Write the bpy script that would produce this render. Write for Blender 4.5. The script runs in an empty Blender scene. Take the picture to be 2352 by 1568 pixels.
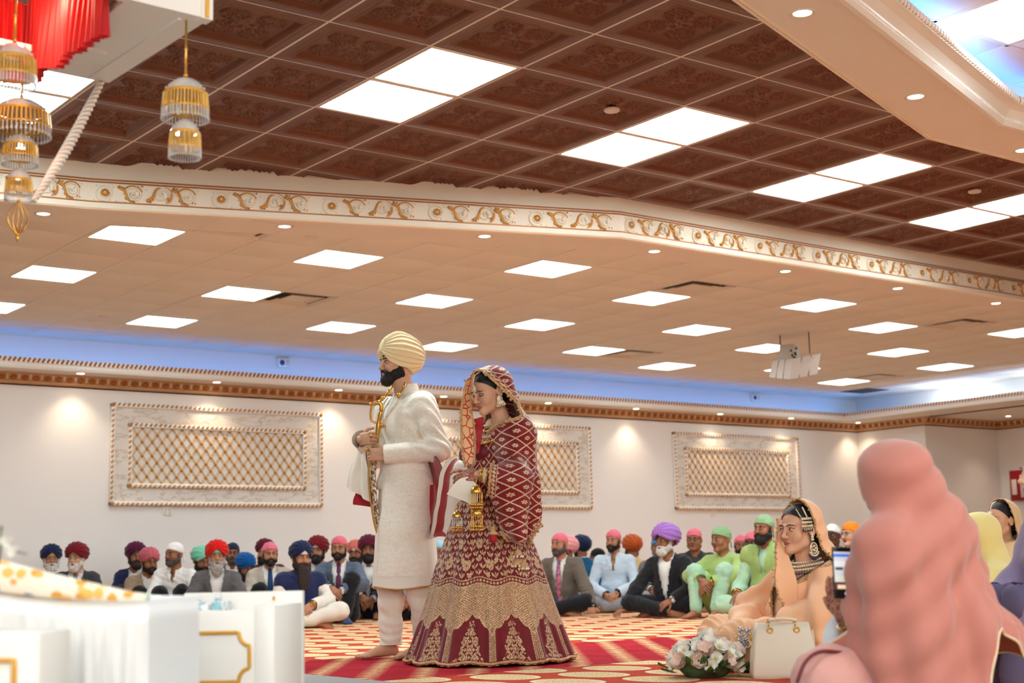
import bpy, bmesh, math, random
import numpy as np
from math import sin, cos, pi, radians, atan2, sqrt
from mathutils import Matrix, Vector

random.seed(7)
RNG = np.random.default_rng(7)
SC = bpy.context.scene
COL = SC.collection

# ------------------------------------------------------------------ camera
# room axes: X runs along the far wall, Y towards it, Z up; the camera kneels at the origin
CAM_F = 3340.2            # focal length in pixels of the 2352 px wide frame
CAM_PITCH, CAM_ROLL, CAM_YAW = radians(8.853), radians(-1.352), radians(37.43)
EYE = np.array([0.0, 0.0, 0.5])


def cam_axes():
    cy, sy = cos(CAM_YAW), sin(CAM_YAW)
    rz = np.array([[cy, -sy, 0], [sy, cy, 0], [0, 0, 1]])
    cp, sp = cos(CAM_PITCH), sin(CAM_PITCH)
    m = np.array([[1, 0, 0], [0, -sp, cp], [0, cp, sp]])
    cr, sr = cos(CAM_ROLL), sin(CAM_ROLL)
    return np.array([[cr, sr, 0], [-sr, cr, 0], [0, 0, 1]]) @ m @ rz


CAMR = cam_axes()


def see(p):
    """picture position of a room point"""
    c = CAMR @ (np.asarray(p, float) - EYE)
    return 1176 + CAM_F * c[0] / c[2], 784 - CAM_F * c[1] / c[2], c[2]


def ray(x, y):
    return CAMR.T @ np.array([(x - 1176) / CAM_F, (784 - y) / CAM_F, 1.0])


def at_depth(x, y, d):
    """room point that lies d metres deep along the viewing axis"""
    return EYE + ray(x, y) * d


def on_z(x, y, z):
    r = ray(x, y)
    return EYE + r * ((z - EYE[2]) / r[2])


cam = bpy.data.cameras.new('camera')
cam_o = bpy.data.objects.new('camera', cam)
COL.objects.link(cam_o)
M = Matrix.Identity(4)
for i in range(3):
    M[i][0], M[i][1], M[i][2], M[i][3] = CAMR[0][i], CAMR[1][i], -CAMR[2][i], EYE[i]
cam_o.matrix_world = M
cam.sensor_width = 36
cam.lens = CAM_F * 36 / 2352
cam.clip_start, cam.clip_end = 0.05, 100
cam.dof.use_dof = True
cam.dof.focus_distance = 8.0
cam.dof.aperture_fstop = 3.0
SC.camera = cam_o

# ------------------------------------------------------------------ world, exposure
SC.view_settings.view_transform = 'Standard'
SC.view_settings.look = 'None'
SC.view_settings.gamma = 1
SC.view_settings.use_curve_mapping = False
SC.view_settings.exposure = 0.0
w = bpy.data.worlds.new('world')
w.use_nodes = True
w.node_tree.nodes['Background'].inputs[0].default_value = (0.9, 0.8, 0.72, 1)
w.node_tree.nodes['Background'].inputs[1].default_value = 0.05
SC.world = w
LED_POWER = 12.5           # radiance of the ceiling panels
SPOT_POWER = 26.0          # cove downlights, watts
BLUE_POWER = 11.0          # cove light strips
fl = bpy.data.lights.new('added_front_fill', 'AREA')     # added unseen fill from behind the viewpoint, brightens the couple's front
fl.shape = 'RECTANGLE'
fl.size, fl.size_y = 7.0, 2.6
fl.energy = 330
fl.color = (1.0, 0.97, 0.93)
fl_o = bpy.data.objects.new('added_front_fill', fl)
COL.objects.link(fl_o)
fl_o.location = (-2.2, -3.4, 2.2)
fl_o.rotation_euler = (radians(80), 0, radians(-35))
SC.cycles.max_bounces = 7
SC.cycles.diffuse_bounces = 4
SC.cycles.glossy_bounces = 3
SC.cycles.transmission_bounces = 6
SC.cycles.caustics_reflective = False
SC.cycles.caustics_refractive = False
SC.cycles.sample_clamp_indirect = 6

# ------------------------------------------------------------------ materials
def lin(c):
    """sRGB 0-255 triple to linear"""
    return tuple((v / 255 / 12.92) if v / 255 <= 0.04045 else ((v / 255 + 0.055) / 1.055) ** 2.4 for v in c)


_M = {}


def mat(name, rgb=None, rough=0.6, metal=0.0, spec=0.5, bump=0.0, bscale=200, var=0.0, vscale=8, emit=None, estr=0,
        sheen=0.0, trans=0.0, attr=None, coat=0.0, ior=1.45, sss=0.0):
    if name in _M:
        return _M[name]
    m = bpy.data.materials.new(name)
    m.use_nodes = True
    nt = m.node_tree
    b = nt.nodes['Principled BSDF']
    col = (*lin(rgb), 1) if rgb is not None else (0.8, 0.8, 0.8, 1)
    b.inputs['Base Color'].default_value = col
    b.inputs['Roughness'].default_value = rough
    b.inputs['Metallic'].default_value = metal
    b.inputs['Specular IOR Level'].default_value = spec
    b.inputs['IOR'].default_value = ior
    if sheen:
        b.inputs['Sheen Weight'].default_value = sheen
    if trans:
        b.inputs['Transmission Weight'].default_value = trans
    if coat:
        b.inputs['Coat Weight'].default_value = coat
    if sss:
        b.inputs['Subsurface Weight'].default_value = sss
        b.inputs['Subsurface Radius'].default_value = (0.012, 0.005, 0.003)
        b.inputs['Subsurface Scale'].default_value = 1.0
    tc = None
    if attr:
        a = nt.nodes.new('ShaderNodeAttribute')
        a.attribute_name = attr
        nt.links.new(a.outputs['Color'], b.inputs['Base Color'])
    if bump or var:
        tc = nt.nodes.new('ShaderNodeTexCoord')
    if var:
        n = nt.nodes.new('ShaderNodeTexNoise')
        n.inputs['Scale'].default_value = vscale
        n.inputs['Detail'].default_value = 4
        nt.links.new(tc.outputs['Object'], n.inputs['Vector'])
        r = nt.nodes.new('ShaderNodeMapRange')
        r.inputs['From Min'].default_value, r.inputs['From Max'].default_value = 0.3, 0.7
        r.inputs['To Min'].default_value, r.inputs['To Max'].default_value = 1 - var, 1 + var
        nt.links.new(n.outputs['Fac'], r.inputs['Value'])
        mx = nt.nodes.new('ShaderNodeMix')
        mx.data_type = 'RGBA'
        mx.blend_type = 'MULTIPLY'
        mx.inputs[0].default_value = 1
        mx.inputs[6].default_value = col
        if attr:
            nt.links.new(a.outputs['Color'], mx.inputs[6])
        nt.links.new(r.outputs['Result'], mx.inputs[7])
        nt.links.new(mx.outputs[2], b.inputs['Base Color'])
    if bump:
        n2 = nt.nodes.new('ShaderNodeTexNoise')
        n2.inputs['Scale'].default_value = bscale
        n2.inputs['Detail'].default_value = 3
        nt.links.new(tc.outputs['Object'], n2.inputs['Vector'])
        bp = nt.nodes.new('ShaderNodeBump')
        bp.inputs['Strength'].default_value = bump
        bp.inputs['Distance'].default_value = 0.004
        nt.links.new(n2.outputs['Fac'], bp.inputs['Height'])
        nt.links.new(bp.outputs['Normal'], b.inputs['Normal'])
    if emit is not None:
        b.inputs['Emission Color'].default_value = (*emit, 1)
        b.inputs['Emission Strength'].default_value = estr
    _M[name] = m
    return m


class NT:
    """small helper to wire math nodes"""
    def __init__(self, m):
        self.t = m.node_tree
        self.b = self.t.nodes['Principled BSDF']

    def n(self, typ, **kw):
        x = self.t.nodes.new(typ)
        for k, v in kw.items():
            setattr(x, k, v)
        return x

    def val(self, sock, v):
        if hasattr(v, 'node'):
            self.t.links.new(v, sock)
        else:
            sock.default_value = v

    def m(self, op, a, b=0.0, c=0.0, clamp=False):
        x = self.n('ShaderNodeMath', operation=op, use_clamp=clamp)
        self.val(x.inputs[0], a)
        self.val(x.inputs[1], b)
        if op in ('MULTIPLY_ADD', 'SMOOTH_MIN', 'COMPARE', 'WRAP'):
            self.val(x.inputs[2], c)
        return x.outputs[0]

    def step(self, v, lo, hi):
        x = self.n('ShaderNodeMapRange', interpolation_type='SMOOTHSTEP')
        self.val(x.inputs['Value'], v)
        self.val(x.inputs['From Min'], lo)
        self.val(x.inputs['From Max'], hi)
        return x.outputs['Result']

    def mix(self, f, a, b):
        x = self.n('ShaderNodeMix', data_type='RGBA')
        self.val(x.inputs[0], f)
        for s, v in ((x.inputs[6], a), (x.inputs[7], b)):
            self.val(s, (*v, 1) if isinstance(v, tuple) and len(v) == 3 else v)
        return x.outputs[2]

    def xyz(self, out='Object'):
        tc = self.n('ShaderNodeTexCoord')
        s = self.n('ShaderNodeSeparateXYZ')
        self.t.links.new(tc.outputs[out], s.inputs[0])
        return s.outputs[0], s.outputs[1], s.outputs[2], tc.outputs[out]

    def noise(self, vec, scale, detail=3, rough=0.5):
        x = self.n('ShaderNodeTexNoise')
        self.t.links.new(vec, x.inputs['Vector'])
        x.inputs['Scale'].default_value = scale
        x.inputs['Detail'].default_value = detail
        x.inputs['Roughness'].default_value = rough
        return x.outputs['Fac']

    def link(self, o, name):
        self.t.links.new(o, self.b.inputs[name])

    def bump(self, h, strength, dist=0.004):
        x = self.n('ShaderNodeBump')
        x.inputs['Strength'].default_value = strength
        x.inputs['Distance'].default_value = dist
        self.t.links.new(h, x.inputs['Height'])
        self.t.links.new(x.outputs[0], self.b.inputs['Normal'])


# ------------------------------------------------------------------ objects
def tag(o, label=None, cat=None, group=None, kind=None):
    if label: o['label'] = label
    if cat: o['category'] = cat
    if group: o['group'] = group
    if kind: o['kind'] = kind
    return o


def thing(name, label, cat, loc=(0, 0, 0), rz=0.0, group=None, kind=None, scale=1.0):
    o = bpy.data.objects.new(name, None)
    COL.objects.link(o)
    o.location = tuple(float(v) for v in loc)
    o.rotation_euler = (0, 0, rz)
    o.scale = (scale,) * 3
    o.empty_display_size = 0.1
    return tag(o, label, cat, group, kind)


def inst(name, me, parent=None, loc=(0, 0, 0), rot=(0, 0, 0), scale=(1, 1, 1), kind=None):
    o = bpy.data.objects.new(name, me)
    COL.objects.link(o)
    o.parent = parent
    o.location = tuple(float(v) for v in loc)
    o.rotation_euler = rot
    o.scale = scale
    if kind: o['kind'] = kind
    return o


def make_mesh(name, V, F, mats, mi=None, smooth=True, cols=None, uvs=None):
    """V: n x 3; F: list of int arrays (each m x 3 or m x 4); mi: material index per face"""
    me = bpy.data.meshes.new(name)
    V = np.asarray(V, dtype=np.float32).reshape(-1, 3)
    Fs = [np.asarray(f, dtype=np.int32) for f in F if len(f)]
    nl = sum(f.size for f in Fs)
    npoly = sum(len(f) for f in Fs)
    me.vertices.add(len(V))
    me.vertices.foreach_set('co', V.ravel())
    me.loops.add(nl)
    me.polygons.add(npoly)
    if npoly:
        me.loops.foreach_set('vertex_index', np.concatenate([f.ravel() for f in Fs]))
        tot = np.concatenate([np.full(len(f), f.shape[1], dtype=np.int32) for f in Fs])
        st = np.concatenate([[0], np.cumsum(tot)[:-1]]).astype(np.int32)
        me.polygons.foreach_set('loop_start', st)
        if mi is not None:
            me.polygons.foreach_set('material_index', np.asarray(mi, dtype=np.int32))
        me.polygons.foreach_set('use_smooth', np.full(npoly, bool(smooth)) if np.isscalar(smooth) else smooth)
    for m in (mats if isinstance(mats, (list, tuple)) else [mats]):
        me.materials.append(m)
    if cols is not None:
        a = me.color_attributes.new('col', 'FLOAT_COLOR', 'POINT')
        c = np.ones((len(V), 4), dtype=np.float32)
        c[:, :3] = cols
        a.data.foreach_set('color', c.ravel())
    me.update()
    me.validate()
    return me


class MB:
    """collects shapes and links them as one mesh object"""
    def __init__(self):
        self.V, self.F, self.mi, self.sm, self.n = [], [], [], [], 0

    def add(self, V, F, mi=0, smooth=True, T=None):
        V = np.asarray(V, float).reshape(-1, 3)
        if T is not None:
            T = np.asarray(T)
            V = V @ T[:3, :3].T + T[:3, 3]
        for f in (F if isinstance(F, list) else [F]):
            f = np.asarray(f, int)
            if not len(f): continue
            self.F.append(f + self.n)
            self.mi.append(np.full(len(f), mi))
            self.sm.append(np.full(len(f), bool(smooth)))
        self.V.append(V)
        self.n += len(V)
        return self

    def box(self, lo, hi, mi=0, T=None):
        (a, b, c), (d, e, f) = lo, hi
        V = [(a, b, c), (d, b, c), (d, e, c), (a, e, c), (a, b, f), (d, b, f), (d, e, f), (a, e, f)]
        return self.add(V, np.array([(0, 3, 2, 1), (4, 5, 6, 7), (0, 1, 5, 4), (1, 2, 6, 5), (2, 3, 7, 6), (3, 0, 4, 7)]), mi, False, T)

    def rbox(self, lo, hi, r, mi=0, T=None, seg=2):
        """box with rounded edges"""
        lo, hi = np.array(lo, float), np.array(hi, float)
        c, h = (lo + hi) / 2, (hi - lo) / 2
        r = min(r, h.min() * 0.98)
        V, F = cube_sphere(seg * 2 + 2)
        s = np.sign(V) * (h - r) * (np.abs(V) > 1e-6)
        return self.add(c + s + V * r, F, mi, True, T)

    def ball(self, c, r, mi=0, T=None, seg=8):
        V, F = cube_sphere(seg)
        return self.add(np.asarray(c) + V * np.asarray(r), F, mi, True, T)

    def tube(self, P, R, mi=0, seg=8, T=None, cap=True, flat=None):
        """tube through points P with radii R (number or list); flat: squash factor across frame"""
        P = np.asarray(P, float)
        n = len(P)
        R = np.full(n, float(R)) if np.isscalar(R) else np.asarray(R, float)
        tg = np.gradient(P, axis=0)
        tg /= np.linalg.norm(tg, axis=1)[:, None] + 1e-12
        ref = np.array([0, 0, 1.0]) if abs(tg[0][2]) < 0.9 else np.array([1.0, 0, 0])
        V = []
        a = np.arange(seg) * 2 * pi / seg
        u = None
        for i in range(n):
            if u is None:
                u = np.cross(tg[i], ref)
            else:
                u = u - tg[i] * (u @ tg[i])
            u /= np.linalg.norm(u) + 1e-12
            v = np.cross(tg[i], u)
            fl = 1.0 if flat is None else flat
            V.append(P[i] + R[i] * (np.cos(a)[:, None] * u + np.sin(a)[:, None] * v * fl))
        V = np.concatenate(V)
        F = grid_faces(n, seg, wrap=True)
        if cap:
            V = np.concatenate([V, P[:1], P[-1:]])
            k = np.arange(seg)
            t0 = np.stack([np.full(seg, n * seg), (k + 1) % seg, k], 1)
            t1 = np.stack([np.full(seg, n * seg + 1), (n - 1) * seg + k, (n - 1) * seg + (k + 1) % seg], 1)
            return self.add(V, [F, np.concatenate([t0, t1])], mi, True, T)
        return self.add(V, F, mi, True, T)

    def lathe(self, prof, mi=0, seg=24, T=None, smooth=True):
        """prof: list of (radius, z)"""
        prof = np.asarray(prof, float)
        a = np.arange(seg) * 2 * pi / seg
        V = np.stack([prof[:, 0][:, None] * np.cos(a), prof[:, 0][:, None] * np.sin(a), np.repeat(prof[:, 1][:, None], seg, 1)], -1).reshape(-1, 3)
        return self.add(V, grid_faces(len(prof), seg, wrap=True), mi, smooth, T)

    def prism(self, poly, z0, z1, mi=0, T=None):
        """polygon (list of xy, counter-clockwise, convex or fan-able) extruded in z"""
        p = np.asarray(poly, float)
        n = len(p)
        V = np.concatenate([np.c_[p, np.full(n, z0)], np.c_[p, np.full(n, z1)]])
        k = np.arange(n)
        side = np.stack([k, (k + 1) % n, (k + 1) % n + n, k + n], 1)
        from mathutils.geometry import tessellate_polygon
        tri = np.array(tessellate_polygon([[Vector((x, y, 0)) for x, y in p]]))
        if len(tri):
            a, b, c = p[tri[0]]
            if np.cross(b - a, c - a) < 0: tri = tri[:, ::-1]
        return self.add(V, [side, tri[:, ::-1], tri + n], mi, False, T)

    def strip(self, A, B, mi=0, smooth=True, T=None):
        """ruled surface between two polylines"""
        A, B = np.asarray(A, float), np.asarray(B, float)
        return self.add(np.concatenate([A, B]), grid_faces(2, len(A)), mi, smooth, T)

    def build(self, name, mats, parent=None, kind=None, cols=None, link=True):
        me = self.mesh(name, mats, cols)
        return inst(name, me, parent, kind=kind)

    def mesh(self, name, mats, cols=None):
        V = np.concatenate(self.V) if self.V else np.zeros((0, 3))
        return make_mesh(name, V, self.F, mats, np.concatenate(self.mi) if self.mi else None, np.concatenate(self.sm) if self.sm else True, cols)


def grid_faces(n, m, wrap=False):
    """quads of an n x m vertex grid (row-major); wrap closes the m direction"""
    i = np.arange(n - 1)[:, None]
    j = np.arange(m if wrap else m - 1)[None, :]
    j2 = (j + 1) % m
    return np.stack([i * m + j, i * m + j2, (i + 1) * m + j2, (i + 1) * m + j], -1).reshape(-1, 4)


_CS = {}


def cube_sphere(n):
    """unit sphere from a subdivided cube, all quads"""
    if n not in _CS:
        bm = bmesh.new()
        bmesh.ops.create_cube(bm, size=2)
        bmesh.ops.subdivide_edges(bm, edges=bm.edges[:], cuts=max(1, n // 2 - 1), use_grid_fill=True)
        V = np.array([v.co[:] for v in bm.verts])
        t = np.tan(V * 0.785) / np.tan(0.785)
        V = t / np.linalg.norm(t, axis=1)[:, None]
        F = np.array([[v.index for v in f.verts] for f in bm.faces])
        bm.free()
        _CS[n] = (V, F)
    return _CS[n]


def TR(loc=(0, 0, 0), rz=0, rx=0, ry=0, s=1):
    m = Matrix.Translation(Vector([float(v) for v in loc])) @ Matrix.Rotation(rz, 4, 'Z') @ Matrix.Rotation(ry, 4, 'Y') @ Matrix.Rotation(rx, 4, 'X')
    if not np.isscalar(s): m = m @ Matrix.Diagonal((*s, 1))
    elif s != 1: m = m @ Matrix.Scale(s, 4)
    return np.array(m)


def frame(o, x, y, z):
    T = np.eye(4)
    T[:3, 0], T[:3, 1], T[:3, 2], T[:3, 3] = x, y, z, o
    return T


def unit(v):
    v = np.asarray(v, float)
    return v / (np.linalg.norm(v) + 1e-12)


def bez(P, n):
    """Catmull-Rom curve through P, n samples"""
    P = np.asarray(P, float)
    Q = np.concatenate([[2 * P[0] - P[1]], P, [2 * P[-1] - P[-2]]])
    t = np.linspace(0, len(P) - 1 - 1e-9, n)
    i = t.astype(int)
    f = (t - i)[:, None]
    a, b, c, d = Q[i], Q[i + 1], Q[i + 2], Q[i + 3]
    return 0.5 * (2 * b + (c - a) * f + (2 * a - 5 * b + 4 * c - d) * f ** 2 + (3 * b - a - 3 * c + d) * f ** 3)


def wob(P, amp, freq, seed=0, n=5):
    """smooth vector-free noise: sum of random sines, for n x 3 points"""
    r = np.random.default_rng(seed)
    out = np.zeros(len(P))
    for k in range(n):
        d = r.normal(size=3)
        d /= np.linalg.norm(d)
        f = freq * (0.6 + 0.9 * r.random())
        out += np.sin(P @ d * f + r.random() * 6.28)
    return out * amp / n ** 0.5


# ------------------------------------------------------------------ distance fields
def surface_nets(F, xs, ys, zs):
    """naive surface nets on a rectilinear grid, inside is F < 0; returns V, quads"""
    ins = F < 0
    nx, ny, nz = F.shape
    cnt = np.zeros((nx - 1, ny - 1, nz - 1), np.int8)
    acc = np.zeros((nx - 1, ny - 1, nz - 1, 3), np.float32)
    ax = (xs, ys, zs)
    for d in range(3):
        sl0 = [slice(None)] * 3
        sl1 = [slice(None)] * 3
        sl0[d], sl1[d] = slice(0, -1), slice(1, None)
        a, b = F[tuple(sl0)], F[tuple(sl1)]
        cr = np.argwhere(ins[tuple(sl0)] != ins[tuple(sl1)])
        if not len(cr): continue
        fa, fb = a[tuple(cr.T)], b[tuple(cr.T)]
        t = fa / (fa - fb)
        P = np.stack([ax[k][cr[:, k]] for k in range(3)], 1).astype(np.float32)
        P[:, d] += t * (ax[d][cr[:, d] + 1] - ax[d][cr[:, d]])
        o = [k for k in range(3) if k != d]
        for du in (0, -1):
            for dv in (0, -1):
                c = cr.copy()
                c[:, o[0]] += du
                c[:, o[1]] += dv
                ok = ((c >= 0) & (c < np.array(cnt.shape))).all(1)
                ci = tuple(c[ok].T)
                np.add.at(cnt, ci, 1)
                np.add.at(acc, ci, P[ok])
    act = cnt > 0
    idx = np.full(cnt.shape, -1, np.int64)
    idx[act] = np.arange(act.sum())
    V = acc[act] / cnt[act][:, None]
    Q = []
    for d in range(3):
        sl0 = [slice(None)] * 3
        sl1 = [slice(None)] * 3
        sl0[d], sl1[d] = slice(0, -1), slice(1, None)
        i0 = ins[tuple(sl0)]
        cr = np.argwhere(i0 != ins[tuple(sl1)])
        o = [(d + 1) % 3, (d + 2) % 3]
        ok = np.ones(len(cr), bool)
        for k in o:
            ok &= (cr[:, k] > 0) & (cr[:, k] < F.shape[k] - 1)
        cr = cr[ok]
        if not len(cr): continue
        c = [cr.copy() for _ in range(4)]
        c[1][:, o[0]] -= 1
        c[2][:, o[0]] -= 1
        c[2][:, o[1]] -= 1
        c[3][:, o[1]] -= 1
        q = np.stack([idx[tuple(k.T)] for k in c], 1)
        fl = i0[tuple(cr.T)]
        q[~fl] = q[~fl][:, ::-1]
        Q.append(q[:, ::-1] if False else q)
    return V.astype(np.float64), (np.concatenate(Q) if Q else np.zeros((0, 4), int))


class SDF:
    def __init__(self, lo, hi, res):
        self.ax = [np.arange(lo[k], hi[k] + res, res) for k in range(3)]
        self.F = np.full([len(a) for a in self.ax], 0.2, np.float32)
        self.res = res

    def _win(self, lo, hi):
        s = []
        for k in range(3):
            i = np.searchsorted(self.ax[k], lo[k])
            j = np.searchsorted(self.ax[k], hi[k])
            s.append(slice(max(i, 0), max(j, 0)))
        g = [self.ax[k][s[k]] for k in range(3)]
        return tuple(s), g[0][:, None, None], g[1][None, :, None], g[2][None, None, :]

    def _merge(self, s, d, k, cut=False):
        f = self.F[s]
        if cut:
            d = -d
            h = np.clip(0.5 - 0.5 * (f - d) / k, 0, 1)
            self.F[s] = f * (1 - h) + d * h + k * h * (1 - h)
        else:
            h = np.clip(0.5 + 0.5 * (f - d) / k, 0, 1)
            self.F[s] = f * (1 - h) + d * h - k * h * (1 - h)

    def cone(self, a, b, r1, r2, k=0.02, cut=False, inflate=0.0):
        a, b = np.asarray(a, float), np.asarray(b, float)
        r1, r2 = r1 + inflate, r2 + inflate
        m = max(r1, r2) + k * 2 + 0.05
        s, X, Y, Z = self._win(np.minimum(a, b) - m, np.maximum(a, b) + m)
        if self.F[s].size == 0: return self
        v = b - a
        L = v @ v + 1e-9
        t = np.clip(((X - a[0]) * v[0] + (Y - a[1]) * v[1] + (Z - a[2]) * v[2]) / L, 0, 1)
        d = np.sqrt((X - a[0] - t * v[0]) ** 2 + (Y - a[1] - t * v[1]) ** 2 + (Z - a[2] - t * v[2]) ** 2) - (r1 + t * (r2 - r1))
        self._merge(s, d, k, cut)
        return self

    def ell(self, c, r, k=0.02, cut=False, rot=None, inflate=0.0):
        c, r = np.asarray(c, float), np.asarray(r, float) + inflate
        m = r.max() + k * 2 + 0.05
        s, X, Y, Z = self._win(c - m, c + m)
        if self.F[s].size == 0: return self
        X, Y, Z = X - c[0], Y - c[1], Z - c[2]
        if rot is not None:
            R = np.asarray(rot)
            X, Y, Z = R[0, 0] * X + R[1, 0] * Y + R[2, 0] * Z, R[0, 1] * X + R[1, 1] * Y + R[2, 1] * Z, R[0, 2] * X + R[1, 2] * Y + R[2, 2] * Z
        q = np.sqrt((X / r[0]) ** 2 + (Y / r[1]) ** 2 + (Z / r[2]) ** 2)
        g = np.sqrt((X / r[0] ** 2) ** 2 + (Y / r[1] ** 2) ** 2 + (Z / r[2] ** 2) ** 2) + 1e-6
        d = np.where(q < 0.3, (q - 1) * r.min(), q * (q - 1) / g)
        self._merge(s, d.astype(np.float32), k, cut)
        return self

    def mesh(self):
        # keep the outermost layer outside so that the surface closes
        return surface_nets(self.F, *self.ax)


def rotm(axis, a):
    return np.array(Matrix.Rotation(a, 3, axis))


def normals(V, F):
    N = np.zeros_like(V)
    for f in (F if isinstance(F, list) else [F]):
        n = np.cross(V[f[:, 2]] - V[f[:, 0]], V[f[:, -1]] - V[f[:, 1]])
        for k in range(f.shape[1]):
            np.add.at(N, f[:, k], n)
    return N / (np.linalg.norm(N, axis=1)[:, None] + 1e-12)


def keep_faces(V, F, keep):
    F = F[keep]
    used, inv = np.unique(F, return_inverse=True)
    return V[used], inv.reshape(F.shape), used


def smooth_mesh(V, F, it=2, w=0.5):
    e = np.concatenate([F[:, [0, 1]], F[:, [1, 2]], F[:, [2, 3]], F[:, [3, 0]]]) if F.shape[1] == 4 else np.concatenate([F[:, [0, 1]], F[:, [1, 2]], F[:, [2, 0]]])
    e = np.concatenate([e, e[:, ::-1]])
    for _ in range(it):
        S = np.zeros_like(V)
        C = np.zeros(len(V))
        np.add.at(S, e[:, 0], V[e[:, 1]])
        np.add.at(C, e[:, 0], 1)
        V = V * (1 - w) + w * S / np.maximum(C, 1)[:, None]
    return V
# ================================================================== the hall
ZL, ZB, ZT, ZC = 3.168, 3.52, 3.46, 2.75     # lower ceiling, brown ceiling, centre tray, cove underside
T0 = 0.6096                                  # lower tile
TB = 0.6786                                  # brown tile
OX, OY = 6.28876, 12.48504                   # a lower light panel centre
BX, BY = 3.9009, 6.698                       # a node of the brown grid
YW, XW = 15.87, 19.4                         # far wall, right wall

M_wall = mat('painted_wall', (236, 232, 228), 0.75, bump=0.03, bscale=60)
M_ceil = mat('soffit_paint', (232, 224, 214), 0.8)
M_tile = mat('mineral_tile', (230, 222, 211), 0.9, bump=0.12, bscale=160, var=0.025, vscale=1.5)
M_bar = mat('ceiling_bar', (232, 222, 205), 0.5)
M_white = mat('white_gloss', (240, 237, 230), 0.35)
M_cream = mat('moulding_cream', (240, 228, 205), 0.55)
M_gold = mat('gold_paint', (205, 140, 50), 0.42, 0.35)
M_gold_dark = mat('old_gold', (176, 104, 36), 0.45, 0.3)
M_led = mat('led_diffuser', (250, 250, 250), 0.5, emit=(0.80, 0.95, 1.0), estr=LED_POWER)
M_led2 = mat('led_diffuser_bright', (250, 250, 250), 0.5, emit=(0.84, 0.96, 1.0), estr=LED_POWER * 2.4)
M_warm = mat('downlight_lens', (255, 250, 240), 0.5, emit=(1.0, 0.86, 0.66), estr=16)
M_blue = mat('blue_led', (90, 130, 255), 0.5, emit=(0.05, 0.32, 1.0), estr=BLUE_POWER)
M_dark = mat('vent_dark', (48, 40, 36), 0.7)
M_ventw = mat('vent_white', (222, 212, 200), 0.5)


def struct(o, label=None):
    o['kind'] = 'structure'
    if label: o['label'] = label
    return o


def make_floor():
    m = mat('patterned_carpet', (190, 80, 55), 0.95, spec=0.15)
    k = NT(m)
    X, Y, Z, vec = k.xyz('Object')
    nz = k.noise(vec, 26, 2)
    jit = k.m('MULTIPLY', k.m('SUBTRACT', nz, 0.5), 0.014)
    # staggered ovals
    A, B = 0.345, 0.46
    cx, cy = 4.506, 8.08
    def oval(ox, oy):
        u = k.m('WRAP', k.m('ADD', k.m('SUBTRACT', X, cx + ox), jit), A, -A)
        v = k.m('WRAP', k.m('SUBTRACT', Y, cy + oy), B / 2, -B / 2)
        d = k.m('ADD', k.m('POWER', k.m('DIVIDE', k.m('ABSOLUTE', u), 0.143), 2.0), k.m('POWER', k.m('DIVIDE', k.m('ABSOLUTE', v), 0.200), 2.0))
        return d
    d = k.m('MINIMUM', oval(0, 0), oval(A, B / 2))
    isov = k.step(d, 1.03, 0.97)
    rim = k.m('MULTIPLY', k.step(d, 0.66, 0.76), isov)
    sp = k.noise(vec, 95, 2)
    gold = k.mix(k.step(sp, 0.42, 0.6), lin((206, 164, 108)), lin((240, 219, 172)))
    gold = k.mix(k.m('MULTIPLY', rim, 0.55), gold, lin((246, 230, 192)))
    red = k.mix(k.step(sp, 0.4, 0.62), lin((178, 52, 34)), lin((200, 82, 48)))
    field = k.mix(isov, red, gold)
    # crimson runner with slanting rows of dashes
    s = k.m('WRAP', k.m('SUBTRACT', k.m('MULTIPLY', X, 0.80), k.m('MULTIPLY', Y, 0.60)), 0.265, 0.0)
    t = k.m('ADD', k.m('MULTIPLY', X, 0.60), k.m('MULTIPLY', Y, 0.80))
    tf = k.m('WRAP', t, 0.105, 0.0)
    tri = k.m('MULTIPLY', tf, 1.1)
    lo = k.m('SUBTRACT', 0.13, tri)
    hi = k.m('ADD', 0.13, tri)
    dash = k.m('MULTIPLY', k.m('GREATER_THAN', s, lo), k.m('LESS_THAN', s, hi))
    dash = k.m('MULTIPLY', dash, k.m('LESS_THAN', tf, 0.062))
    dash = k.m('MULTIPLY', dash, k.step(k.noise(vec, 60, 2), 0.30, 0.40))
    run = k.mix(dash, k.mix(k.step(k.noise(vec, 3, 2), 0.35, 0.65), lin((158, 22, 36)), lin((178, 30, 44))), lin((236, 205, 150)))
    inrun = k.m('MULTIPLY', k.m('GREATER_THAN', Y, k.m('ADD', 5.84, jit)), k.m('LESS_THAN', Y, k.m('ADD', 7.58, jit)))
    col = k.mix(inrun, field, run)
    k.link(col, 'Base Color')
    k.bump(k.noise(vec, 420, 2), 0.5, 0.004)
    b = MB()
    b.box((-9, -12, -0.1), (22.5, 16.2, 0.0))
    o = struct(b.build('floor', m))
    b = MB()
    b.prism([(-4, 0.5), (3.57, 0.5), (3.575, 5.4), (3.61, 7.0), (3.62, 9.2), (-4, 9.2)], 0.0, 0.012)
    struct(b.build('trim_1', mat('grey_plinth', (150, 148, 142), 0.6, var=0.06)), 'grey low platform edge below the white stands')
    return o


make_floor()

# ------------------------------------------------ plan lines of the ceilings
FP = [(-3.0, 11.25), (3.85, 10.08), (7.85, 8.764), (24.0, 8.764)]          # foot of the frieze
SO = [(1.0, 3.28), (4.906, 4.616), (7.668, 5.56), (20.0, 5.56)]            # ring soffit, outer edge
SI = [(1.0, 2.87), (5.40, 4.338), (7.76, 5.10), (20.0, 5.10)]              # ring soffit, inner edge


def line_y(P, x):
    return np.interp(x, [p[0] for p in P], [p[1] for p in P])


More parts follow.
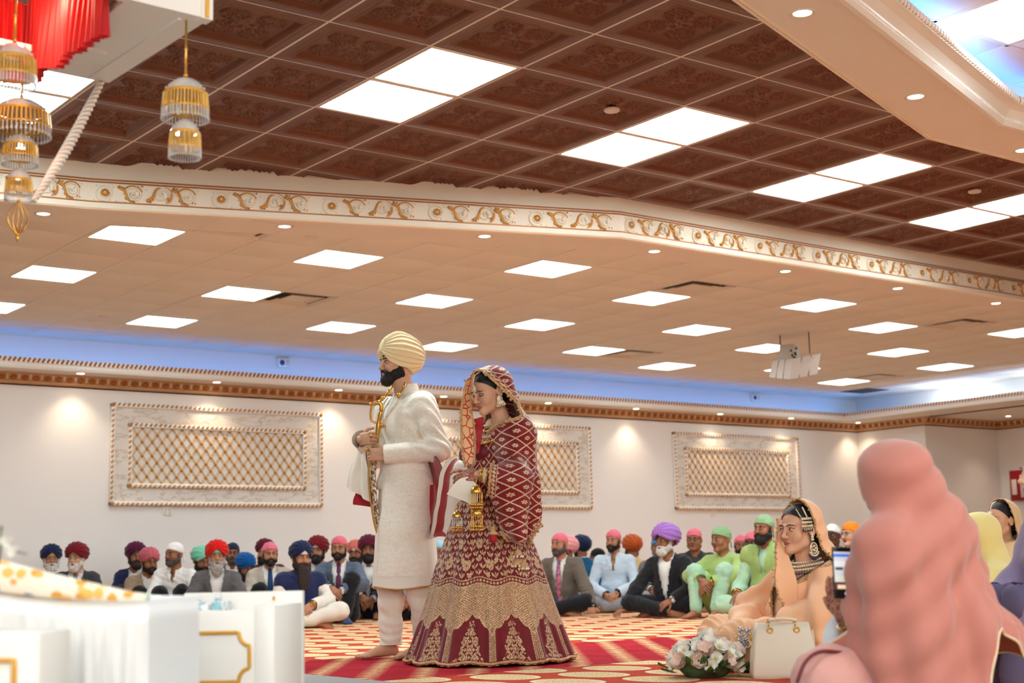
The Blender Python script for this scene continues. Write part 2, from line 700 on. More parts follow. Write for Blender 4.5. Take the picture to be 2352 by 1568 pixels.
def seen(x, y, z, mx=160):
    u, v, d = see((x, y, z))
    return d > 0.5 and -mx < u < 2352 + mx and -mx < v < 1568 + mx


def clip_tile(verts2, P, side):
    """clip a convex polygon against a polyline y = P(x) (locally its nearest segment); side +1 keeps what lies beyond"""
    xs = [v[0] for v in verts2]
    xm = 0.5 * (min(xs) + max(xs))
    for (a, b) in zip(P[:-1], P[1:]):
        if not (a[0] - 0.7 <= xm <= b[0] + 0.7): continue
        nx, ny = -(b[1] - a[1]), b[0] - a[0]
        out = []
        n = len(verts2)
        f = lambda p: ((p[0] - a[0]) * nx + (p[1] - a[1]) * ny) * side
        for i in range(n):
            p, q = verts2[i], verts2[(i + 1) % n]
            fp, fq = f(p), f(q)
            if fp >= 0: out.append(p)
            if fp * fq < 0:
                t = fp / (fp - fq)
                out.append((p[0] + t * (q[0] - p[0]), p[1] + t * (q[1] - p[1])))
        verts2 = out
        if len(verts2) < 3: return None
    return verts2


# ------------------------------------------------ lower ceiling: tiles, bars, panels
lights_low = [(-3, 0), (-3, 3), (-3, -3), (0, 0), (0, 3), (0, -3), (3, 2), (3, -1), (3, -4), (6, 0), (6, 3), (6, -3), (9, -1), (9, 2), (9, -4),
              (12, 0), (12, 3), (12, -3), (15, -1), (15, 2), (15, -4), (18, 0), (18, 3), (18, -3), (21, 2), (21, -1), (21, -4), (-6, -1), (-6, 2)]
vents_low = {(-2, -4): 'pale', (1, 0): 'dark', (6, -4): 'dark', (10, 2): 'dark', (13, -4): 'dark', (18, 2): 'dark', (20, 4): 'return'}

ceil_low = struct(thing('ceiling', None, None, (0, 0, 0)))
b = MB()
b.prism([(-4, 11.3), (3.85, 10.1), (7.85, 8.79), (22, 8.79), (22, 16), (-4, 16)], ZL + 0.04, ZL + 0.10)
b.build('backing', M_dark, ceil_low)
b = MB()
b.rbox((-T0 / 2 + 0.008, -T0 / 2 + 0.008, 0), (T0 / 2 - 0.008, T0 / 2 - 0.008, 0.016), 0.004)
tile_me = b.mesh('tile', M_tile)
for i in range(-9, 22):
    for j in range(-8, 6):
        x, y = OX + i * T0, OY + j * T0
        if (i, j) in lights_low or (i, j) in vents_low: continue
        if y - T0 / 2 > YW or x - T0 / 2 > XW or not seen(x, y, ZL): continue
        yb = line_y(FP, x)
        if y + T0 / 2 + 0.3 < yb: continue
        h = T0 / 2 - 0.008
        q = [(x - h, y - h), (x + h, y - h), (x + h, y + h), (x - h, y + h)]
        c = clip_tile(q, FP, 1)
        if c is None or len(c) < 3: continue
        if len(c) == 4 and all(abs(a[0] - d[0]) + abs(a[1] - d[1]) < 1e-6 for a, d in zip(c, q)):
            inst('tile', tile_me, ceil_low, (x, y, ZL))
        else:
            bb = MB()
            bb.prism(c, ZL, ZL + 0.016)
            bb.build('tile', M_tile, ceil_low)
b = MB()
b.box((-3, -0.011, -0.003), (XW, 0.011, 0.02))
bar_x = b.mesh('grid_bar', M_bar)
for j in range(-8, 6):
    y = OY + (j + 0.5) * T0
    x0 = -3 if y > 11.3 else np.interp(-y, [-11.25, -10.08, -8.764], [-3.0, 3.85, 7.85])
    if y < 8.9: continue
    bb = MB()
    bb.box((x0, y - 0.011, ZL - 0.003), (XW, y + 0.011, ZL + 0.02))
    bb.build('grid_bar', M_bar, ceil_low)
for i in range(-9, 22):
    x = OX + (i + 0.5) * T0
    if x > XW: continue
    bb = MB()
    bb.box((x - 0.012, line_y(FP, x), ZL - 0.004), (x + 0.012, YW, ZL + 0.02))
    bb.build('grid_bar', M_bar, ceil_low)
# plain painted band along the frieze
band = [(-3.0, 11.95), (3.7, 10.65), (8.05, 9.17), (22.0, 9.17)]
b = MB()
for a, c, d, e in zip(FP[:-1], FP[1:], band[:-1], band[1:]):
    b.prism([a, c, e, d], ZL - 0.006, ZL + 0.03)
b.build('soffit_band', M_ceil, ceil_low)
b = MB()
b.box((-3, YW - 0.03, ZL - 0.012), (XW, YW, ZL + 0.01))
b.box((XW - 0.03, -3, ZL - 0.012), (XW, YW, ZL + 0.01))
b.build('edge_bar', M_bar, ceil_low)

ORD = ['first', 'second', 'third', 'fourth', 'fifth', 'sixth', 'seventh', 'eighth', 'ninth', 'tenth', 'eleventh', 'twelfth', 'thirteenth', 'fourteenth', 'fifteenth', 'sixteenth', 'seventeenth', 'eighteenth', 'nineteenth', 'twentieth']
LS = 0.5637


def light_meshes(T, s, led=None):
    f, d = MB(), MB()
    h, g = T / 2 - 0.006, s / 2
    for lo, hi in (((-h, -h), (h, -g)), ((-h, g), (h, h)), ((-h, -g), (-g, g)), ((g, -g), (h, g))):
        f.box((lo[0], lo[1], -0.006), (hi[0], hi[1], 0.03))
    d.rbox((-g, -g, -0.002), (g, g, 0.02), 0.012)
    return f.mesh('frame', M_bar), d.mesh('diffuser', led or M_led)


FRL, DFL = light_meshes(T0, LS)
FRB, DFB = light_meshes(TB, 0.625, M_led2)


def panel_light(x, y, z, label, group, fr, df):
    t = thing('ceiling_light', label, 'ceiling light', (x, y, z), group=group)
    inst('frame', fr, t)
    inst('diffuser', df, t)
    return t


vis = [(ij, see((OX + ij[0] * T0, OY + ij[1] * T0, ZL))) for ij in lights_low]
rowname = {3: 'row beside the blue cove', 2: 'second row from the blue cove', 0: 'third row from the blue cove', -1: 'fourth row from the blue cove', -3: 'fifth row from the blue cove', -4: 'row nearest the gilded frieze'}
for j in sorted({ij[1] for ij in lights_low}):
    row = sorted([v for v in vis if v[0][1] == j], key=lambda v: v[1][0])
    k = 0
    for ij, (u, v, d) in row:
        inview = -120 < u < 2470
        if not inview: continue
        panel_light(OX + ij[0] * T0, OY + ij[1] * T0, ZL, f'square white ceiling light, {ORD[k]} from the left in the {rowname[j]}', 'square lights in the pale tiled ceiling', FRL, DFL)
        k += 1


def vent(x, y, z, kind, label):
    t = thing('ceiling_vent', label, 'air vent', (x, y, z), group='air vents in the pale ceiling')
    h = T0 / 2 - 0.01
    b = MB()
    if kind == 'return':
        b.box((-h, -h, 0.0), (h, h, 0.02))
        b.build('frame', M_dark, t)
        for q in range(9):
            s = MB()
            s.box((-h + 0.03, -h + 0.05 + q * 0.06, -0.006), (h - 0.03, -h + 0.065 + q * 0.06, 0.01))
            s.build('slat', mat('vent_grey', (92, 78, 70), 0.6), t)
        return
    b.box((-h, -h, 0.03), (h, h, 0.045))
    b.build('throat', mat('vent_pale_throat', (176, 160, 142), 0.7) if kind == 'pale' else M_dark, t)
    for q, (o, i, z0) in enumerate(((h, h - 0.035, -0.004), (0.20, 0.165, 0.004), (0.125, 0.0, 0.008))):
        f = MB()
        if i == 0:
            f.box((-o, -o, z0), (o, o, z0 + 0.008))
        else:
            V, N = [], 4
            for rr, zz in ((o, z0 - 0.004), (i, z0 + 0.02), (i + 0.004, z0 + 0.024), (o, z0 + 0.004)):
                V += [(-rr, -rr, zz), (rr, -rr, zz), (rr, rr, zz), (-rr, rr, zz)]
            f.add(V, grid_faces(4, 4, True), 0, False)
        f.build('louvre', M_ventw, t)


vl = {(-2, -4): 'pale square air vent beside the frieze at left', (1, 0): 'dark slotted air vent beside a ceiling light left of centre', (6, -4): 'dark square air vent under the frieze right of centre',
      (10, 2): 'small dark air vent above the bride, near the blue cove', (13, -4): 'dark square air vent at far right by the frieze', (18, 2): 'dark air vent touching the light above the room corner', (20, 4): 'dark grille without louvre rings above the room corner'}
for (i, j), kd in vents_low.items():
    vent(OX + i * T0, OY + j * T0, ZL, kd, vl[(i, j)])


def disc(x, y, z, label, r=0.055, name='sprinkler_cover'):
    b = MB()
    b.lathe([(0, -0.012), (r * 0.9, -0.012), (r, -0.006), (r, 0.004)], seg=20)
    o = b.build(name, M_ventw)
    o.location = (x, y, z)
    tag(o, label, 'sprinkler cover', 'round sprinkler covers in the ceilings')


for (i, j), l in {(-1, -4): 'round white sprinkler cover next to the pale vent', (-1.04, 3): 'round sprinkler cover near the blue cove at left', (5, -4): 'round sprinkler cover beside the dark vent under the frieze', (11, -4): 'round sprinkler cover right of the centre lights, near the frieze'}.items():
    disc(OX + i * T0, OY + j * T0, ZL, l)
disc(BX + 3.5 * TB, BY + 0.5 * TB, ZB, 'round sprinkler cover on a brown tile between two light pairs')
disc(BX + 9.4 * TB, BY + 0.48 * TB, ZB, 'round sprinkler cover on a brown tile at the right edge')


def downlight(x, y, z, label, group, r=0.05, warm=True):
    t = thing('downlight', label, 'downlight', (x, y, z), group=group)
    b = MB()
    b.lathe([(r * 1.0, -0.004), (r * 1.25, -0.006), (r * 1.38, 0.0), (r * 1.38, 0.004)], seg=24)
    b.build('trim_ring', M_ventw, t)
    b = MB()
    b.lathe([(0, -0.001), (r * 0.9, -0.001), (r, 0.002)], seg=24)
    b.build('lens', M_warm, t)
    return t


for k, (x, y) in enumerate([(3.62, 10.38), (5.31, 9.81), (6.84, 9.27), (8.43, 8.97), (10.08, 8.97), (11.72, 8.97), (13.36, 8.97)]):
    downlight(x, y, ZL - 0.006, f'round downlight below the gilded frieze, {ORD[k]} from the left', 'downlights below the frieze')
for k, (px, py) in enumerate([(1843, 30), (2103, 222), (2350, 345)]):
    p = on_z(px, py, ZL)
    downlight(p[0], p[1], ZL, f'round downlight in the centre ring soffit, {ORD[k]} from the left', 'downlights in the ring soffit')

# ------------------------------------------------ brown ceiling
M_brown = mat('embossed_brown_tile', (100, 46, 19), 0.36, 0.0, spec=0.6, var=0.12, vscale=14)


def brown_tile_mesh():
    n = 90
    g = np.linspace(-1, 1, n)
    X, Y = np.meshgrid(g, g, indexing='ij')
    H = np.zeros_like(X)
    m = np.maximum(np.abs(X), np.abs(Y))
    sm = lambda v, a, c: np.clip((v - a) / (c - a), 0, 1) ** 2 * (3 - 2 * np.clip((v - a) / (c - a), 0, 1))
    H += 0.030 * (1 - sm(m, 0.66, 0.72)) * 0 - 0.026 * (1 - sm(m, 0.64, 0.72))     # recessed field
    H += 0.008 * np.exp(-((m - 0.75) / 0.025) ** 2)
    per = np.where(np.abs(X) > np.abs(Y), Y, X)
    H += 0.004 * np.exp(-((m - 0.84) / 0.05) ** 2) * (0.5 + 0.5 * np.sin(per * 90))
    inside = 1 - sm(m, 0.58, 0.66)
    ax, ay = np.abs(X), np.abs(Y)
    # four corner rosettes with rings of beads
    d = np.hypot(ax - 0.34, ay - 0.34)
    th = np.arctan2(ay - 0.34, ax - 0.34)
    R = 0.018 * np.exp(-(d / 0.05) ** 2) + 0.014 * np.exp(-((d - 0.12) / 0.045) ** 2) * (0.5 + 0.5 * np.cos(8 * th)) + 0.016 * np.exp(-((d - 0.225) / 0.03) ** 2) * (0.45 + 0.55 * np.cos(17 * th))
    # crescents towards the side middles
    c1 = np.hypot(ax - 0.30, ay)
    R += 0.016 * np.exp(-((np.hypot(ax - 0.52, ay) - 0.26) / 0.025) ** 2) * (ax > 0.18) * np.exp(-(ay / 0.22) ** 2)
    # centre cross of leaves
    r = np.hypot(X, Y)
    t = np.arctan2(Y, X)
    R += 0.016 * np.exp(-((r - 0.15) / 0.07) ** 2) * np.clip(np.cos(4 * t), 0, 1) ** 0.5 + 0.012 * np.exp(-(r / 0.04) ** 2)
    R += 0.012 * np.exp(-((ay - 0.05 * np.cos(ax * 20)) / 0.03) ** 2) * np.exp(-((ax - 0.35) / 0.13) ** 2) * (0.5 + 0.5 * np.sin(ax * 60))
    R += 0.010 * np.exp(-((ax - 0.05 * np.cos(ay * 20)) / 0.03) ** 2) * np.exp(-((ay - 0.40) / 0.12) ** 2) * (0.5 + 0.5 * np.sin(ay * 60))
    R += 0.005 * np.sin(X * 57 + 2 * np.sin(Y * 23)) * np.sin(Y * 61 + 2 * np.sin(X * 19)) * (d < 0.3)
    H += R * inside
    S = TB / 2 - 0.008
    V = np.stack([X * S, Y * S, -H - 0.006 + 0.0], -1).reshape(-1, 3)
    F = grid_faces(n, n)
    # rim
    return make_mesh('tile', V, [F[:, ::-1]], M_brown)


BT = brown_tile_mesh()
bpairs = []
for u in (-8, -5, -2, 1, 4, 7, 10, 13):
    v0 = 2 if u < 0 else 0
    bpairs += [(u, v0), (u, v0 + 1)]
ceil_brown = struct(thing('ceiling', None, None))
b = MB()
b.box((-9, -3, ZB + 0.05), (21, 12.2, ZB + 0.10))
b.build('backing', M_dark, ceil_brown)
for i in range(-9, 19):
    for j in range(-10, 8):
        if (i, j) in bpairs: continue
        x, y = BX + (i + 0.5) * TB, BY + (j + 0.5) * TB
        if y - TB * 0.6 > line_y(FP, x) or y + TB * 5.0 < line_y(SO, x): continue
        if not seen(x, y, ZB, 220): continue
        inst('tile', BT, ceil_brown, (x, y, ZB))
for i in range(-9, 19):
    x = BX + i * TB
    y0, y1 = line_y(SO, x) - 3.2, line_y(FP, x) + 0.3
    bb = MB()
    bb.box((x - 0.015, y0, ZB - 0.006), (x + 0.015, y1, ZB + 0.03))
    bb.build('grid_bar', M_bar, ceil_brown)
for j in range(-10, 9):
    y = BY + j * TB
    xs = np.linspace(-6, 20, 521)
    ok = (line_y(SO, xs) - 3.2 < y) & (line_y(FP, xs) + 0.3 > y)
    if ok.sum() < 4: continue
    xs = xs[ok]
    bb = MB()
    bb.box((xs.min(), y - 0.011, ZB - 0.004), (xs.max(), y + 0.011, ZB + 0.03))
    bb.build('grid_bar', M_bar, ceil_brown)
pn = {1: 'left', 4: 'second', 7: 'third', 10: 'rightmost', -2: 'canopy-side'}
for (u, v) in bpairs:
    if u in pn and seen(BX + (u + .5) * TB, BY + (v + .5) * TB, ZB, 60):
        side = 'nearer' if (v % 2 == 0) else 'farther'
        nm = {1: 'large central pair', 4: 'second clear pair', 7: 'third clear pair', 10: 'pair cut by the right edge', -2: 'pair behind the red frill'}[u]
        panel_light(BX + (u + 0.5) * TB, BY + (v + 0.5) * TB, ZB, f'square light in the brown ceiling, {side} of the {nm}', 'square lights in the brown ceiling', FRB, DFB)

# ------------------------------------------------ frieze (fascia) with scrolls
fascia = struct(thing('trim_2', None, None))


def sweep(P, prof, mi=0, b=None, cap=False):
    """profile of (out, z) swept along plan polyline P; out points to the right-hand (camera) side of travel"""
    b = b or MB()
    P = np.asarray(P, float)
    n = len(P)
    dirs = [unit(P[i + 1] - P[i]) for i in range(n - 1)]
    nor = [np.array([d[1], -d[0]]) for d in dirs]
    V = []
    for i in range(n):
        if i == 0: m, s = nor[0], 1
        elif i == n - 1: m, s = nor[-1], 1
        else:
            m = unit(nor[i - 1] + nor[i])
            s = 1 / max(0.3, m @ nor[i])
        for o, z in prof:
            V.append((P[i][0] + m[0] * o * s, P[i][1] + m[1] * o * s, z))
    b.add(V, grid_faces(n, len(prof)), mi, False)
    return b


b = sweep(FP, [(0.0, ZB + 0.02), (0.0, ZL + 0.225), (0.018, ZL + 0.222), (0.022, ZL + 0.195), (0.030, ZL + 0.190), (0.030, ZL + 0.048), (0.040, ZL + 0.04), (0.046, ZL + 0.0), (0.030, ZL - 0.012), (-0.03, ZL - 0.012)])
b.build('fascia_board', M_cream, fascia)
for z, o in ((0.219, 0.020), (0.199, 0.024), (0.046, 0.036)):
    bb = sweep(FP, [(o, ZL + z + 0.006), (o + 0.006, ZL + z + 0.003), (o + 0.006, ZL + z - 0.003), (o, ZL + z - 0.006)])
    bb.build('gold_line', M_gold_dark, fascia)


def scroll_mesh():
    """one repeat of the running scroll, 0.77 m long, 0.14 m high, in x-z, facing -y"""
    b = MB()
    h = 0.068

    def spiral(cx, cz, r0, r1, turns, a0, hand, w, mi, yd=-0.004):
        t = np.linspace(0, 1, 22)
        r = r0 + (r1 - r0) * t
        a = a0 + hand * turns * 2 * pi * t
        P = np.c_[cx + r * np.cos(a), np.full(22, yd), cz + r * np.sin(a)]
        b.tube(P, w * (1 - 0.45 * t), mi, 6)

    # rosette
    spiral(-0.285, 0, 0.066, 0.030, 1.25, -1.9, -1, 0.0075, 0)
    b.ball((-0.285, -0.004, 0), (0.024, 0.010, 0.024), 1, seg=6)
    for k in range(8):
        a = k * pi / 4
        b.ball((-0.285 + 0.022 * cos(a), -0.010, 0.022 * sin(a)), 0.008, 1, seg=4)
    b.ball((-0.285, -0.016, 0), 0.008, 0, seg=4)
    # three leafy scrolls
    for q, (cx, cz, hand, mi) in enumerate(((-0.10, -0.006, 1, 0), (0.085, 0.004, -1, 0), (0.255, -0.004, 1, 0))):
        spiral(cx, cz, 0.064, 0.026, 1.1, (pi if hand > 0 else 0.2), -hand, 0.010, 0)
        spiral(cx, cz - 0.002 * hand, 0.070, 0.060, 0.34, (2.6 if hand > 0 else 5.4), -hand, 0.0085, 1, -0.008)
        spiral(cx, cz, 0.034, 0.010, 0.8, 1.0 * hand, -hand, 0.012, 0, -0.010)
        b.ball((cx - 0.045 * hand, -0.010, cz - 0.030), (0.014, 0.008, 0.011), 1, seg=4)
        b.ball((cx + 0.02, -0.012, cz + 0.006), (0.014, 0.010, 0.017), 0, seg=4)
        # linking leaf
        P = bez([(cx - 0.10, -0.004, 0.05 * hand), (cx - 0.06, -0.010, 0.02 * hand), (cx - 0.035, -0.008, -0.045 * hand), (cx + 0.01, -0.006, -0.062 * hand)], 10)
        b.tube(P, np.linspace(0.013, 0.005, 10), 1, 6)
    rr = np.random.default_rng(3)
    for k in range(46):
        x, z = rr.uniform(-0.38, 0.38), rr.choice([-1, 1]) * rr.uniform(0.035, 0.066)
        b.ball((x, -0.002, z), (rr.uniform(0.004, 0.010), 0.005, rr.uniform(0.004, 0.008)), int(rr.random() < 0.3), seg=2)
    return b.mesh('scroll_ornament', [M_cream, M_gold])


SCROLL = scroll_mesh()
for a, c in zip(FP[:-1], FP[1:]):
    a, c = np.array(a), np.array(c)
    L = np.linalg.norm(c - a)
    d = (c - a) / L
    n = max(1, round(L / 0.77))
    for k in range(n):
        p = a + d * (k + 0.5) * L / n
        if not seen(p[0], p[1], ZL + 0.1, 250): continue
        nn = np.array([d[1], -d[0]])
        q = p + nn * 0.032
        inst('scroll_ornament', SCROLL, fascia, (q[0], q[1], ZL + 0.119), (0, 0, atan2(d[1], d[0])), (L / n / 0.77, 1, 1))

# ------------------------------------------------ ring soffit and centre tray
ring = struct(thing('trim_3', None, None))
b = MB()
for a, c, d, e in zip(SO[:-1], SO[1:], SI[:-1], SI[1:]):
    b.prism([d, e, c, a], ZL, ZL + 0.02)
b.build('soffit', M_ceil, ring)
b = MB()
Vs = [(x, y, z) for z in (ZL, ZB + 0.03) for x, y in SO]
b.add(Vs, grid_faces(2, len(SO)), 0, False)
for off in (0.012, 0.03):
    bb = sweep([(x, y) for x, y in SO], [(off, ZL + 0.002), (off, ZL - 0.006), (off + 0.01, ZL - 0.006), (off + 0.01, ZL + 0.002)], b=b)
b.build('outer_face', M_cream, ring)
# crown moulding on the tray side, open light trough behind it
prof = [(-0.0, ZL), (-0.0, ZL - 0.012), (0.03, ZL - 0.014), (0.045, ZL + 0.01), (0.05, ZL + 0.035), (0.085, ZL + 0.075), (0.12, ZL + 0.09), (0.135, ZL + 0.095), (0.135, ZL + 0.15), (0.10, ZL + 0.15), (0.10, ZL + 0.10), (-0.03, ZL + 0.03)]
b = sweep(SI, prof)
b.build('crown_moulding', M_white, ring)
bd, eg, gd = MB(), MB(), MB()
for a, c in zip(SI[:-1], SI[1:]):
    a, c = np.array(a), np.array(c)
    L = np.linalg.norm(c - a)
    d = (c - a) / L
    nn = np.array([d[1], -d[0]])
    for k in range(int(L / 0.045)):
        p = a + d * (k + 0.5) * 0.045
        if not seen(p[0], p[1], ZL, 200): continue
        q = p + nn * 0.138
        T = TR((q[0], q[1], ZL + 0.122), atan2(d[1], d[0]))
        eg.ball((0, 0, 0), (0.015, 0.014, 0.027), 0, T, 4)
        gd.ball((0.0225, 0.002, 0.004), (0.007, 0.010, 0.024), 0, T, 2)
        for s in (0.25, 0.75):
            r = p + d * (s - 0.5) * 0.045 + nn * 0.044
            bd.ball((r[0], r[1], ZL + 0.020), 0.008, 0, None, 2)
eg.build('egg_moulding', M_white, ring, kind='stuff')
gd.build('dart_moulding', M_gold, ring, kind='stuff')
bd.build('bead_row', M_white, ring, kind='stuff')
b = sweep([(x, y - 0.02) for x, y in SI], [(0.03, ZL + 0.085), (0.075, ZL + 0.105), (0.075, ZL + 0.115), (0.03, ZL + 0.095)])
b.build('led_strip', M_blue, ring)
b = MB()
Vs = [(x, y, z) for z in (ZL, ZT + 0.03) for x, y in SI]
b.add(Vs, grid_faces(2, len(SI)), 0, False)
b.build('tray_side', M_wall, ring)

tray = struct(thing('ceiling', None, None))
b = MB()
b.prism([(1, -2), (20, -2)] + [(x, y) for x, y in reversed(SI)], ZT + 0.02, ZT + 0.06)
b.build('backing', M_dark, tray)
TT = 0.2292 * (ZT - 0.5)
tx, ty = (on_z(2147, 49, ZT)[:2] + on_z(2315, 103, ZT)[:2] - np.array([TT, 0])) / 2
b = MB()
b.rbox((-TT / 2 + 0.008, -TT / 2 + 0.008, 0), (TT / 2 - 0.008, TT / 2 - 0.008, 0.016), 0.004)
tt_me = b.mesh('tile', M_tile)
for i in range(-6, 14):
    for j in range(-8, 3):
        x, y = tx + (i + 0.5) * TT, ty + (j + 0.5) * TT
        if y - TT / 2 > line_y(SI, x) or not seen(x, y, ZT, 260): continue
        if (i, j) == (0, -1): continue
        inst('tile', tt_me, tray, (x, y, ZT))
for i in range(-6, 14):
    x = tx + i * TT
    bb = MB(); bb.box((x - 0.012, -2, ZT - 0.004), (x + 0.012, line_y(SI, x), ZT + 0.02)); bb.build('grid_bar', M_bar, tray)
for j in range(-6, 4):
    y = ty + j * TT
    bb = MB(); bb.box((1.0 if y < 3 else np.interp(y, [2.87, 4.338, 5.10], [1, 5.4, 7.76]), y - 0.012, ZT - 0.004), (20, y + 0.012, ZT + 0.02))
    if y < 5.1: bb.build('grid_bar', M_bar, tray)
t = thing('ceiling_light', 'square white light in the blue-lit centre tray at upper right', 'ceiling light', (tx + TT / 2, ty - TT / 2, ZT))
fr2, df2 = light_meshes(TT, TT * 0.93)
inst('frame', fr2, t)
inst('diffuser', df2, t)

# ------------------------------------------------ walls
b = MB(); b.box((-6, YW, 0), (XW + 0.02, YW + 0.15, ZB)); wall_back = struct(b.build('wall_back', M_wall))
b = MB()
b.box((XW, 14.5, 0), (XW + 2.2, YW + 0.15, ZC))            # pier in the corner
b.box((XW, -9, ZC), (XW + 0.15, YW + 0.15, ZB))            # wall band above the cove
b.box((XW + 1.95, -9, 0), (XW + 2.2, 14.5, ZC))            # recessed wall
wall_right = struct(b.build('wall_right', M_wall))
b = MB(); b.box((-6.2, -10, 0), (-6.0, 16, ZB)); struct(b.build('wall_left', M_wall))
b = MB(); b.box((-6.2, -10.2, 0), (21.6, -10, ZB)); struct(b.build('wall_front', M_wall))

cove = struct(thing('trim_4', None, None))
LIPY, LIPX = 15.47, 18.62
b = MB()
b.box((-6, LIPY + 0.02, ZC), (XW, YW, ZC + 0.03))
b.box((LIPX + 0.02, -9, ZC), (XW + 1.96, LIPY + 0.02, ZC + 0.03))
b.build('underside', M_ceil, cove)
lipP = [(-6, LIPY), (LIPX, LIPY), (LIPX, -9)]
lipP2 = lipP
b = sweep(lipP, [(-0.02, ZC + 0.11), (0.02, ZC + 0.11), (0.02, ZC + 0.06), (0.008, ZC + 0.05), (0.012, ZC + 0.02), (0.0, ZC - 0.006), (-0.03, ZC - 0.006)])
b.build('cove_lip', M_white, cove)
b = sweep([(-6, LIPY + 0.15), (LIPX + 0.15, LIPY + 0.15), (LIPX + 0.15, -9)], [(0.0, ZC + 0.032), (0.03, ZC + 0.032), (0.03, ZC + 0.045), (0.0, ZC + 0.045), (0, ZC + 0.032)])
b.build('led_strip', M_blue, cove)
g, bd = MB(), MB()
for a, c, st in ((np.array((4.2, LIPY)), np.array((LIPX, LIPY)), 0.0526), (np.array((LIPX, LIPY)), np.array((LIPX, 11.0)), 0.0526)):
    L = np.linalg.norm(c - a)
    d = (c - a) / L
    nn = np.array([d[1], -d[0]])
    for k in range(int(L / st)):
        p = a + d * (k + 0.5) * st + nn * 0.02
        T = TR((p[0], p[1], ZC + 0.085), atan2(d[1], d[0]))
        g.tube([(-0.014, 0, -0.022), (0.012, -0.002, 0.022)], 0.0115, 0, 5, T)
        q = p - nn * 0.012
        bd.ball((q[0], q[1], ZC + 0.035), 0.007, 0, None, 2)
g.build('rope_moulding', M_gold_dark, cove, kind='stuff')
bd.build('bead_row', M_cream, cove, kind='stuff')

# gold leaf cornice where the cove meets the wall
corn = struct(thing('trim_5', None, None))
cp = [(-6, YW), (XW, YW), (XW, 14.5), (XW + 1.95, 14.5), (XW + 1.95, -9)]
b = sweep(cp, [(0.06, ZC), (0.06, ZC - 0.012), (0.045, ZC - 0.02), (0.02, ZC - 0.075), (0.016, ZC - 0.085), (0.03, ZC - 0.092), (0.03, ZC - 0.105), (0.0, ZC - 0.125), (0.0, ZC - 0.14)])
b.build('cornice_board', mat('cornice_tan', (206, 160, 118), 0.5), corn)
lf = MB()
for k in range(-3, 4):
    a = k * 0.42
    P = np.array([(0, 0, -0.03), (0.022 * sin(a), -0.006, -0.03 + 0.022 * cos(a)), (0.045 * sin(a), -0.004, -0.026 + 0.052 * cos(a))])
    lf.tube(P, [0.010, 0.011, 0.004], 0, 5)
for s in (-0.058, 0.058):
    lf.tube([(s, 0, -0.03), (s, -0.003, 0.0), (s, 0, 0.028)], 0.005, 1, 5)
LEAF = lf.mesh('leaf', [M_gold_dark, M_cream])
for a, c in zip(cp[:-1], cp[1:]):
    a, c = np.array(a, float), np.array(c, float)
    L = np.linalg.norm(c - a)
    d = (c - a) / L
    nn = np.array([d[1], -d[0]])
    n = max(1, round(L / 0.127))
    for k in range(n):
        p = a + d * (k + 0.5) * L / n + nn * 0.036
        if seen(p[0], p[1], ZC - 0.05, 60):
            inst('leaf', LEAF, corn, (p[0], p[1], ZC - 0.047), (0.35, 0, atan2(d[1], d[0])), (L / n / 0.127, 1, 1))

spots = []
for k, (px, py) in enumerate([(185, 857), (498, 877), (778, 895), (1019, 910), (1259, 925), (1461, 938), (1654, 950), (1817, 960), (1971, 970), (2316, 955)]):
    p = on_z(px, py, ZC)
    t = downlight(p[0], p[1], ZC - 0.002, f'round cove downlight over the wall, {ORD[k]} from the left', 'cove downlights over the wall', 0.048)
    spots.append(p)
for p in spots + [np.array((3.6, spots[0][1], ZC))]:
    l = bpy.data.lights.new('cove_spot', 'SPOT')
    l.energy = SPOT_POWER
    l.color = (1.0, 0.80, 0.58)
    l.spot_size = radians(105)
    l.spot_blend = 0.9
    l.shadow_soft_size = 0.04
    o = bpy.data.objects.new('cove_spot', l)
    COL.objects.link(o)
    o.location = (p[0], p[1], ZC - 0.03)

# ------------------------------------------------ wall panels
M_marble = mat('marble_border', (226, 217, 206), 0.35)
k = NT(M_marble)
X, Y, Z, vec = k.xyz('Object')
mp = k.n('ShaderNodeMapping')
mp.inputs['Rotation'].default_value = (0, 0.6, 0)
mp.inputs['Scale'].default_value = (1.0, 1.0, 3.2)
k.t.links.new(vec, mp.inputs['Vector'])
n1 = k.noise(mp.outputs[0], 2.6, 8, 0.62)
v1 = k.step(k.m('ABSOLUTE', k.m('SUBTRACT', n1, 0.5)), 0.035, 0.0)
k.link(k.mix(k.m('MULTIPLY', v1, 0.55), k.mix(k.noise(vec, 5, 3), lin((214, 205, 194)), lin((232, 226, 218))), lin((176, 150, 112))), 'Base Color')
M_pan = mat('panel_field', (226, 220, 210), 0.6)
M_lat = mat('lattice_gold', (214, 176, 120), 0.5, 0.1)


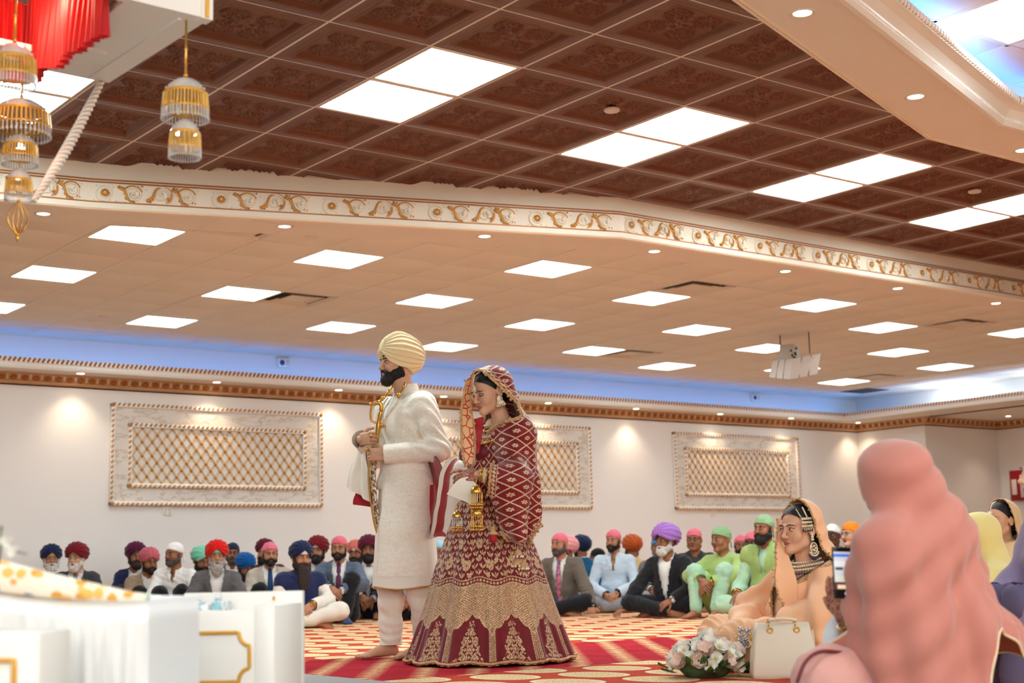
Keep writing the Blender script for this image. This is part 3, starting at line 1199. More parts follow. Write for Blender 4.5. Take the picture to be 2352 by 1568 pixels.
def wall_panel(x0, label):
    t = thing('wall_panel', label, 'wall panel', (x0, YW, 1.302), group='moulded panels on the far wall')
    W, H = 2.742, 1.165
    b = MB(); b.box((0.04, -0.03, 0.04), (W - 0.04, 0.0, H - 0.04)); b.build('marble_border', M_marble, t)

    def framing(nm, a, c, w, h, zt):
        f = MB()
        for lo, hi in (((a, c), (a + w, c + 0.05)), ((a, c + h - 0.05), (a + w, c + h)), ((a, c), (a + 0.05, c + h)), ((a + w - 0.05, c), (a + w, c + h))):
            f.rbox((lo[0], -zt, lo[1]), (hi[0], 0, hi[1]), 0.012)
        f.build(nm, M_white, t)
        g = MB()
        st = 0.058
        for s in range(int(w / st)):
            for z, sl in ((c + 0.016, 1), (c + h - 0.016, 1)):
                xx = a + (s + 0.5) * w / int(w / st)
                g.tube([(xx - 0.014, -zt - 0.002, z - 0.014), (xx + 0.014, -zt - 0.002, z + 0.014)], 0.011, 0, 5)
        for s in range(int(h / st)):
            zz = c + (s + 0.5) * h / int(h / st)
            for xx in (a + 0.016, a + w - 0.016):
                g.tube([(xx - 0.012, -zt - 0.002, zz - 0.014), (xx + 0.012, -zt - 0.002, zz + 0.014)], 0.011, 0, 5)
        g.build(nm.replace('frame', 'rope_trim'), M_gold, t, kind='stuff')

    framing('outer_frame', 0, 0, W, H, 0.055)
    framing('inner_frame', 0.205, 0.205, W - 0.44, H - 0.43, 0.06)
    a, c, w, h = 0.255, 0.255, W - 0.54, H - 0.53
    b = MB(); b.box((a, -0.034, c), (a + w, -0.03, c + h)); b.build('field', M_pan, t)
    lat, stud = MB(), MB()
    nx, nz = 18, 4
    px, pz = w / nx, h / nz

    def seg2(x, z, sx, sz):
        # line from border to border, reflected never: clip to the field
        tmax = min((a + w - x) / sx if sx > 0 else (a - x) / sx, (c + h - z) / sz if sz > 0 else (c - z) / sz)
        return x + sx * tmax, z + sz * tmax
    for q in range(-nz, nx):
        for sgn in (1, -1):
            for off in (-0.011, 0.011):
                x0_, z0_ = a + q * px + off, (c if sgn > 0 else c + h)
                sx, sz = px, pz * sgn
                if x0_ < a:
                    tt_ = (a - x0_) / sx
                    x0_, z0_ = a, z0_ + sz * tt_
                if not (c - 1e-6 <= z0_ <= c + h + 1e-6): continue
                x1_, z1_ = seg2(x0_, z0_, sx, sz)
                if abs(x1_ - x0_) < 0.01: continue
                lat.tube([(x0_, -0.037, z0_), (x1_, -0.037, z1_)], 0.0042, 0, 4, cap=False)
    for i in range(nx + 1):
        for j in range(2 * nz + 1):
            x = a + (i + (0.5 if j % 2 else 0)) * px
            z = c + j * pz / 2
            if x > a + w + 0.001: continue
            stud.ball((x, -0.04, z), (0.018, 0.012, 0.022), 0, None, 2)
    lat.build('lattice', M_lat, t)
    stud.build('gold_studs', M_gold, t, kind='stuff')


wall_panel(6.36, 'moulded wall panel with gilded diamond lattice, wholly in view left of the groom')
wall_panel(10.74, 'moulded wall panel with gilded diamond lattice, half hidden behind the bride')
wall_panel(15.12, 'moulded wall panel with gilded diamond lattice above the purple turban')


def outlet(x, z, label):
    t = thing('wall_outlet', label, 'wall outlet', (x, YW, z))
    b = MB(); b.rbox((-0.055, -0.012, -0.055), (0.055, 0, 0.055), 0.006); b.build('plate', M_white, t)
    for s in (-0.024, 0.024):
        b = MB(); b.rbox((s - 0.012, -0.016, -0.035), (s + 0.012, -0.01, 0.035), 0.004); b.build('socket', M_ventw, t)


outlet(7.07, 1.245, 'white double wall outlet under the left wall panel')
outlet(15.92, 1.245, 'white wall outlet under the right wall panel')


def strobe(x, label):
    t = thing('wall_sensor', label, 'alarm sensor', (x, YW, 3.07))
    b = MB(); b.rbox((-0.085, -0.05, -0.06), (0.085, 0, 0.06), 0.012); b.build('housing', M_white, t)
    b = MB(); b.lathe([(0, 0.012), (0.024, 0.010), (0.034, 0.0), (0.034, -0.01)], seg=16, T=TR((-0.035, -0.052, 0.0), 0, pi / 2)); b.build('lens', mat('sensor_glass', (70, 80, 110), 0.2), t)
    b = MB(); b.rbox((0.015, -0.056, -0.035), (0.07, -0.045, 0.035), 0.005); b.build('cover', M_ventw, t)


strobe(8.57, 'small white alarm box on the blue cove wall at left')
strobe(16.95, 'small white alarm box on the blue cove wall by the hanging speaker')

# red cabinet in the recess
t = thing('extinguisher_cabinet', 'red fire extinguisher cabinet on the recessed wall at right', 'extinguisher cabinet', (XW + 1.95, 14.02, 1.40))
b = MB(); b.rbox((-0.20, -0.16, 0), (0.0, 0.18, 0.50), 0.012); b.build('body', mat('cabinet_red', (150, 18, 28), 0.35), t)
b = MB(); b.rbox((-0.212, -0.12, 0.05), (-0.196, -0.02, 0.42), 0.006); b.build('window', mat('cabinet_window', (205, 190, 186), 0.3), t)
b = MB(); b.rbox((-0.212, 0.05, 0.1), (-0.199, 0.14, 0.35), 0.004); b.build('sign_plate', mat('cabinet_sign', (230, 215, 212), 0.4), t)

# rest of the ceiling out of view, so that the hall is closed and lit from all sides
b = MB()
b.box((-6.2, -10.2, ZB + 0.10), (21.6, 16.1, ZB + 0.16))
struct(b.build('ceiling', M_ceil))
for i, (x, y) in enumerate([(-3, -6), (1.5, -6), (6, -6), (10.5, -6), (15, -6), (-3, -2.5), (1.5, -2.5), (-3, 1), (-1, 4.5), (15, -2.5), (16.5, 3.5), (12.5, 3.0), (8, 0), (11, -2.5), (6, -2.5), (3.5, 1.2), (0.6, 0.8)]):
    for dx in (0, TB):
        panel_light(x + dx, y, ZT if x > 2 else ZB, 'square white ceiling light behind the viewpoint', 'ceiling lights behind the viewpoint', FRB, DFB)
# ================================================================== people: shared builders
SKINS = {}


def skin(key, rgb):
    return mat('skin_' + key, rgb, 0.5, spec=0.35, var=0.07, vscale=30, sss=0.0)


S_LIGHT = skin('light', (206, 158, 128))
S_MID = skin('mid', (178, 124, 94))
S_TAN = skin('tan', (150, 98, 70))
S_DARK = skin('dark', (104, 66, 48))
M_LIPS = mat('lips', (160, 92, 82), 0.4)
M_LIPD = mat('lips_dark', (112, 64, 56), 0.45)
M_EYE = mat('eye_white', (222, 214, 206), 0.25)
M_IRIS = mat('iris', (34, 20, 14), 0.15)
M_NAIL = mat('nail', (222, 176, 150), 0.3)


def hairmat(name, rgb, rough=0.55):
    if 'hair_' + name in _M: return _M['hair_' + name]
    m = mat('hair_' + name, rgb, rough, spec=0.3)
    k = NT(m)
    X, Y, Z, vec = k.xyz('Object')
    mp = k.n('ShaderNodeMapping')
    mp.inputs['Scale'].default_value = (260, 260, 40)
    k.t.links.new(vec, mp.inputs['Vector'])
    f = k.noise(mp.outputs[0], 1.0, 3)
    c = np.array(lin(rgb))
    k.link(k.mix(k.step(f, 0.32, 0.68), tuple(c * 0.55), tuple(np.minimum(1, c * 1.3 + 0.008))), 'Base Color')
    k.bump(f, 0.8, 0.004)
    return m


H_BLACK = hairmat('black', (24, 19, 18))
H_DARK = hairmat('dark_brown', (42, 30, 26))
H_GREY = hairmat('grey', (128, 122, 116))
H_MIX = hairmat('salt_pepper', (78, 70, 66))
H_WHITE = hairmat('white', (214, 208, 200))


def clothmat(name, rgb, rough=0.85, var=0.06, sheen=0.15, bump=0.25, bscale=420):
    return mat('cloth_' + name, rgb, rough, spec=0.2, bump=bump, bscale=bscale, var=var, vscale=9, sheen=sheen)


def head_mesh(res=0.0045, female=False, fat=0.0, nose=1.0, ear=True, seed=0, brow=1.0, lids=0.0):
    """head and neck; eyes at z = 0, facing -y. returns V, F, mi (0 skin, 1 lips)"""
    f = 1 if female else 0
    s = SDF((-0.11, -0.15, -0.21), (0.11, 0.13, 0.14), res)
    s.ell((0, 0.012, 0.035), (0.073, 0.093, 0.080), 0.02)
    s.ell((0, -0.028, -0.035), (0.056 + fat * 0.6, 0.060, 0.080), 0.03)
    for q in (1, -1):
        s.cone((q * (0.047 - 0.004 * f + fat), -0.004, -0.066), (q * 0.010, -0.068, -0.098), 0.022 - 0.004 * f + fat * 0.5, 0.019 - 0.003 * f, 0.028)
        s.ell((q * (0.038 + fat * 0.5), -0.062, -0.034), (0.023, 0.020, 0.024), 0.025)
        s.cone((q * 0.046, -0.068, 0.021), (q * 0.013, -0.089, 0.020), 0.0085 * brow, 0.0085 * brow, 0.012)
    s.ell((0, -0.082, -0.101), (0.019 - 0.003 * f, 0.015, 0.015), 0.02)
    for q in (1, -1):
        s.ell((q * 0.031, -0.099, 0.001), (0.0175, 0.015, 0.0105), 0.012, cut=True)
        s.ell((q * 0.031, -0.0785, 0.001), (0.0145, 0.0135, 0.0125), 0.004)
    s.cone((0, -0.090, 0.012), (0, -0.109, -0.028), 0.0075, 0.0105 * nose, 0.012)
    s.ell((0, -0.113, -0.033), (0.0115 * nose, 0.0115, 0.0095), 0.008)
    for q in (1, -1):
        s.ell((q * 0.0125 * nose, -0.102, -0.037), (0.0085, 0.010, 0.0075), 0.006)
    s.ell((0, -0.093, -0.061), (0.022, 0.0105, 0.0065), 0.006)
    s.ell((0, -0.0915, -0.072), (0.019, 0.0105, 0.0072 + 0.001 * f), 0.006)
    s.cone((-0.022, -0.101, -0.0665), (0.022, -0.101, -0.0665), 0.0022, 0.0022, 0.004, cut=True)
    if ear:
        for q in (1, -1):
            s.ell((q * 0.075, 0.014, -0.010), (0.010, 0.019, 0.031), 0.008, rot=rotm('Z', -0.45 * q))
            s.ell((q * 0.085, 0.008, -0.006), (0.006, 0.009, 0.014), 0.006, cut=True)
    nr = 0.045 if female else 0.054
    s.cone((0, 0.024, -0.06), (0, 0.036, -0.20), nr, nr + 0.006, 0.03)
    V, F = s.mesh()
    # drop the flat cap of the neck at the grid border
    C = V[F].mean(1)
    V, F, _ = keep_faces(V, F, C[:, 2] > -0.205)
    C = V[F].mean(1)
    lips = ((C[:, 0] / 0.024) ** 2 + ((C[:, 2] + 0.0667) / 0.0135) ** 2 < 1) & (C[:, 1] < -0.085)
    return V, F, lips.astype(int)


def eyes_into(mb, mw, mi_iris, look=(0.0, 0.0), T=None, closed=0.0):
    for q in (1, -1):
        c = np.array((q * 0.031, -0.0795, 0.001))
        mb.ball(c, (0.0135, 0.0130, 0.0085 * (1 - closed)), mw, T, 8)
        d = unit((look[0], -1, look[1]))
        mb.ball(c + np.array((d[0] * 0.0095, d[1] * 0.0095, d[2] * 0.005)), (0.0056, 0.0048, 0.0062 * (1 - 0.5 * closed)), mi_iris, T, 6)


def brow_lid_into(mb, mi, T=None, thick=1.0, lid=True, drop=0.0):
    for q in (1, -1):
        P = bez([(q * 0.012, -0.0985, 0.0185 - drop), (q * 0.030, -0.0960, 0.0240 - drop), (q * 0.050, -0.0775, 0.0185 - drop)], 8)
        mb.tube(P, np.array([0.0028, 0.0036, 0.0042, 0.0042, 0.004, 0.0034, 0.0026, 0.0014]) * thick, mi, 5, T, flat=0.6)
        if lid:
            P = bez([(q * 0.0165, -0.0885, 0.0010), (q * 0.031, -0.0935, 0.0085), (q * 0.0475, -0.0800, 0.0030)], 8)
            mb.tube(P, 0.0019, mi, 4, T)


def beard_mesh(style, res=0.005, seed=0):
    """style: stubble, short, full, long, xlong"""
    t = {'stubble': 0.002, 'trim': 0.0055, 'short': 0.006, 'full': 0.011, 'long': 0.014, 'xlong': 0.018}[style]
    s = SDF((-0.13, -0.17, -0.36), (0.13, 0.06, 0.04), res)
    for q in (1, -1):
        s.cone((q * 0.047, -0.006, -0.066), (q * 0.010, -0.068, -0.100), 0.024, 0.020, 0.025, inflate=t)
        s.cone((q * 0.068, -0.006, -0.002), (q * 0.056, -0.018, -0.064), 0.007, 0.013, 0.015, inflate=t * 0.5)
        s.ell((q * 0.040, -0.045, -0.062), (0.021, 0.022, 0.024), 0.02, inflate=t * 0.7)
        s.cone((q * 0.004, -0.1035, -0.0505), (q * 0.034, -0.084, -0.066), 0.006 + t * 0.3, 0.006 + t * 0.3, 0.006)
        s.cone((q * 0.032, -0.084, -0.064), (q * 0.020, -0.082, -0.098), 0.007 + t * 0.5, 0.012 + t * 0.4, 0.012)
    s.ell((0, -0.080, -0.100), (0.022, 0.018, 0.018), 0.02, inflate=t)
    if style == 'trim':
        s.ell((0, -0.072, -0.110), (0.036, 0.028, 0.026), 0.03)
    if style in ('full', 'long', 'xlong'):
        s.ell((0, -0.068, -0.115), (0.050, 0.036, 0.036), 0.03)
    if style in ('long', 'xlong'):
        s.ell((0, -0.078, -0.150), (0.052, 0.032, 0.055), 0.03)
    if style == 'xlong':
        s.ell((0, -0.088, -0.205), (0.060, 0.030, 0.085), 0.03)
        s.ell((0, -0.086, -0.265), (0.042, 0.020, 0.055), 0.03)
    # keep the mouth and cheeks free
    s.ell((0, -0.110, -0.0705), (0.0165, 0.026, 0.0058), 0.004, cut=True)
    s.ell((0, -0.10, 0.010), (0.060, 0.06, 0.053), 0.012, cut=True)
    V, F = s.mesh()
    N = normals(V, F)
    amp = 0.0012 if style in ('stubble', 'short', 'trim') else 0.0020
    V = V + N * (wob(V * np.array([1, 1, 0.35]), amp, 420, seed)[:, None] + wob(V, amp * 0.7, 160, seed + 1)[:, None])
    return V, F


def sm01(v, a, b):
    t = np.clip((v - a) / (b - a), 0, 1)
    return t * t * (3 - 2 * t)


def turban_mesh(n=96, m=40, r=(0.112, 0.130, 0.100), c=(0, 0.020, 0.054), folds=6, amp=0.0085, front=0.066, temple=0.010, back=-0.045, tilt=0.0, seed=0, knot=0.36):
    """wrapped turban with pleats that meet in a V over the forehead"""
    rr = np.random.default_rng(seed)
    c = np.asarray(c, float)
    r = np.asarray(r, float)
    ph = np.arange(n) * 2 * pi / n           # 0 = front (-y), pi/2 = +x
    cf = np.cos(ph)
    zed = np.where(cf > 0, temple + (front - temple) * np.clip(1 - np.abs((ph + pi) % (2 * pi) - pi) / 0.80, 0, 1) - 0.004 * (1 - np.abs(cf)), temple + (back - temple) * (-cf) ** 0.9)
    zr = np.clip((zed - c[2]) / r[2], -0.97, 0.97)
    th_e = np.arccos(zr)
    t = np.linspace(0, 1, m)
    th = t[:, None] * th_e[None, :]
    d = np.stack([np.sin(th) * np.sin(ph), -np.sin(th) * np.cos(ph), np.cos(th)], -1)
    P = d * r
    # raise the front upper part into a soft peak, flatten behind
    P[..., 2] += 0.012 * np.exp(-((d[..., 1] + 0.45) / 0.35) ** 2) * np.clip(d[..., 2], 0, 1)
    # pleats fan out from a knot above the forehead
    kx = 0.10 * (rr.random() - 0.5)
    A0 = unit((kx, -0.93, knot))
    B0 = unit(np.cross((1, 0, 0), A0))
    C0 = np.cross(A0, B0)
    az = np.arctan2(d @ B0, d @ C0)
    s = az / pi * folds + rr.random() + 0.25 * np.arccos(np.clip(d @ A0, -1, 1))
    fr = s - np.floor(s)
    saw = np.where(fr < 0.88, (fr / 0.88) ** 1.5, (1 - fr) / 0.12)
    lay = amp * saw * sm01(np.arccos(np.clip(d @ A0, -1, 1)), 0.05, 0.5)
    lay -= amp * 1.6 * np.exp(-(d[..., 0] / 0.05) ** 2) * (d[..., 1] < 0) * np.clip(1.2 - 1.3 * np.abs(d[..., 2]), 0, 1)
    P = P * (1 + lay[..., None] / 0.11)
    P = P + c
    ring = P[-1].copy()
    inn = (ring - c) * np.array([0.80, 0.80, 1.0]) + c
    V = np.concatenate([P.reshape(-1, 3), inn])
    F = grid_faces(m + 1, n, wrap=True)
    if tilt: V = V @ rotm('Y', tilt).T
    return V, F[:, ::-1]


def patka_mesh(n=56, m=22, seed=0, loose=0.0, front=0.040, knot=True):
    """tied head scarf"""
    r = np.array([0.081, 0.101, 0.086]) + loose
    c = np.array([0, 0.013, 0.036])
    ph = np.arange(n) * 2 * pi / n
    cf = np.cos(ph)
    zed = np.where(cf > 0, 0.012 + (front - 0.012) * np.clip(cf, 0, 1) ** 1.2, 0.012 + (-0.040 - 0.012) * (-cf) ** 0.8)
    th_e = np.arccos(np.clip((zed - c[2]) / r[2], -0.97, 0.97))
    th = np.linspace(0, 1, m)[:, None] * th_e[None, :]
    d = np.stack([np.sin(th) * np.sin(ph), -np.sin(th) * np.cos(ph), np.cos(th)], -1)
    P = d * r
    w = wob(d.reshape(-1, 3) * np.array([1, 0.6, 1.8]), 0.0022, 9, seed).reshape(m, n)
    fold = 0.0025 * np.sin(26 * np.arctan2(d[..., 2], d[..., 1] + 0.4)) * np.clip(d[..., 1] + 0.3, 0, 1)
    P = P * (1 + ((w + fold) / 0.09)[..., None]) + c
    inn = (P[-1] - c) * np.array([0.84, 0.84, 1]) + c
    V = np.concatenate([P.reshape(-1, 3), inn])
    mb = MB()
    mb.add(V, grid_faces(m + 1, n, wrap=True)[:, ::-1], 0)
    if knot:
        mb.ball((0, 0.108, 0.0), (0.020, 0.016, 0.014), 0, None, 6)
        for q in (1, -1):
            mb.tube(bez([(q * 0.004, 0.112, 0.0), (q * 0.022, 0.122, -0.03), (q * 0.03, 0.118, -0.085)], 8), [0.008, 0.013, 0.017, 0.019, 0.020, 0.020, 0.018, 0.012], 0, 6, flat=0.35)
    return mb


def glasses_into(mb, T, mi=0, r=0.0011):
    for q in (1, -1):
        a = np.linspace(0, 2 * pi, 21)
        P = np.c_[q * 0.031 + 0.0225 * np.cos(a), -0.106 + 0.010 * np.abs(np.cos(a) * 0.5 + 0.5 * q * 0) ** 2, -0.002 + 0.0165 * np.sin(a)]
        mb.tube(P, r, mi, 5, T)
        mb.tube([(q * 0.053, -0.100, 0.004), (q * 0.072, -0.05, 0.004), (q * 0.077, 0.01, 0.002)], r, mi, 5, T)
    mb.tube([(-0.009, -0.108, 0.002), (0, -0.111, 0.005), (0.009, -0.108, 0.002)], r, mi, 5, T)


def hand_into(mb, W, d, n, thumb=1, L=0.18, curl=(0.45, 0.5, 0.55, 0.6), mi=0, seg=6, tcurl=0.4, spread=0.06, nails=None):
    """palm and five fingers; W wrist, d towards the fingertips, n out of the back of the hand, thumb side = thumb * (d x n)"""
    d = unit(d)
    n = unit(np.asarray(n, float) - d * (np.asarray(n, float) @ d))
    s = np.cross(d, n) * thumb
    k = L / 0.18
    x = lambda a, b, c: np.asarray(W) + (s * a + d * b + n * c) * k
    T = frame(W, s * k, d * k, n * k)
    if thumb < 0: T = frame(W, s * k, d * k, n * k)
    mb.rbox((-0.038, -0.004, -0.013), (0.037, 0.090, 0.012), 0.012, mi, T)
    mb.ball((0.022, 0.030, -0.010), (0.017, 0.030, 0.015), mi, T, 6)
    mb.ball((-0.024, 0.036, -0.008), (0.014, 0.034, 0.012), mi, T, 6)
    for i, (bx, ln, r) in enumerate(((0.0285, 0.070, 0.0088), (0.0095, 0.079, 0.0092), (-0.0098, 0.073, 0.0088), (-0.0275, 0.057, 0.0076))):
        p = x(bx, 0.082, 0)
        a = 0.0
        P, R = [p], [r * 1.06 * k]
        sd = unit(d + s * (bx / 0.03) * spread)
        for fr_, m_, rr in ((0.45, 0.8, 1.0), (0.30, 1.1, 0.93), (0.25, 0.8, 0.78)):
            a += curl[i] * m_
            q = p + (sd * cos(a) - n * sin(a)) * ln * fr_ * k
            P += [p + (q - p) * 0.5, q]
            R += [r * rr * 1.0 * k, r * rr * 0.98 * k]
            p = q
        P.append(p + (sd * cos(a) - n * sin(a)) * 0.003 * k)
        R.append(r * 0.45 * k)
        mb.tube(np.array(P), R, mi, seg)
        if nails is not None:
            nn = sd * sin(a) + n * cos(a)
            dd = sd * cos(a) - n * sin(a)
            mb.ball(p - dd * 0.006 * k + nn * r * 0.62 * k, 0.0042 * k, nails, None, 2)
    b0 = x(0.026, 0.022, -0.006)
    td = unit(s * 0.72 + d * 0.66 - n * 0.22)
    b1 = b0 + td * 0.044 * k
    td2 = unit(td * cos(tcurl) + (d * 0.55 - s * 0.55 - n * 0.35) * sin(tcurl) * 1.2)
    b2 = b1 + td2 * 0.034 * k
    mb.tube(np.array([b0, b0 + (b1 - b0) * 0.5, b1, b1 + (b2 - b1) * 0.5, b2, b2 + td2 * 0.003]), np.array([0.0135, 0.0125, 0.0105, 0.0103, 0.0088, 0.004]) * k, mi, seg)


def foot_into(mb, A, d, up=(0, 0, 1), side=1, mi=0, L=0.25, seg=10, nails=None):
    """bare foot: A ankle joint, d towards the toes, up out of the instep; side +1 puts the big toe at d x up"""
    d = unit(d)
    up = unit(np.asarray(up, float) - d * (np.asarray(up, float) @ d))
    s = np.cross(d, up) * side
    k = L / 0.25
    sec = [(-0.052, 0.010, 0.012, -0.050), (-0.045, 0.026, 0.030, -0.045), (-0.015, 0.031, 0.045, -0.030), (0.030, 0.033, 0.045, -0.032), (0.075, 0.037, 0.034, -0.042),
           (0.115, 0.042, 0.025, -0.050), (0.145, 0.044, 0.018, -0.056), (0.162, 0.038, 0.013, -0.060), (0.170, 0.020, 0.008, -0.062)]
    V = []
    a = np.arange(seg) * 2 * pi / seg
    for y, hw, hh, z in sec:
        for t in a:
            zz = hh * sin(t)
            if sin(t) < 0: zz *= 0.75
            V.append(np.asarray(A) + (s * hw * cos(t) + d * y + up * (z + zz)) * k)
    F = grid_faces(len(sec), seg, wrap=True)
    if side < 0: F = F[:, ::-1]
    mb.add(V, F, mi)
    for i, (bx, by, ln, r) in enumerate(((0.030, 0.150, 0.045, 0.0125), (0.010, 0.156, 0.036, 0.0090), (-0.007, 0.152, 0.031, 0.0085), (-0.022, 0.143, 0.027, 0.0080), (-0.036, 0.130, 0.022, 0.0078))):
        b = np.asarray(A) + (s * bx + d * by + up * -0.060) * k
        P = [b, b + (d * ln * 0.5 + up * 0.004) * k, b + (d * ln * 0.85 - up * 0.001) * k, b + (d * ln - up * 0.003) * k]
        mb.tube(np.array(P), np.array([r, r * 0.95, r, r * 0.5]) * k, mi, 6)
        if nails is not None:
            mb.ball(P[2] + (up * r * 0.75) * k, (0.005 * k if i == 0 else 0.0035 * k), nails, None, 2)


# ------------------------------------------------------------------ seated figures
def pose(kind, lean=0.0, up=0.0, seed=0):
    if kind == 'leanR':
        J = pose('lean', lean, up, seed)
        m = np.array([-1.0, 1, 1])
        sw = {k: (k[:-1] + ('R' if k[-1] == 'L' else 'L') if k[-1] in 'LR' else k) for k in J}
        return {sw[k]: v * m for k, v in J.items()}
    """joint positions of a seated figure facing -y, seat on the floor at the origin; x>0 is the figure's left"""
    r = np.random.default_rng(seed)
    j = lambda s=0.012: r.normal(size=3) * s
    J = {'pelvis': np.array((0, 0, 0.115)), 'belly': np.array((0, -0.015 - lean * 0.3, 0.245 + up * 0.4)), 'chest': np.array((0, -0.005 - lean * 0.65, 0.390 + up * 0.8)),
         'neck': np.array((0, 0.005 - lean, 0.535 + up)), 'head': np.array((0, -0.035 - lean * 1.2, 0.690 + up))}
    for q, n in ((1, 'L'), (-1, 'R')):
        J['sh' + n] = np.array((q * 0.163, 0.0 - lean * 0.9, 0.470 + up * 0.95))
        J['hip' + n] = np.array((q * 0.088, -0.02, 0.10))
        if kind in ('cross', 'lean', 'lap'):
            J['knee' + n] = np.array((q * 0.335, -0.26, 0.145))
            J['ank' + n] = np.array((-q * 0.10, -0.33 - 0.05 * (q > 0), 0.065))
            J['toe' + n] = unit((-q * 1.0, 0.25, -0.05))
        elif kind == 'knees':
            J['knee' + n] = np.array((q * 0.150, -0.36, 0.42))
            J['ank' + n] = np.array((q * 0.100, -0.47, 0.075))
            J['toe' + n] = unit((q * 0.25, -1, 0))
        elif kind == 'tuck':
            J['knee' + n] = np.array((q * 0.11, -0.22, 0.33))
            J['ank' + n] = np.array((q * 0.09, -0.27, 0.075))
            J['toe' + n] = unit((q * 0.15, -1, 0))
        elif kind == 'oneknee':
            J['knee' + n] = np.array((q * 0.20, -0.34, 0.40)) if q < 0 else np.array((0.33, -0.24, 0.15))
            J['ank' + n] = np.array((-0.06, -0.47, 0.075)) if q < 0 else np.array((0.0, -0.36, 0.065))
            J['toe' + n] = unit((q * 0.5, -1, 0)) if q < 0 else unit((-1, -0.2, 0))
        if kind in ('cross',):
            J['elb' + n] = np.array((q * 0.250, -0.10 - lean * 0.5, 0.262 + up * 0.5)) + j()
            J['wri' + n] = np.array((q * 0.055, -0.335 - lean * 0.2, 0.185 + 0.02 * (q > 0)))
            J['hd' + n] = unit((-q * 0.75, -0.45, -0.45))
            J['hn' + n] = unit((q * 0.25, -0.75, 0.6))
        elif kind == 'lap':
            J['elb' + n] = np.array((q * 0.255, -0.08 - lean * 0.5, 0.265)) + j()
            J['wri' + n] = np.array((q * 0.19, -0.30, 0.215)) + j()
            J['hd' + n] = unit((-q * 0.25, -0.9, -0.3))
            J['hn' + n] = unit((q * 0.3, -0.3, 0.9))
        elif kind == 'tuck':
            J['elb' + n] = np.array((q * 0.20, -0.15 - lean * 0.5, 0.29 + up * 0.5))
            J['wri' + n] = np.array((q * 0.055, -0.335, 0.24 - 0.03 * (q > 0)))
            J['hd' + n] = unit((-q * 0.7, -0.45, -0.55))
            J['hn' + n] = unit((q * 0.2, -0.8, 0.5))
        elif kind in ('knees', 'oneknee'):
            J['elb' + n] = np.array((q * 0.245, -0.25 - lean * 0.5, 0.385)) + j(0.006)
            J['wri' + n] = np.array((q * 0.045, -0.445, 0.345 - 0.03 * (q > 0)))
            J['hd' + n] = unit((-q * 0.7, -0.45, -0.55))
            J['hn' + n] = unit((q * 0.2, -0.8, 0.5))
        elif kind == 'lean':
            if q > 0:
                J['elb' + n] = np.array((0.30, -0.12 - lean, 0.27))
                J['wri' + n] = np.array((0.38, -0.28, 0.085))
                J['hd' + n] = unit((0.35, -0.9, -0.25))
                J['hn' + n] = np.array((0, -0.2, 1.0))
            else:
                J['elb' + n] = np.array((-0.27, -0.15 - lean * 0.5, 0.26))
                J['wri' + n] = np.array((-0.12, -0.34, 0.16))
                J['hd' + n] = unit((0.6, -0.7, -0.4))
                J['hn' + n] = unit((-0.3, -0.5, 0.8))
    return J


def torso_into(s, J, inf=0.0, belly=0.0, fem=0):
    s.ell(J['pelvis'], (0.165, 0.125, 0.105), 0.05, inflate=inf)
    s.ell(J['belly'] + (0, -belly * 0.5, 0), (0.148 + belly * 0.5, 0.112 + belly, 0.140), 0.05, inflate=inf)
    s.ell(J['chest'], (0.150 - 0.012 * fem, 0.108, 0.130), 0.05, inflate=inf)
    for n in 'LR':
        m = J['sh' + n] * 0.78 + J['neck'] * np.array([0, 0.22, 0.22])
        s.cone(J['sh' + n] * np.array([0.9, 1, 1]), J['chest'] + (0, 0, 0.03), 0.056, 0.08, 0.05, inflate=inf)
        s.cone(J['sh' + n] * np.array([0.85, 1, 1]) + (0, 0.01, -0.004), J['neck'] + (0, 0.012, -0.022), 0.046, 0.058, 0.035, inflate=inf * 0.7)
    s.cone(J['neck'] + (0, 0.01, -0.05), J['neck'] + (0, 0.0, 0.01), 0.070, 0.052, 0.03, inflate=inf * 0.6)


def arm_into(s, J, n, inf=0.0, stop=0.95, flare=0.0):
    s.cone(J['sh' + n], J['elb' + n], 0.051, 0.040, 0.03, inflate=inf)
    e = J['elb' + n] + (J['wri' + n] - J['elb' + n]) * stop
    s.cone(J['elb' + n], e, 0.040, 0.030, 0.025, inflate=inf + flare)


def leg_into(s, J, n, inf=0.0, stop=0.92, k=0.03):
    s.cone(J['hip' + n], J['knee' + n], 0.092, 0.064, k, inflate=inf)
    e = J['knee' + n] + (J['ank' + n] - J['knee' + n]) * stop
    s.cone(J['knee' + n], e, 0.062, 0.040, k, inflate=inf)


def bounds(J, pad=0.16):
    P = np.array([v for k, v in J.items() if k[:2] not in ('hd', 'hn') and k[:3] != 'toe'])
    return P.min(0) - pad, P.max(0) + pad


def cloth_finish(V, F, J, amp=0.005, seed=0, lo=0.0):
    """creases: denser near elbows, waist and knees"""
    N = normals(V, F)
    w = np.full(len(V), 0.55)
    for k in ('elbL', 'elbR', 'kneeL', 'kneeR', 'belly', 'shL', 'shR'):
        if k in J:
            w += 1.1 * np.exp(-(np.linalg.norm(V - J[k], axis=1) / 0.11) ** 2)
    a = wob(V * np.array([1, 1, 1.7]), 1, 46, seed)
    b = wob(V, 1, 24, seed + 5)
    ridg = 0.8 - np.abs(a) * 1.2
    V = V + N * (w * amp * (0.6 * ridg + 0.5 * b))[:, None]
    V[:, 2] = np.maximum(V[:, 2], lo)
    return V


def place(px, d):
    """floor point seen at picture column px, d metres deep"""
    lo, hi = 1300.0, 4000.0
    for _ in range(60):
        m = (lo + hi) / 2
        p = on_z(px, m, 0.0)
        dd = (CAMR @ (p - EYE))[2]
        if ray(px, m)[2] >= -1e-5 or dd > d or dd < 0: lo = m
        else: hi = m
    return p


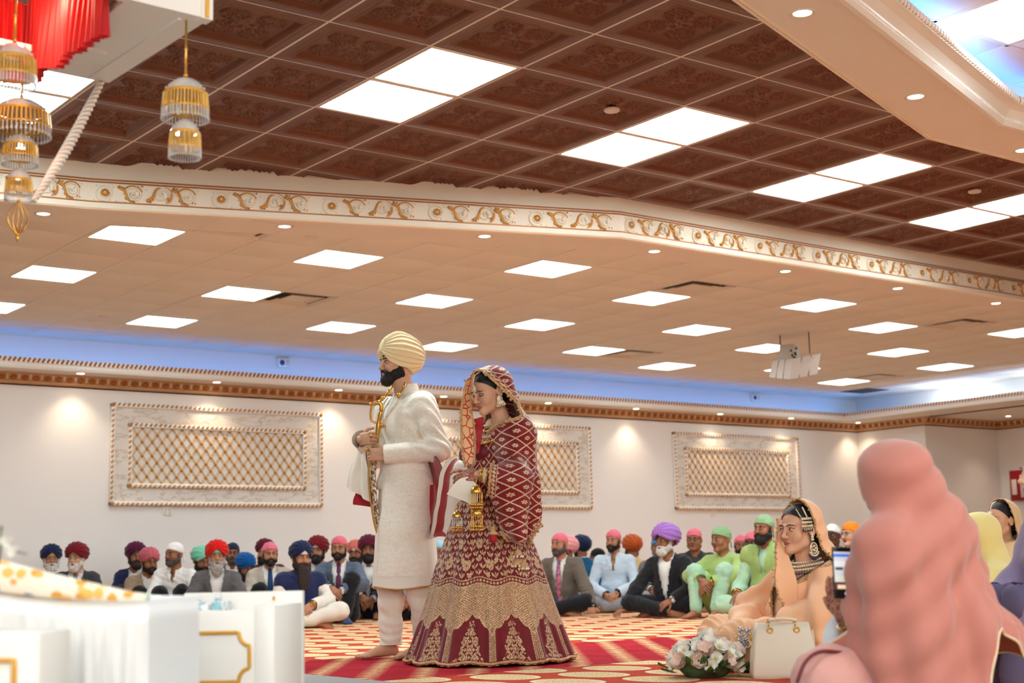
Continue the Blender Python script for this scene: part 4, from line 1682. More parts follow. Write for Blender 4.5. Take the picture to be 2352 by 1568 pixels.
def face_rz(p, phi):
    """rotation about z of a figure at p that faces the camera turned by phi degrees to the picture's left"""
    c = unit(np.array([-p[0], -p[1]]))
    r = np.array([CAMR[0][0], CAMR[0][1]])
    r = unit(r - c * (r @ c))
    f = c * cos(radians(phi)) - r * sin(radians(phi))
    return atan2(f[0], -f[1])


def head_T(J, yaw=0, pitch=0, roll=0):
    """4x4 of the head in figure space; yaw > 0 turns towards the figure's right (picture left when facing us)"""
    R = rotm('Z', -radians(yaw)) @ rotm('X', radians(pitch)) @ rotm('Y', radians(roll))
    T = np.eye(4)
    T[:3, :3] = R
    T[:3, 3] = J['head']
    return T


def man(label, px, d, phi=0, kind='cross', lean=0.05, up=0.0, eye=None, yaw=0, pitch=0, roll=0, scale=1.0, skin=S_MID, wear='turban', wcol=None, under=None, beard=('full', H_BLACK), top='jacket',
        tcol=None, shirt=None, tie=None, legs=None, glasses=False, seed=0, belly=0.0, feet='bare', watch=False, name_group='seated men along the far wall', dz=0.0, tsize=1.0, brow=H_BLACK, hands=True, fat=0.0, nose=1.0, hidden_legs=False):
    p = place(px, d)
    t = thing('person', label, 'person', (p[0], p[1], dz), face_rz(p, phi), name_group, scale=scale)
    if eye is not None:      # raise or lower the sitting height so that the eyes come to this picture row
        c = unit(np.array([-p[0], -p[1]])) * 0.06
        for _ in range(3):
            u_, v_, d_ = see((p[0] + c[0], p[1] + c[1], (0.690 + up) * scale))
            up += (v_ - eye) / CAM_F * d_ / scale
    J = pose(kind, lean, up, seed)
    HT = head_T(J, yaw, pitch, roll)
    # body: one skin mesh of trunk and limbs, head with face, hands and feet
    mb = MB()
    lo, hi = bounds(J, 0.13)
    hi[2] = J['neck'][2] + 0.07
    s = SDF(lo, hi, 0.017)
    torso_into(s, J, -0.006)
    for n in 'LR':
        arm_into(s, J, n, -0.002, 1.0)
        leg_into(s, J, n, -0.006, 1.0)
    V, F = s.mesh()
    mb.add(V, F, 0)
    V, F, lips = head_mesh(0.0052, fat=fat, nose=nose, seed=seed)
    V4 = V @ HT[:3, :3].T + HT[:3, 3]
    mb.F.append(F + mb.n); mb.mi.append(lips); mb.sm.append(np.ones(len(F), bool)); mb.V.append(V4); mb.n += len(V4)
    eyes_into(mb, 2, 3, (0, -0.05), HT)
    if hands:
        for n, q in (('L', 1), ('R', -1)):
            hand_into(mb, J['wri' + n], J['hd' + n], J['hn' + n], thumb=-q if kind != 'lean' or n == 'R' else -q, curl=(0.35, 0.4, 0.45, 0.5) if kind != 'lean' else (0.12, 0.12, 0.12, 0.15))
    if feet == 'bare' and not hidden_legs:
        for n, q in (('L', 1), ('R', -1)):
            foot_into(mb, J['ank' + n] + np.array((0, 0, 0.0)), J['toe' + n], (0, 0, 1) if kind in ('knees', 'oneknee', 'tuck') and not (kind == 'oneknee' and n == 'L') else unit((0, -0.75, 0.66)), side=q if kind in ('knees', 'tuck') else -q)
    mb.build('body', [skin, M_LIPD, M_EYE, M_IRIS], t)
    # hair
    hb = MB()
    if beard:
        V, F = beard_mesh(beard[0], 0.0056, seed)
        hb.add(V, F, 0, True, HT)
    brow_lid_into(hb, 1, HT)
    hb.build('beard' if beard else 'eyebrows', [beard[1] if beard else brow, brow], t)
    # headwear
    if wear == 'turban':
        rr = np.random.default_rng(seed + 50)
        V, F = turban_mesh(r=np.array((0.114, 0.132, 0.102)) * (1 + 0.04 * rr.normal()) * tsize, seed=seed, folds=5.5 + rr.random() * 1.5, front=0.060 + 0.012 * rr.random())
        hw = MB(); hw.add(V, F, 0, True, HT); hw.build('turban', wcol, t)
        if under is not None:
            ub = MB()
            ub.ball((0, 0.004, 0.034), (0.076, 0.1000, 0.0835), 0, HT @ TR((0, 0, 0)), 12)
            V = np.concatenate(ub.V); Fq = np.concatenate(ub.F)
            Vl = (V - HT[:3, 3]) @ HT[:3, :3]
            k2 = Vl[Fq].mean(1)
            V, Fq, _ = keep_faces(V, Fq, (k2[:, 2] > 0.038) & (k2[:, 1] < 0.02))
            u2 = MB(); u2.add(V, Fq, 0); u2.build('under_scarf', under, t)
    elif wear in ('patka', 'scarf', 'cap'):
        pm = patka_mesh(seed=seed, loose=0.006 if wear == 'scarf' else 0.001, knot=wear != 'cap', front=0.046)
        hw = MB(); hw.add(np.concatenate(pm.V), [np.concatenate([f for f in pm.F if f.shape[1] == 4])] + [f for f in pm.F if f.shape[1] == 3], 0, True, HT)
        hw.build('head_scarf' if wear != 'cap' else 'cap', wcol, t)
    if glasses:
        g = MB(); glasses_into(g, HT, 0, 0.0016 if glasses == 'thick' else 0.0011); g.build('glasses', mat('glasses_frame', (26, 22, 22), 0.3), t)
    # clothes
    shirt = shirt or clothmat('white_shirt', (232, 230, 226))
    lo, hi = bounds(J, 0.16)
    hi[2] = J['neck'][2] + 0.08

    def garment(nm, m, inf, arms=True, stop=0.95, flare=0.0, base=None, amp=0.005, cutV=None, skirt=False, res=0.0125, sleeveless=False):
        s = SDF(lo, hi, res)
        torso_into(s, J, inf, belly)
        if arms:
            for n in 'LR': arm_into(s, J, n, inf, stop, flare)
        elif sleeveless:
            for n in 'LR': s.cone(J['sh' + n], J['sh' + n] + (J['elb' + n] - J['sh' + n]) * 0.10, 0.058, 0.054, 0.03, inflate=inf)
        if skirt:
            for n in 'LR':
                s.cone(J['hip' + n], J['hip' + n] + (J['knee' + n] - J['hip' + n]) * 0.75, 0.10, 0.085, 0.05, inflate=inf)
        V, F = s.mesh()
        V = cloth_finish(V, F, J, amp, seed + len(nm))
        C = V[F].mean(1)
        keep = C[:, 2] < J['neck'][2] + 0.045
        if arms:
            for n in 'LR':
                ax = unit(J['wri' + n] - J['elb' + n])
                e = J['elb' + n] + (J['wri' + n] - J['elb' + n]) * stop
                near = np.linalg.norm(C - e, axis=1) < 0.075
                keep &= ~(near & ((C - e) @ ax > 0.004))
        if cutV is not None:
            # opening over the breast: narrow at the bottom, wide at the collar
            z0, z1, w1 = cutV
            zc = (C[:, 2] - z0) / (z1 - z0)
            Nf = normals(V, F)[F].mean(1)
            x0 = np.interp(C[:, 2], [J['belly'][2], J['neck'][2]], [J['belly'][0], J['neck'][0]])
            wv = w1 * np.clip(zc, 0, 1) ** 0.8 + 0.004
            inside = (np.abs(C[:, 0] - x0) < wv) & (zc > 0) & (C[:, 1] < np.interp(C[:, 2], [J['pelvis'][2], J['neck'][2]], [J['pelvis'][1], J['neck'][1]]) - 0.005)
            keep &= ~inside
            # rolled lapels beside the opening
            xv = np.interp(V[:, 2], [J['belly'][2], J['neck'][2]], [J['belly'][0], J['neck'][0]])
            zv = np.clip((V[:, 2] - z0) / (z1 - z0), 0, 1)
            e = np.abs(V[:, 0] - xv) - (w1 * zv ** 0.8 + 0.004)
            lw = 0.018 + 0.042 * np.clip(1 - np.abs(zv - 0.62) / 0.62, 0, 1)
            fr = (V[:, 1] < J['chest'][1] + 0.02) & (e > -0.02) & (e < lw) & (zv > 0.05)
            V[fr, 1] -= 0.011
        V, F, _ = keep_faces(V, F, keep)
        g = MB(); g.add(V, F, 0)
        return g.build(nm, m, t)

    zt = J['neck'][2] + 0.03
    if top == 'jacket':
        garment('shirt', shirt, 0.010, arms=True, stop=0.99, amp=0.003, res=0.015)
        garment('jacket', tcol, 0.024, stop=0.90, flare=0.006, cutV=(0.17, zt, 0.075), amp=0.006)
    elif top == 'vest':
        garment('shirt', shirt, 0.014, stop=0.93, flare=0.010, amp=0.007)
        garment('waistcoat', tcol, 0.026, arms=False, sleeveless=True, cutV=(0.40, zt, 0.045), amp=0.004)
    elif top == 'kurta':
        garment('kurta', tcol, 0.020, stop=0.90, flare=0.010, skirt=True, amp=0.007)
    else:
        garment('shirt', tcol, 0.014, stop=0.93, flare=0.008, cutV=(0.44, zt, 0.030), amp=0.006)
    # collar
    cb = MB()
    nk = J['neck']
    a = np.linspace(0.32, 2 * pi - 0.32, 26) - pi / 2
    ca = np.c_[0.066 * np.cos(a), 0.062 * np.sin(a), np.zeros(26)]
    A = nk + ca * 0.98 + np.c_[np.zeros(26), np.zeros(26), 0.042 + 0.010 * np.sin(a)]
    B = nk + ca * 1.32 + np.c_[np.zeros(26), np.zeros(26), 0.000 + 0.022 * np.sin(a)]
    cb.strip(B, A, 0)
    cb.build('collar', shirt if top in ('jacket', 'vest') else tcol, t)
    if tie is not None:
        tb = MB()
        zs = np.linspace(nk[2] - 0.005, 0.14, 12)
        ys = np.array([min(J['chest'][1], 0) - 0.118 if z > 0.33 else J['belly'][1] - 0.128 - belly for z in zs])
        ys = np.interp(zs, [0.10, 0.25, 0.40, nk[2] - 0.04, nk[2]], [J['belly'][1] - 0.128 - belly * 1.3, J['belly'][1] - 0.138 - belly * 1.3, J['chest'][1] - 0.134, nk[1] - 0.092, nk[1] - 0.078])
        ws = np.interp(zs, [0.13, 0.17, 0.48, nk[2]], [0.004, 0.038, 0.024, 0.018])
        tb.strip(np.c_[-ws, ys, zs], np.c_[ws * 0, ys - 0.006, zs], 0)
        tb.strip(np.c_[ws * 0, ys - 0.006, zs], np.c_[ws, ys, zs], 0)
        tb.ball((0, nk[1] - 0.082, nk[2] - 0.002), (0.019, 0.012, 0.018), 0, None, 4)
        tb.build('tie', tie, t)
    if not hidden_legs:
        lo, hi = bounds(J, 0.15)
        hi[2] = max(J['kneeL'][2], J['kneeR'][2], 0.2) + 0.13
        s = SDF(lo, hi, 0.014)
        s.ell(J['pelvis'] + (0, 0, -0.01), (0.165, 0.125, 0.105), 0.05, inflate=0.016)
        for n in 'LR': leg_into(s, J, n, 0.016, 0.93)
        V, F = s.mesh()
        V = cloth_finish(V, F, J, 0.007, seed + 77, lo=0.003)
        g = MB(); g.add(V, F, 0); g.build('trousers', legs or clothmat('black_trousers', (28, 27, 30)), t)
        if feet not in ('bare', None):
            g = MB()
            for n, q in (('L', 1), ('R', -1)): foot_into(g, J['ank' + n], J['toe' + n], (0, 0, 1) if kind in ('knees', 'oneknee', 'tuck') else unit((0, -0.75, 0.66)), side=q if kind in ('knees', 'tuck') else -q, L=0.265)
            g.build('socks', feet, t)
    if watch is not False:
        wb = MB()
        n = watch[0] if isinstance(watch, tuple) else 'L'
        W, d_ = J['wri' + n], unit(J['wri' + n] - J['elb' + n])
        u = unit(np.cross(d_, (0.1, 0.2, 1)))
        v = np.cross(d_, u)
        a = np.linspace(0, 2 * pi, 17)
        wb.tube(W - d_ * 0.012 + 0.036 * (np.cos(a)[:, None] * u + np.sin(a)[:, None] * v), 0.006, 0, 6)
        c = W - d_ * 0.012 + 0.038 * unit(J['hn' + n] - d_ * (J['hn' + n] @ d_))
        wb.ball(c, 0.016, 0, None, 6)
        wb.build('wristwatch', watch[1] if isinstance(watch, tuple) else M_GOLDJ, t)
    return t, J


M_GOLDJ = mat('jewel_gold', (222, 170, 80), 0.25, 0.85)
M_SILV = mat('steel', (190, 190, 192), 0.25, 0.9)
# ================================================================== the seated men
c_ = clothmat
C = dict(navy=c_('navy', (24, 34, 68)), darkred=c_('dark_red', (112, 14, 28)), maroon=c_('maroon', (92, 16, 40)), plum=c_('plum', (78, 14, 52)), rose=c_('dusty_rose', (188, 92, 104)),
         white=c_('white', (234, 232, 228)), mint=c_('mint', (124, 202, 172)), red=c_('bright_red', (206, 20, 14)), royal=c_('royal_blue', (8, 84, 150)), pink=c_('pink', (222, 112, 130)),
         salmon=c_('salmon', (212, 112, 100)), sky=c_('sky_blue', (150, 196, 214)), palepink=c_('pale_pink', (236, 156, 154)), rust=c_('rust', (178, 78, 28)), azure=c_('azure', (52, 138, 196)),
         purple=c_('violet', (158, 108, 188)), sage=c_('sage', (134, 168, 124)), orange=c_('orange', (236, 130, 30)), yellow=c_('yellow', (236, 192, 90)),
         charcoal=c_('charcoal', (58, 58, 62)), grey=c_('suit_grey', (96, 93, 94)), black=c_('suit_black', (34, 33, 37)), tan=c_('tan', (152, 130, 106)), beige=c_('beige', (184, 174, 158)),
         steel=c_('steel_blue', (84, 96, 114)), taupe=c_('taupe', (104, 94, 84)), teal=c_('teal', (18, 84, 128)), lightblue=c_('light_blue', (198, 214, 228)), sand=c_('sand', (208, 174, 124)),
         vestnavy=c_('vest_navy', (26, 36, 78), 0.6), offwhite=c_('off_white', (226, 218, 206)), lime=c_('lime', (160, 184, 108)), limed=c_('lime_vest', (146, 170, 100)), mintk=c_('mint_kurta', (164, 200, 168)),
         greyt=c_('grey_trousers', (142, 142, 146)), blackt=c_('black_trousers', (26, 25, 29)), brownv=c_('brown_vest', (98, 48, 34)), sock=c_('blue_sock', (54, 66, 104)), greyj=c_('mid_grey', (118, 112, 112)))
TIE = dict(grey=c_('tie_grey', (110, 112, 118), 0.5), navy=c_('tie_navy', (28, 62, 104), 0.5), wine=c_('tie_wine', (98, 44, 74), 0.5))
M_floral = mat('tie_floral', (150, 120, 150), 0.5)
_k = NT(M_floral)
_v = _k.xyz('Object')[3]
_vo = _k.n('ShaderNodeTexVoronoi'); _vo.inputs['Scale'].default_value = 60
_k.t.links.new(_v, _vo.inputs['Vector'])
_hs = _k.n('ShaderNodeSeparateColor'); _k.t.links.new(_vo.outputs['Color'], _hs.inputs[0])
_k.link(_k.mix(_k.m('GREATER_THAN', _hs.outputs[0], 0.5), _k.mix(_k.m('GREATER_THAN', _hs.outputs[1], 0.5), lin((70, 80, 120)), lin((170, 120, 160))), lin((200, 96, 104))), 'Base Color')

B = lambda s, h: (s, h)
# left of the groom, from the left
man('old man in navy turban, white beard and white shirt, by the wall at far left', 112, 15.5, -5, 'tuck', eye=1283, wear='turban', wcol=C['navy'], under=C['yellow'], beard=B('long', H_WHITE), top='shirt', tcol=C['white'], seed=1, skin=S_MID, brow=H_GREY)
man('old man in dark red turban with glasses, white beard and charcoal suit', 175, 14.9, 8, 'lap', yaw=14, eye=1281, wear='turban', wcol=C['darkred'], beard=B('full', H_WHITE), top='jacket', tcol=C['charcoal'], tie=TIE['grey'], glasses=True, seed=2, skin=S_LIGHT, brow=H_GREY, tsize=1.06)
man('man in plum turban leaning behind the man in the dusty pink turban', 313, 15.95, 10, 'tuck', yaw=-20, eye=1277, wear='turban', wcol=C['plum'], beard=B('full', H_DARK), top='jacket', tcol=C['navy'], seed=3, skin=S_TAN)
man('man in dusty pink turban and tan jacket with short black beard, bending forward', 334, 15.15, -10, 'tuck', lean=0.12, yaw=-8, pitch=6, eye=1290, wear='turban', wcol=C['rose'], beard=B('short', H_BLACK), top='jacket', tcol=C['tan'], seed=4, skin=S_TAN, fat=0.004, tsize=0.95)
man('man in tight white head scarf and white shirt with greying beard, looking aside', 404, 14.75, 15, 'tuck', yaw=24, eye=1272, wear='patka', wcol=C['white'], beard=B('short', H_MIX), top='shirt', tcol=C['white'], seed=5, skin=S_TAN)
man('man in mint green turban with lowered head, behind the red turban', 453, 15.55, -15, 'tuck', lean=0.1, pitch=14, yaw=-10, eye=1287, wear='turban', wcol=C['mint'], beard=B('short', H_BLACK), top='jacket', tcol=C['greyj'], seed=6, skin=S_TAN)
t7, J7 = man('old man in bright red turban with long grey beard and grey jacket', 497, 14.3, 0, 'cross', yaw=-2, eye=1277, wear='turban', wcol=C['red'], under=C['mint'], beard=B('long', hairmat('silver', (168, 162, 156))), top='jacket', tcol=C['grey'], seed=7, skin=S_MID, brow=H_GREY)
mb = MB(); mb.tube([(0.03, -0.175, 0.30), (0.055, -0.180, 0.31), (0.055, -0.18, 0.285)], 0.007, 0, 6); mb.build('clip_microphone', M_dark, t7)
man('man in dark blue head scarf and glasses at the wall behind the red turban', 533, 16.65, 0, 'tuck', eye=1270, wear='patka', wcol=C['navy'], beard=B('short', H_MIX), top='jacket', tcol=C['greyj'], glasses=True, seed=8, skin=S_TAN)
man('man in royal blue turban, only the turban showing over a grey shoulder', 541, 16.05, -30, 'tuck', lean=0.14, pitch=22, eye=1302, wear='turban', wcol=C['royal'], beard=B('full', H_DARK), top='jacket', tcol=C['greyj'], seed=9, skin=S_TAN)
man('man in maroon turban and brown waistcoat sitting behind the pink scarf', 611, 16.5, 10, 'tuck', yaw=10, eye=1268, wear='turban', wcol=C['maroon'], beard=B('full', H_BLACK), top='vest', tcol=C['brownv'], seed=10, skin=S_MID)
man('man in pink head scarf, beige jacket and navy tie with trimmed beard', 618, 14.95, -4, 'tuck', yaw=-4, eye=1272, wear='patka', wcol=C['pink'], beard=B('short', H_BLACK), top='jacket', tcol=C['beige'], tie=TIE['navy'], seed=11, skin=S_MID, fat=0.004)
man('man in navy turban and navy waistcoat with very long dark beard, sitting cross-legged', 689, 13.55, -8, 'cross', yaw=-12, pitch=3, eye=1280, wear='turban', wcol=C['navy'], under=C['white'], beard=B('xlong', hairmat('brown_black', (50, 40, 38))), top='vest', tcol=C['vestnavy'], shirt=C['offwhite'], legs=C['offwhite'], seed=12, skin=S_MID, watch=('L', M_GOLDJ))
man('man in dark red turban with black beard behind the navy turban', 732, 15.75, 5, 'tuck', yaw=10, eye=1264, wear='turban', wcol=C['darkred'], under=C['white'], beard=B('full', H_BLACK), top='jacket', tcol=C['charcoal'], seed=13, skin=S_MID)
man('man in pink head scarf, glasses, steel blue jacket and wine tie, knees drawn up', 782, 14.6, 6, 'knees', yaw=4, eye=1258, wear='patka', wcol=c_('pink_satin', (214, 96, 112), 0.5), beard=B('short', H_BLACK), top='jacket', tcol=C['steel'], tie=TIE['wine'], glasses='thick', legs=C['blackt'], feet=C['sock'], seed=14, skin=S_MID)
man('man in salmon turban half hidden by the man in the steel blue jacket', 822, 16.7, 10, 'tuck', yaw=5, eye=1270, wear='turban', wcol=C['salmon'], under=C['white'], beard=B('full', H_BLACK), top='shirt', tcol=C['lightblue'], seed=15, skin=S_TAN)
man('man in maroon turban mostly hidden behind the groom, barefoot', 850, 15.6, 5, 'tuck', eye=1262, wear='turban', wcol=C['maroon'], beard=B('full', H_BLACK), top='jacket', tcol=C['navy'], legs=C['blackt'], seed=16, skin=S_TAN)
man('man in dark clothes seen only between the legs of the groom', 930, 15.0, 0, 'tuck', eye=1262, wear='patka', wcol=C['navy'], beard=B('short', H_BLACK), top='jacket', tcol=C['charcoal'], legs=C['blackt'], seed=17, skin=S_TAN)
man('man in sky blue head scarf with grey beard, between groom and bride', 1012, 15.7, 4, 'tuck', yaw=4, eye=1267, wear='patka', wcol=C['sky'], beard=B('short', H_GREY), top='jacket', tcol=C['charcoal'], shirt=C['lightblue'], tie=None, seed=18, skin=S_TAN, glasses=True)
# right of the bride
man('man in pink head scarf and taupe jacket with floral tie, hand on the carpet', 1296, 15.2, 18, 'lean', yaw=12, eye=1249, wear='patka', wcol=C['pink'], beard=B('short', H_MIX), top='jacket', tcol=C['taupe'], tie=M_floral, seed=19, skin=S_MID)
man('man in pale pink turban with hidden face behind the taupe jacket', 1320, 16.35, 60, 'tuck', yaw=20, eye=1262, wear='turban', wcol=C['palepink'], beard=B('full', H_BLACK), top='jacket', tcol=C['charcoal'], seed=20, skin=S_TAN)
man('man in navy turban and teal jacket turned away behind the pale pink turban', 1348, 17.3, 150, 'tuck', eye=1258, wear='turban', wcol=C['navy'], beard=B('full', H_BLACK), top='jacket', tcol=C['teal'], seed=21, skin=S_TAN)
man('man in pink head scarf and light blue shirt, sitting cross-legged with joined hands', 1417, 15.9, 8, 'cross', yaw=14, eye=1241, wear='patka', wcol=C['pink'], beard=B('short', H_BLACK), top='shirt', tcol=C['lightblue'], legs=C['greyt'], seed=22, skin=S_MID, watch=('L', M_DARKW := mat('watch_black', (20, 20, 22), 0.3)))
man('dark-haired man almost hidden behind the light blue shirt', 1390, 18.2, 120, 'tuck', eye=1280, wear='patka', wcol=C['blackt'], beard=None, top='jacket', tcol=C['teal'], seed=23, skin=S_TAN)
man('man in rust orange turban and sand coloured clothes, seen from behind', 1463, 16.6, 160, 'tuck', eye=1258, wear='turban', wcol=C['rust'], beard=B('full', H_DARK), top='kurta', tcol=C['sand'], seed=24, skin=S_TAN)
man('man in azure head scarf and grey jacket behind the violet turban', 1522, 16.0, 10, 'tuck', yaw=-10, eye=1256, wear='patka', wcol=C['azure'], beard=B('short', H_GREY), top='jacket', tcol=C['greyj'], seed=25, skin=S_TAN)
man('old man in big violet turban with white beard, black suit and steel watch', 1546, 14.1, 22, 'leanR', lean=0.07, yaw=16, eye=1242, wear='turban', wcol=C['purple'], beard=B('full', H_WHITE), top='jacket', tcol=C['black'], legs=C['blackt'], seed=26, skin=S_TAN, brow=H_GREY, watch=('L', M_SILV), tsize=1.18)
man('clean-shaven man in pink head scarf, thick glasses and dark jacket', 1603, 15.4, 5, 'tuck', yaw=6, eye=1239, wear='patka', wcol=C['pink'], beard=None, top='jacket', tcol=C['charcoal'], shirt=C['charcoal'], glasses='thick', seed=27, skin=S_TAN, fat=0.008)
man('clean-shaven man in sage head scarf and lime kurta, knees drawn up', 1674, 13.75, 26, 'knees', yaw=12, eye=1238, wear='scarf', wcol=C['sage'], beard=None, top='kurta', tcol=C['lime'], legs=C['mintk'], seed=28, skin=S_TAN, watch=('L', M_GOLDJ), fat=0.003)
man('man in pink head scarf mostly hidden behind the lime kurta', 1709, 17.0, 0, 'tuck', eye=1252, wear='patka', wcol=C['pink'], beard=B('short', H_BLACK), top='jacket', tcol=C['teal'], seed=29, skin=S_TAN)
man('dark bearded man in pink head scarf between the two green kurtas', 1738, 15.6, 8, 'tuck', yaw=8, pitch=4, eye=1246, wear='patka', wcol=C['pink'], beard=B('full', H_BLACK), top='shirt', tcol=C['teal'], seed=30, skin=S_DARK)
man('bearded man in sage head scarf, lime waistcoat and mint kurta, beside the peach dress', 1774, 12.75, 22, 'lap', yaw=8, eye=1213, wear='patka', wcol=C['sage'], beard=B('full', H_BLACK), top='vest', tcol=C['limed'], shirt=C['mintk'], legs=C['mintk'], seed=31, skin=S_TAN, watch=('R', M_GOLDJ))
man('man in blue patterned turban behind the peach veil', 1903, 17.0, 0, 'tuck', eye=1243, wear='turban', wcol=C['royal'], beard=B('full', H_BLACK), top='jacket', tcol=C['charcoal'], seed=32, skin=S_TAN)
man('dark-skinned man in white crocheted cap and glasses, right of the peach veil', 1926, 15.2, 12, 'tuck', yaw=8, eye=1229, wear='cap', wcol=mat('crochet_white', (236, 236, 232), 0.9, bump=1.0, bscale=90), beard=None, top='jacket', tcol=C['black'], glasses=True, seed=33, skin=S_DARK, fat=0.006)
man('man in orange head scarf, glasses and black suit beside the phone', 1976, 14.2, 30, 'tuck', yaw=12, eye=1226, wear='patka', wcol=C['orange'], beard=None, top='jacket', tcol=C['black'], tie=c_('tie_black', (20, 20, 24), 0.5), glasses=True, seed=34, skin=S_LIGHT)
# ================================================================== cloth helpers
def cut_mesh(V, F, g):
    """keep where g(V) > 0 and pull the new edge onto g = 0"""
    G = g(V)
    keep = G[F].mean(1) > 0
    V, F, used = keep_faces(V, F, keep)
    e = np.sort(np.concatenate([F[:, [i, (i + 1) % F.shape[1]]] for i in range(F.shape[1])]), axis=1)
    eu, cnt = np.unique(e, axis=0, return_counts=True)
    b = np.unique(eu[cnt == 1])
    P = V[b]
    for _ in range(2):
        g0 = g(P)
        h = 1e-3
        gr = np.stack([(g(P + np.eye(3)[k] * h) - g0) / h for k in range(3)], 1)
        st = g0[:, None] * gr / ((gr ** 2).sum(1)[:, None] + 1e-6)
        n = np.linalg.norm(st, axis=1)[:, None]
        P = P - st * np.minimum(1, 0.02 / (n + 1e-9))
    V[b] = P
    return V, F


def boundary_loops(F, minlen=12):
    e = np.concatenate([F[:, [i, (i + 1) % F.shape[1]]] for i in range(F.shape[1])])
    key = np.sort(e, axis=1)
    u, inv, cnt = np.unique(key, axis=0, return_inverse=True, return_counts=True)
    be = e[cnt[inv.ravel()] == 1]
    nxt = {int(a): int(b) for a, b in be}
    loops = []
    while nxt:
        s = next(iter(nxt))
        L = [s]
        while L[-1] in nxt:
            n = nxt.pop(L[-1])
            if n == s or n in L[-3:]: break
            L.append(n)
        if len(L) >= minlen: loops.append(L)
    return loops


def resample(P, step):
    d = np.r_[0, np.cumsum(np.linalg.norm(np.diff(P, axis=0), axis=1))]
    n = max(3, int(d[-1] / step))
    t = np.linspace(0, d[-1], n)
    return np.stack([np.interp(t, d, P[:, k]) for k in range(3)], 1)


def smooth_line(P, it=4):
    for _ in range(it):
        Q = P.copy()
        Q[1:-1] = (P[:-2] + 2 * P[1:-1] + P[2:]) / 4
        P = Q
    return P


def sm(v, a, b):
    t = np.clip((v - a) / (b - a), 0, 1)
    return t * t * (3 - 2 * t)


def flower(du, dv, R, n=6, ph=0.0):
    r = np.hypot(du, dv)
    a = np.arctan2(dv, du)
    return r < R * (0.62 + 0.38 * np.abs(np.cos(n * a / 2 + ph)))


def wrapc(x, p):
    return x - p * np.round(x / p)


def hexcell(u, v, p, q):
    """nearest cell of a staggered lattice: local offsets and cell ids"""
    j = np.round(v / q)
    off = 0.5 * p * (np.abs(j) % 2)
    i = np.round((u - off) / p)
    return u - off - i * p, v - j * q, i, j


def hash2(i, j):
    x = np.sin(i * 127.1 + j * 311.7) * 43758.5453
    return x - np.floor(x)


def add_body(mb, V, F, mi, HT=None):
    if HT is not None: V = V @ HT[:3, :3].T + HT[:3, 3]
    mb.F.append(F + mb.n)
    mb.mi.append(np.broadcast_to(mi, (len(F),)).copy())
    mb.sm.append(np.ones(len(F), bool))
    mb.V.append(V)
    mb.n += len(V)


def lids_into(mb, mi, T, closed):
    """upper lids: skin shells over the upper part of the eyeballs"""
    V, F = cube_sphere(12)
    for q in (1, -1):
        W = V * np.array((0.0148, 0.0142, 0.0098)) + np.array((q * 0.031, -0.0795, 0.001))
        c = W[F].mean(1)
        k = (c[:, 2] > 0.0075 - closed * 0.0135) & (c[:, 1] < -0.078)
        W2, F2, _ = keep_faces(W, F, k)
        mb.add(W2, F2, mi, True, T)


# ================================================================== the groom
M_ivory = mat('brocade_ivory', (244, 236, 218), 0.7, spec=0.3, sheen=0.3)
k = NT(M_ivory)
X, Y, Z, vec = k.xyz('Object')
vo = k.n('ShaderNodeTexVoronoi'); vo.inputs['Scale'].default_value = 21; k.t.links.new(vec, vo.inputs['Vector'])
wv = k.n('ShaderNodeTexWave'); wv.wave_type = 'RINGS'; wv.inputs['Scale'].default_value = 9; wv.inputs['Distortion'].default_value = 9; wv.inputs['Detail'].default_value = 2; wv.inputs['Detail Scale'].default_value = 5
k.t.links.new(vec, wv.inputs['Vector'])
dots = k.step(vo.outputs['Distance'], 0.17, 0.11)
ringd = k.m('MULTIPLY', k.step(vo.outputs['Distance'], 0.30, 0.26), k.step(vo.outputs['Distance'], 0.20, 0.24))
k.link(k.mix(k.m('MULTIPLY', dots, 0.22), k.mix(k.m('MULTIPLY', k.step(wv.outputs['Fac'], 0.45, 0.75), 0.35), lin((248, 241, 226)), lin((234, 220, 192))), lin((202, 172, 122))), 'Base Color')
h = k.m('ADD', k.m('MULTIPLY', wv.outputs['Fac'], 0.6), k.m('MULTIPLY', k.m('ADD', dots, ringd), 0.35))
k.bump(h, 0.35, 0.003)
M_silk = mat('ivory_silk', (240, 232, 216), 0.55, spec=0.35, sheen=0.3, bump=0.08, bscale=500)
M_redsilk = mat('red_silk', (158, 12, 22), 0.5, spec=0.35, sheen=0.2)
M_turb = mat('cream_turban', (240, 216, 168), 0.8, spec=0.2, sheen=0.3, bump=0.12, bscale=600)
M_goldtrim = mat('gold_trim', (206, 168, 104), 0.45, 0.35, bump=0.3, bscale=300)
M_pearl = mat('pearl', (234, 216, 186), 0.25, 0.1, spec=0.6)

GP = np.array(place(934, 8.42)); GP[2] = 0.0
GRZ = face_rz(GP, 58)
groom = thing('person', 'bearded groom in cream turban and ivory brocade coat, standing barefoot with a sword', 'person', GP, GRZ)
J = dict(pelvis=np.array((0, 0.01, 0.99)), belly=np.array((0, 0.0, 1.13)), chest=np.array((0, 0.005, 1.350)), neck=np.array((0, 0.012, 1.525)), head=np.array((0, -0.040, 1.722)),
         shL=np.array((0.185, 0.02, 1.462)), shR=np.array((-0.185, 0.0, 1.462)), elbL=np.array((0.265, 0.075, 1.185)), elbR=np.array((-0.265, -0.03, 1.185)),
         hipL=np.array((0.092, 0.0, 0.93)), hipR=np.array((-0.092, 0.0, 0.93)), kneeL=np.array((0.105, 0.0, 0.50)), kneeR=np.array((-0.105, -0.055, 0.50)),
         ankL=np.array((0.11, 0.045, 0.078)), ankR=np.array((-0.115, -0.045, 0.078)))
